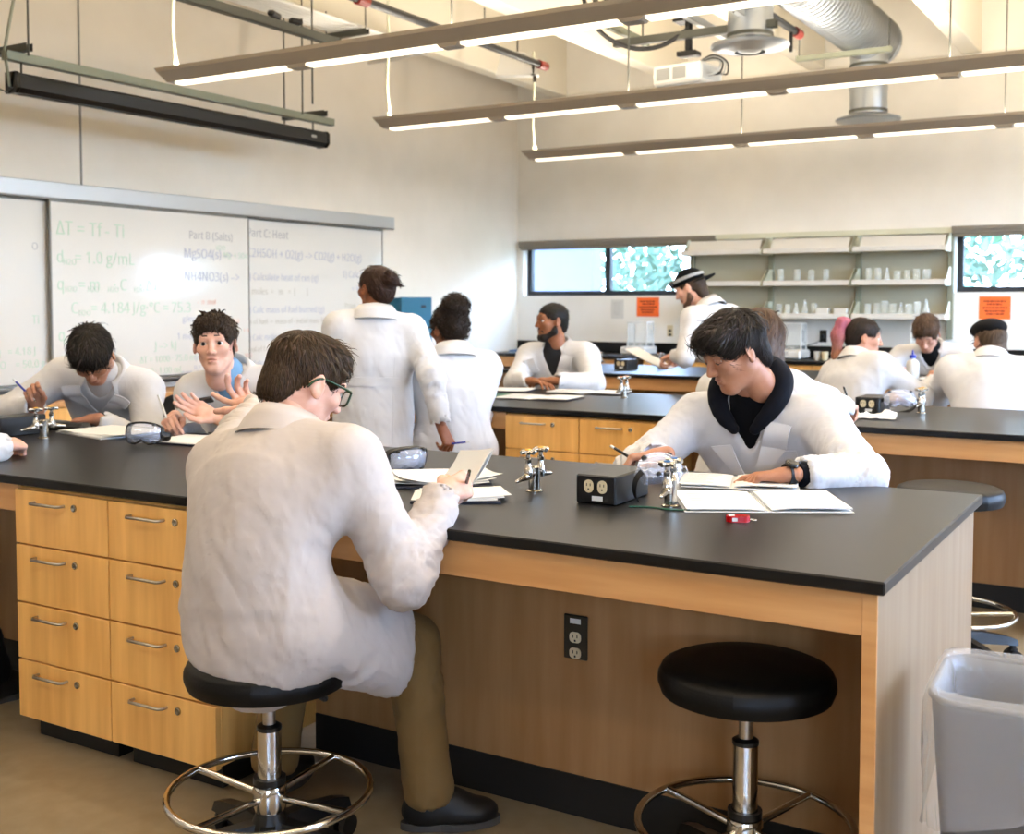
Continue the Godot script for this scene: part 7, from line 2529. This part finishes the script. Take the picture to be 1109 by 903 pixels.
func waste_bin() -> void:
	var r := thing("waste_bin", "grey plastic waste bin with a clear liner beside the bench end", "waste bin", Vector3(-0.215, 0, -2.33), 0.05)
	var w := 0.40
	var d := 0.32
	var h := 0.57
	var st := st_new()
	var bot := round_rect(w * 0.80, d * 0.80, 0.05, 5)
	var top := round_rect(w, d, 0.06, 5)
	var n := top.size()
	st.set_smooth_group(1)
	var P := func(o: PackedVector2Array, i: int, y: float, k := 1.0) -> Vector3:
		return Vector3(o[i % n].x * k, y, -o[i % n].y * k)
	for i in n:
		q4(st, P.call(bot, i, 0.005), P.call(bot, i + 1, 0.005), P.call(top, i + 1, h), P.call(top, i, h))
	st.set_smooth_group(2)
	for i in n:
		q4(st, P.call(bot, i + 1, 0.012, 0.97), P.call(bot, i, 0.012, 0.97), P.call(top, i, h, 0.97), P.call(top, i + 1, h, 0.97))
		q4(st, P.call(top, i, h), P.call(top, i + 1, h), P.call(top, i + 1, h, 0.97), P.call(top, i, h, 0.97))
	st.set_smooth_group(-1)
	for i in n:
		t3(st, Vector3(0, 0.005, 0), P.call(bot, i + 1, 0.005), P.call(bot, i, 0.005))
		t3(st, Vector3(0, 0.012, 0), P.call(bot, i, 0.012, 0.97), P.call(bot, i + 1, 0.012, 0.97))
	part(r, "body", done(st), mats.bin_grey)
	part(r, "rim", tube(rim_path(top, h, n), 0.006, 8), mats.bin_grey)
	# liner: hangs inside, over the rim and loosely down the outside
	var fine := round_rect(w, d, 0.06, 9)
	var per := PackedVector2Array()
	for i in fine.size():
		for q in 3:
			per.append(fine[i].lerp(fine[(i + 1) % fine.size()], q / 3.0))
	var m := per.size()
	var rows := 15
	var pts := []
	for j in rows:
		for i in m + 1:
			var p := per[i % m]
			var a := p.angle()
			var t := float(j) / (rows - 1)
			var y := h + 0.016
			var k := 1.0
			var wr := cloth_ridge.get_noise_3d(p.x * 22.0 + t * 2.6, p.y * 22.0 - t * 1.8, t * 2.4)
			if t < 0.42:
				y = h + 0.014 - (0.42 - t) / 0.42 * 0.30
				k = 0.91 - 0.10 * (0.42 - t) + 0.06 * wr
			elif t > 0.52:
				var u := (t - 0.52) / 0.48
				var hem := 0.21 + 0.05 * sin(a * 2.0 + 0.6) + 0.02 * cloth_noise.get_noise_2d(cos(a) * 3.0, sin(a) * 3.0)
				y = h + 0.014 - u * hem
				k = 1.07 - 0.03 * u + 0.075 * absf(wr) * (0.25 + u)
			else:
				k = lerpf(0.94, 1.06, (t - 0.42) / 0.10)
				y = h + 0.016 + 0.005 * wr
			pts.append(Vector3(p.x * k, y, -p.y * k))
	st = st_new()
	add_grid(st, pts, m + 1, rows, 0.0)
	part(r, "liner", done(st), mats.bag_film)


func rim_path(o: PackedVector2Array, h: float, n: int) -> Array:
	var out := []
	for i in n + 1:
		out.append(Vector3(o[i % n].x, h, -o[i % n].y))
	return out


func glasses(d: Dictionary, m: Material) -> void:
	var g := Node3D.new()
	g.name = "glasses"
	d.root.add_child(g, true)
	g.transform = d.shift * d.H
	for s in [-1.0, 1.0]:
		var rim := []
		for p in round_rect(0.054, 0.038, 0.014, 5):
			rim.append(Vector3(s * 0.034 + p.x, 0.006 + p.y, 0.101 - absf(s * 0.034 + p.x) * 0.18))
		rim.append(rim[0])
		part(g, "rim", tube(rim, 0.0028, 6), m)
		part(g, "lens", lathe([Vector2(0, -0.0006), Vector2(0.020, -0.0006), Vector2(0.020, 0.0006), Vector2(0, 0.0006)], 18), mats.window_glass, Transform3D(Basis(Vector3.RIGHT, PI / 2) * Basis.from_scale(Vector3(1.25, 1, 0.9)), Vector3(s * 0.034, 0.006, 0.095)))
		part(g, "temple", tube(curve_pts([Vector3(s * 0.061, 0.020, 0.090), Vector3(s * 0.075, 0.020, 0.060), Vector3(s * 0.079, 0.018, 0.0), Vector3(s * 0.080, 0.006, -0.022), Vector3(s * 0.078, -0.012, -0.032)], 5), 0.0030, 6), m)
	part(g, "bridge", tube([Vector3(-0.009, 0.012, 0.100), Vector3(0, 0.015, 0.104), Vector3(0.009, 0.012, 0.100)], 0.0025, 6), m)


func wristwatch(d: Dictionary) -> void:
	var w: Vector3 = d.wrL
	var dir: Vector3 = (w - d.elL).normalized()
	var g := Node3D.new()
	g.name = "wristwatch"
	d.root.add_child(g, true)
	var up := (Vector3.UP - dir * Vector3.UP.dot(dir) + Vector3(0, 0, 0.55)).normalized()
	g.transform = d.shift * Transform3D(frame_of(dir, up), w - dir * 0.004)
	var st := st_new()
	add_lathe(st, [Vector2(0.0285, -0.011), Vector2(0.031, -0.011), Vector2(0.031, 0.011), Vector2(0.0285, 0.011)], 24, Transform3D(Basis(Vector3.RIGHT, PI / 2), Vector3.ZERO))
	part(g, "band", done(st), mats.black_rubber)
	part(g, "case", lathe([Vector2(0, 0), Vector2(0.019, 0), Vector2(0.020, 0.005), Vector2(0.018, 0.009), Vector2(0, 0.0085)], 20), mats.black_gloss, Transform3D(Basis.IDENTITY, Vector3(0, 0.029, 0)))
	part(g, "dial", lathe([Vector2(0, 0), Vector2(0.014, 0), Vector2(0.014, 0.0008), Vector2(0, 0.0008)], 18), mats.pipe_black, Transform3D(Basis.IDENTITY, Vector3(0, 0.038, 0)))


func build_bench_things() -> void:
	var B := BENCH_TOP
	gas_valve("twin gas valve with yellow caps standing in the middle of the foremost bench", Vector3(-1.522, B, -2.66), mats.yellow_cap)
	gas_valve("twin gas valve beside the clear goggles and the hooded student's notebook", Vector3(-1.118, B, -2.64), mats.blue_card, 0.15)
	gas_valve("twin gas valve at the left end of the foremost bench, by the bent student", Vector3(-3.70, B, -2.76), mats.yellow_cap)
	gas_valve("twin gas valve with orange caps on the middle bench near the bearded student", Vector3(-2.60, B, -5.50), mats.orange_cap)
	gas_valve("twin gas valve on the middle bench beside the black power box", Vector3(-1.075, B, -5.46), mats.yellow_cap)
	gas_valve("twin gas valve on the rear bench, left of its power box", Vector3(-4.02, B, -8.05), mats.orange_cap)
	gas_valve("twin gas valve on the rear bench, just right of its power box", Vector3(-3.55, B, -8.16), mats.orange_cap)
	gas_valve("twin gas valve on the rear bench beside the blue-capped bottle", Vector3(-1.40, B, -7.72), mats.orange_cap)
	power_box("black power box with two ivory sockets beside the clear goggles", Vector3(-1.29, B, -2.665))
	power_box("black power box cut by the left edge of the picture", Vector3(-3.90, B, -2.78))
	power_box("black power box on the middle bench near the white tissue", Vector3(-1.285, B, -5.42))
	power_box("black power box on the rear bench, left of the reading student", Vector3(-3.74, B, -7.95))
	goggles("clear safety goggles lying between the power box and the gas valve", Vector3(-1.178, B, -2.70), 1.25, -0.95, false, 0.95)
	goggles("black-framed safety goggles upright on the bench before the student with the phone", Vector3(-3.19, B, -2.80), 0.35, -0.1, true, 0.92)
	goggles("safety goggles half hidden behind the papers of the student on the stool", Vector3(-2.03, B, -2.76), 1.2, 0.2, true, 0.9)
	goggles("clear safety goggles on the middle bench beside its power box", Vector3(-1.16, B, -5.40), 0.4, -0.5, false, 0.95)
	open_notebook("open white spiral notebook in front of the hooded student", Vector3(-0.944, B, -2.80), 0.51)
	open_notebook("open notebook under the hooded student's hand", Vector3(-1.11, B, -3.075), 0.30, 0.36, 0.22, "paper", false, 4)
	open_notebook("open white notebook at the hands of the bearded student", Vector3(-2.92, B, -5.72), 0.1, 0.44, 0.24, "navy_card", false, 5)
	open_notebook("open notebook with dark cover on the front of the middle bench", Vector3(-2.98, B, -5.26), 0.12, 0.42, 0.26, "navy_card", false, 6)
	paper_stack("white papers left of the bearded student's notebook", Vector3(-3.40, B, -5.62), 0.2, 0.28, 0.20, 0.004, "navy_card")
	paper_stack("loose white sheets under the left hand of the student on the stool", Vector3(-1.84, B, -2.66), 0.65, 0.28, 0.21, 0.012, "navy_card", 3)
	paper_stack("white notebook with black cover at the front edge by the stool student's hand", Vector3(-1.645, B, -2.46), 0.55, 0.22, 0.16, 0.004, "navy_card", 3)
	paper_stack("white papers under the writing student's arm at the left", Vector3(-3.62, B, -2.99), -0.2, 0.34, 0.24, 0.004, "paper_grey", 3)
	paper_stack("white papers in front of the student with the phone", Vector3(-3.12, B, -2.98), 0.1, 0.30, 0.22, 0.003, "navy_card", 2)
	paper_stack("white papers on the rear bench under the bent brown head", Vector3(-1.42, B, -7.94), 0.0, 0.34, 0.24, 0.003, "", 2)
	# slate-coloured calculator case on the left papers
	single("pencil_case", "dark pencil case lying by the bent student's papers", "pencil case", box(Vector3(0.20, 0.03, 0.07), 0.012), mats.black_rubber, turned(Vector3(-3.86, B + 0.015, -2.98), 0.3))
	single("black_pouch", "black pouch lying beside the papers on the middle bench", "pouch", box(Vector3(0.16, 0.035, 0.10), 0.014), mats.black_rubber, turned(Vector3(-3.62, B + 0.0175, -5.45), 0.2))
	single("green_folder", "green folder under the papers on the middle bench", "folder", box(Vector3(0.26, 0.004, 0.20), 0.001), mats.green_card, turned(Vector3(-3.33, B + 0.002, -5.30), 0.1))
	# red fob with its ring
	var fob := thing("key_fob", "small red plastic key fob lying in front of the open notebook", "key fob", Vector3(-0.905, B, -2.535), 0.45)
	var st := st_new()
	add_prism(st, round_rect(0.056, 0.034, 0.016, 6), 0.0, 0.014)
	part(fob, "shell", done(st), mats.red_plastic, Transform3D(Basis(Vector3.RIGHT, -PI / 2), Vector3.ZERO))
	part(fob, "sticker", box(Vector3(0.014, 0.0006, 0.018)), mats.paper, pos(-0.014, 0.0145, 0))
	part(fob, "sticker", box(Vector3(0.012, 0.008, 0.0006)), mats.paper, pos(-0.008, 0.007, 0.0172))
	var ring := []
	for k in 13:
		ring.append(Vector3(0.036 + cos(TAU * k / 12.0) * 0.008, 0.004, sin(TAU * k / 12.0) * 0.008))
	part(fob, "ring", tube(ring, 0.0012, 5), mats.nickel)
	single("teal_cord", "thin teal cord lying by the foot of the gas valve", "cord", tube(curve_pts([Vector3(-1.20, B + 0.002, -2.572), Vector3(-1.15, B + 0.002, -2.590), Vector3(-1.10, B + 0.002, -2.585), Vector3(-1.05, B + 0.002, -2.600)], 6), 0.0022, 6), mats.green_card)
	# crumpled tissue on the middle bench
	var tp := []
	for j in 9:
		for i in 13:
			var u := i / 12.0 - 0.5
			var v := j / 8.0 - 0.5
			var n := cloth_noise.get_noise_2d(u * 9.0, v * 9.0)
			tp.append(Vector3(u * 0.19, 0.006 + 0.030 * (1.0 - 3.4 * v * v) * absf(n) * 2.0 + 0.02 * maxf(0.0, u) * (1.0 - 4.0 * v * v), -v * 0.08 * (1.0 + 0.5 * u)))
	st = st_new()
	add_grid(st, tp, 13, 9, 0.002)
	single("tissue", "crumpled white tissue on the front of the middle bench", "tissue", done(st), mats.tissue, turned(Vector3(-1.20, B, -5.08), 0.15))
	# bottle with a blue cap
	var bt := thing("squeeze_bottle", "white plastic bottle with a blue cap on the rear bench", "bottle", Vector3(-1.575, B, -7.70))
	part(bt, "bottle", lathe([Vector2(0, 0), Vector2(0.038, 0), Vector2(0.041, 0.005), Vector2(0.041, 0.11), Vector2(0.034, 0.128), Vector2(0.018, 0.138), Vector2(0.018, 0.146), Vector2(0, 0.146)], 20), mats.white_plastic)
	part(bt, "bottle_cap", lathe([Vector2(0, 0.146), Vector2(0.022, 0.146), Vector2(0.022, 0.166), Vector2(0.008, 0.170), Vector2(0.004, 0.20), Vector2(0, 0.20)], 16), mats.blue_plastic)
	# held things
	var sheet := thing("paper_sheet", "folded white sheet in the right hand of the student on the stool", "paper", Vector3(-1.585, 0.862, -2.40), 0.0)
	sheet.basis = Basis(Vector3(0.62, 0.30, -0.72).normalized(), Vector3(-0.35, 0.93, 0.08).normalized(), Vector3(0, 0, 0)).orthonormalized() if false else frame_of(Vector3(-0.72, -0.12, -0.55), Vector3(-0.62, 0.62, 0.50))
	part(sheet, "leaf", sheet_mesh(0.15, 0.25, 0.016, 3), mats.paper)
	part(sheet, "leaf", sheet_mesh(0.145, 0.24, 0.010, 5), mats.paper, turned(Vector3(0, -0.004, 0), 0.05))
	var d8: Dictionary = people[7]
	var mid: Vector3 = (d8.wrR + d8.wrL) / 2
	var page := thing("paper_sheet", "white sheet held by the student in the backwards cap", "paper", mid + Vector3(-0.20, -0.035, 0.02))
	page.basis = frame_of(Vector3(0.05, 0.0, 1), Vector3(0.42, 0.9, 0.0))
	part(page, "leaf", sheet_mesh(0.30, 0.24, 0.012, 3), mats.paper)
	part(page, "leaf", sheet_mesh(0.29, 0.23, 0.006, 5), mats.paper, pos(0, -0.004, 0))
	pen_in_hand(people[0].wrR, Vector3(0.10, 0.10, -1.0), Vector3(0.4, 0.35, 0.5), "black_gloss", "black_gloss", "black pen in the hand of the student on the stool")
	pen_in_hand(people[1].wrR, Vector3(-0.75, -0.12, 0.5), Vector3(-0.75, 0.25, -0.3), "black_gloss", "white_plastic", "black and white pen in the hooded student's hand")
	pen_in_hand(people[2].wrR, Vector3(0.2, 0.5, 0.5), Vector3(-0.75, 0.55, 0.1), "blue_plastic", "white_plastic", "blue pen in the raised hand of the bent student")
	pen_in_hand(people[3].wrR, Vector3(0.35, 0.0, 0.6), Vector3(-0.35, 0.9, 0.1), "white_plastic", "white_plastic", "white pen in the hand of the student with the phone")
	pen_in_hand(people[4].wrR, Vector3(0.35, -0.85, -0.1), Vector3(0.85, 0.12, -0.4), "blue_plastic", "white_plastic", "blue pen in the hand of the standing woman")
	pen_in_hand(people[8].wrR, Vector3(0.0, -0.05, -1), Vector3(-0.2, 0.8, 0.3), "black_gloss", "black_gloss", "dark pen in the hand resting on the middle bench")
	var ph := thing("mobile_phone", "black phone in the hand of the startled student", "phone", people[3].wrL + Vector3(-0.095, 0.055, 0.02))
	ph.basis = frame_of(Vector3(0.55, 0.25, 0.7), Vector3(0.1, 0.9, 0.35))
	part(ph, "phone_body", box(Vector3(0.145, 0.010, 0.075), 0.003), mats.black_plastic)
	part(ph, "phone_screen", box(Vector3(0.13, 0.0008, 0.066)), mats.black_gloss, pos(0, 0.0054, 0))
	var pd: Dictionary = people[1]
	var fw: Vector3 = (pd.wrL - pd.elL).normalized()
	part(pd.root, "sweatshirt_cuff", tube([pd.wrL - fw * 0.085, pd.wrL - fw * 0.05, pd.wrL - fw * 0.03], 0.034, 16), mats.hood_navy, pd.shift)
	glasses(people[0], mats.green_plastic)
	glasses(people[5], mats.black_gloss)
	wristwatch(people[1])
	chair("black plastic chair with a hand hole in its back, behind the seated pair", Vector3(-3.87, 0, -3.52), PI + 0.1)
	waste_bin()


func pen_in_hand(w: Vector3, hand: Vector3, along: Vector3, body: String, tip: String, label: String) -> void:
	var a := w + hand.normalized() * 0.085 - along.normalized() * 0.02
	pen(label, a, a + along.normalized() * 0.12, body, tip)
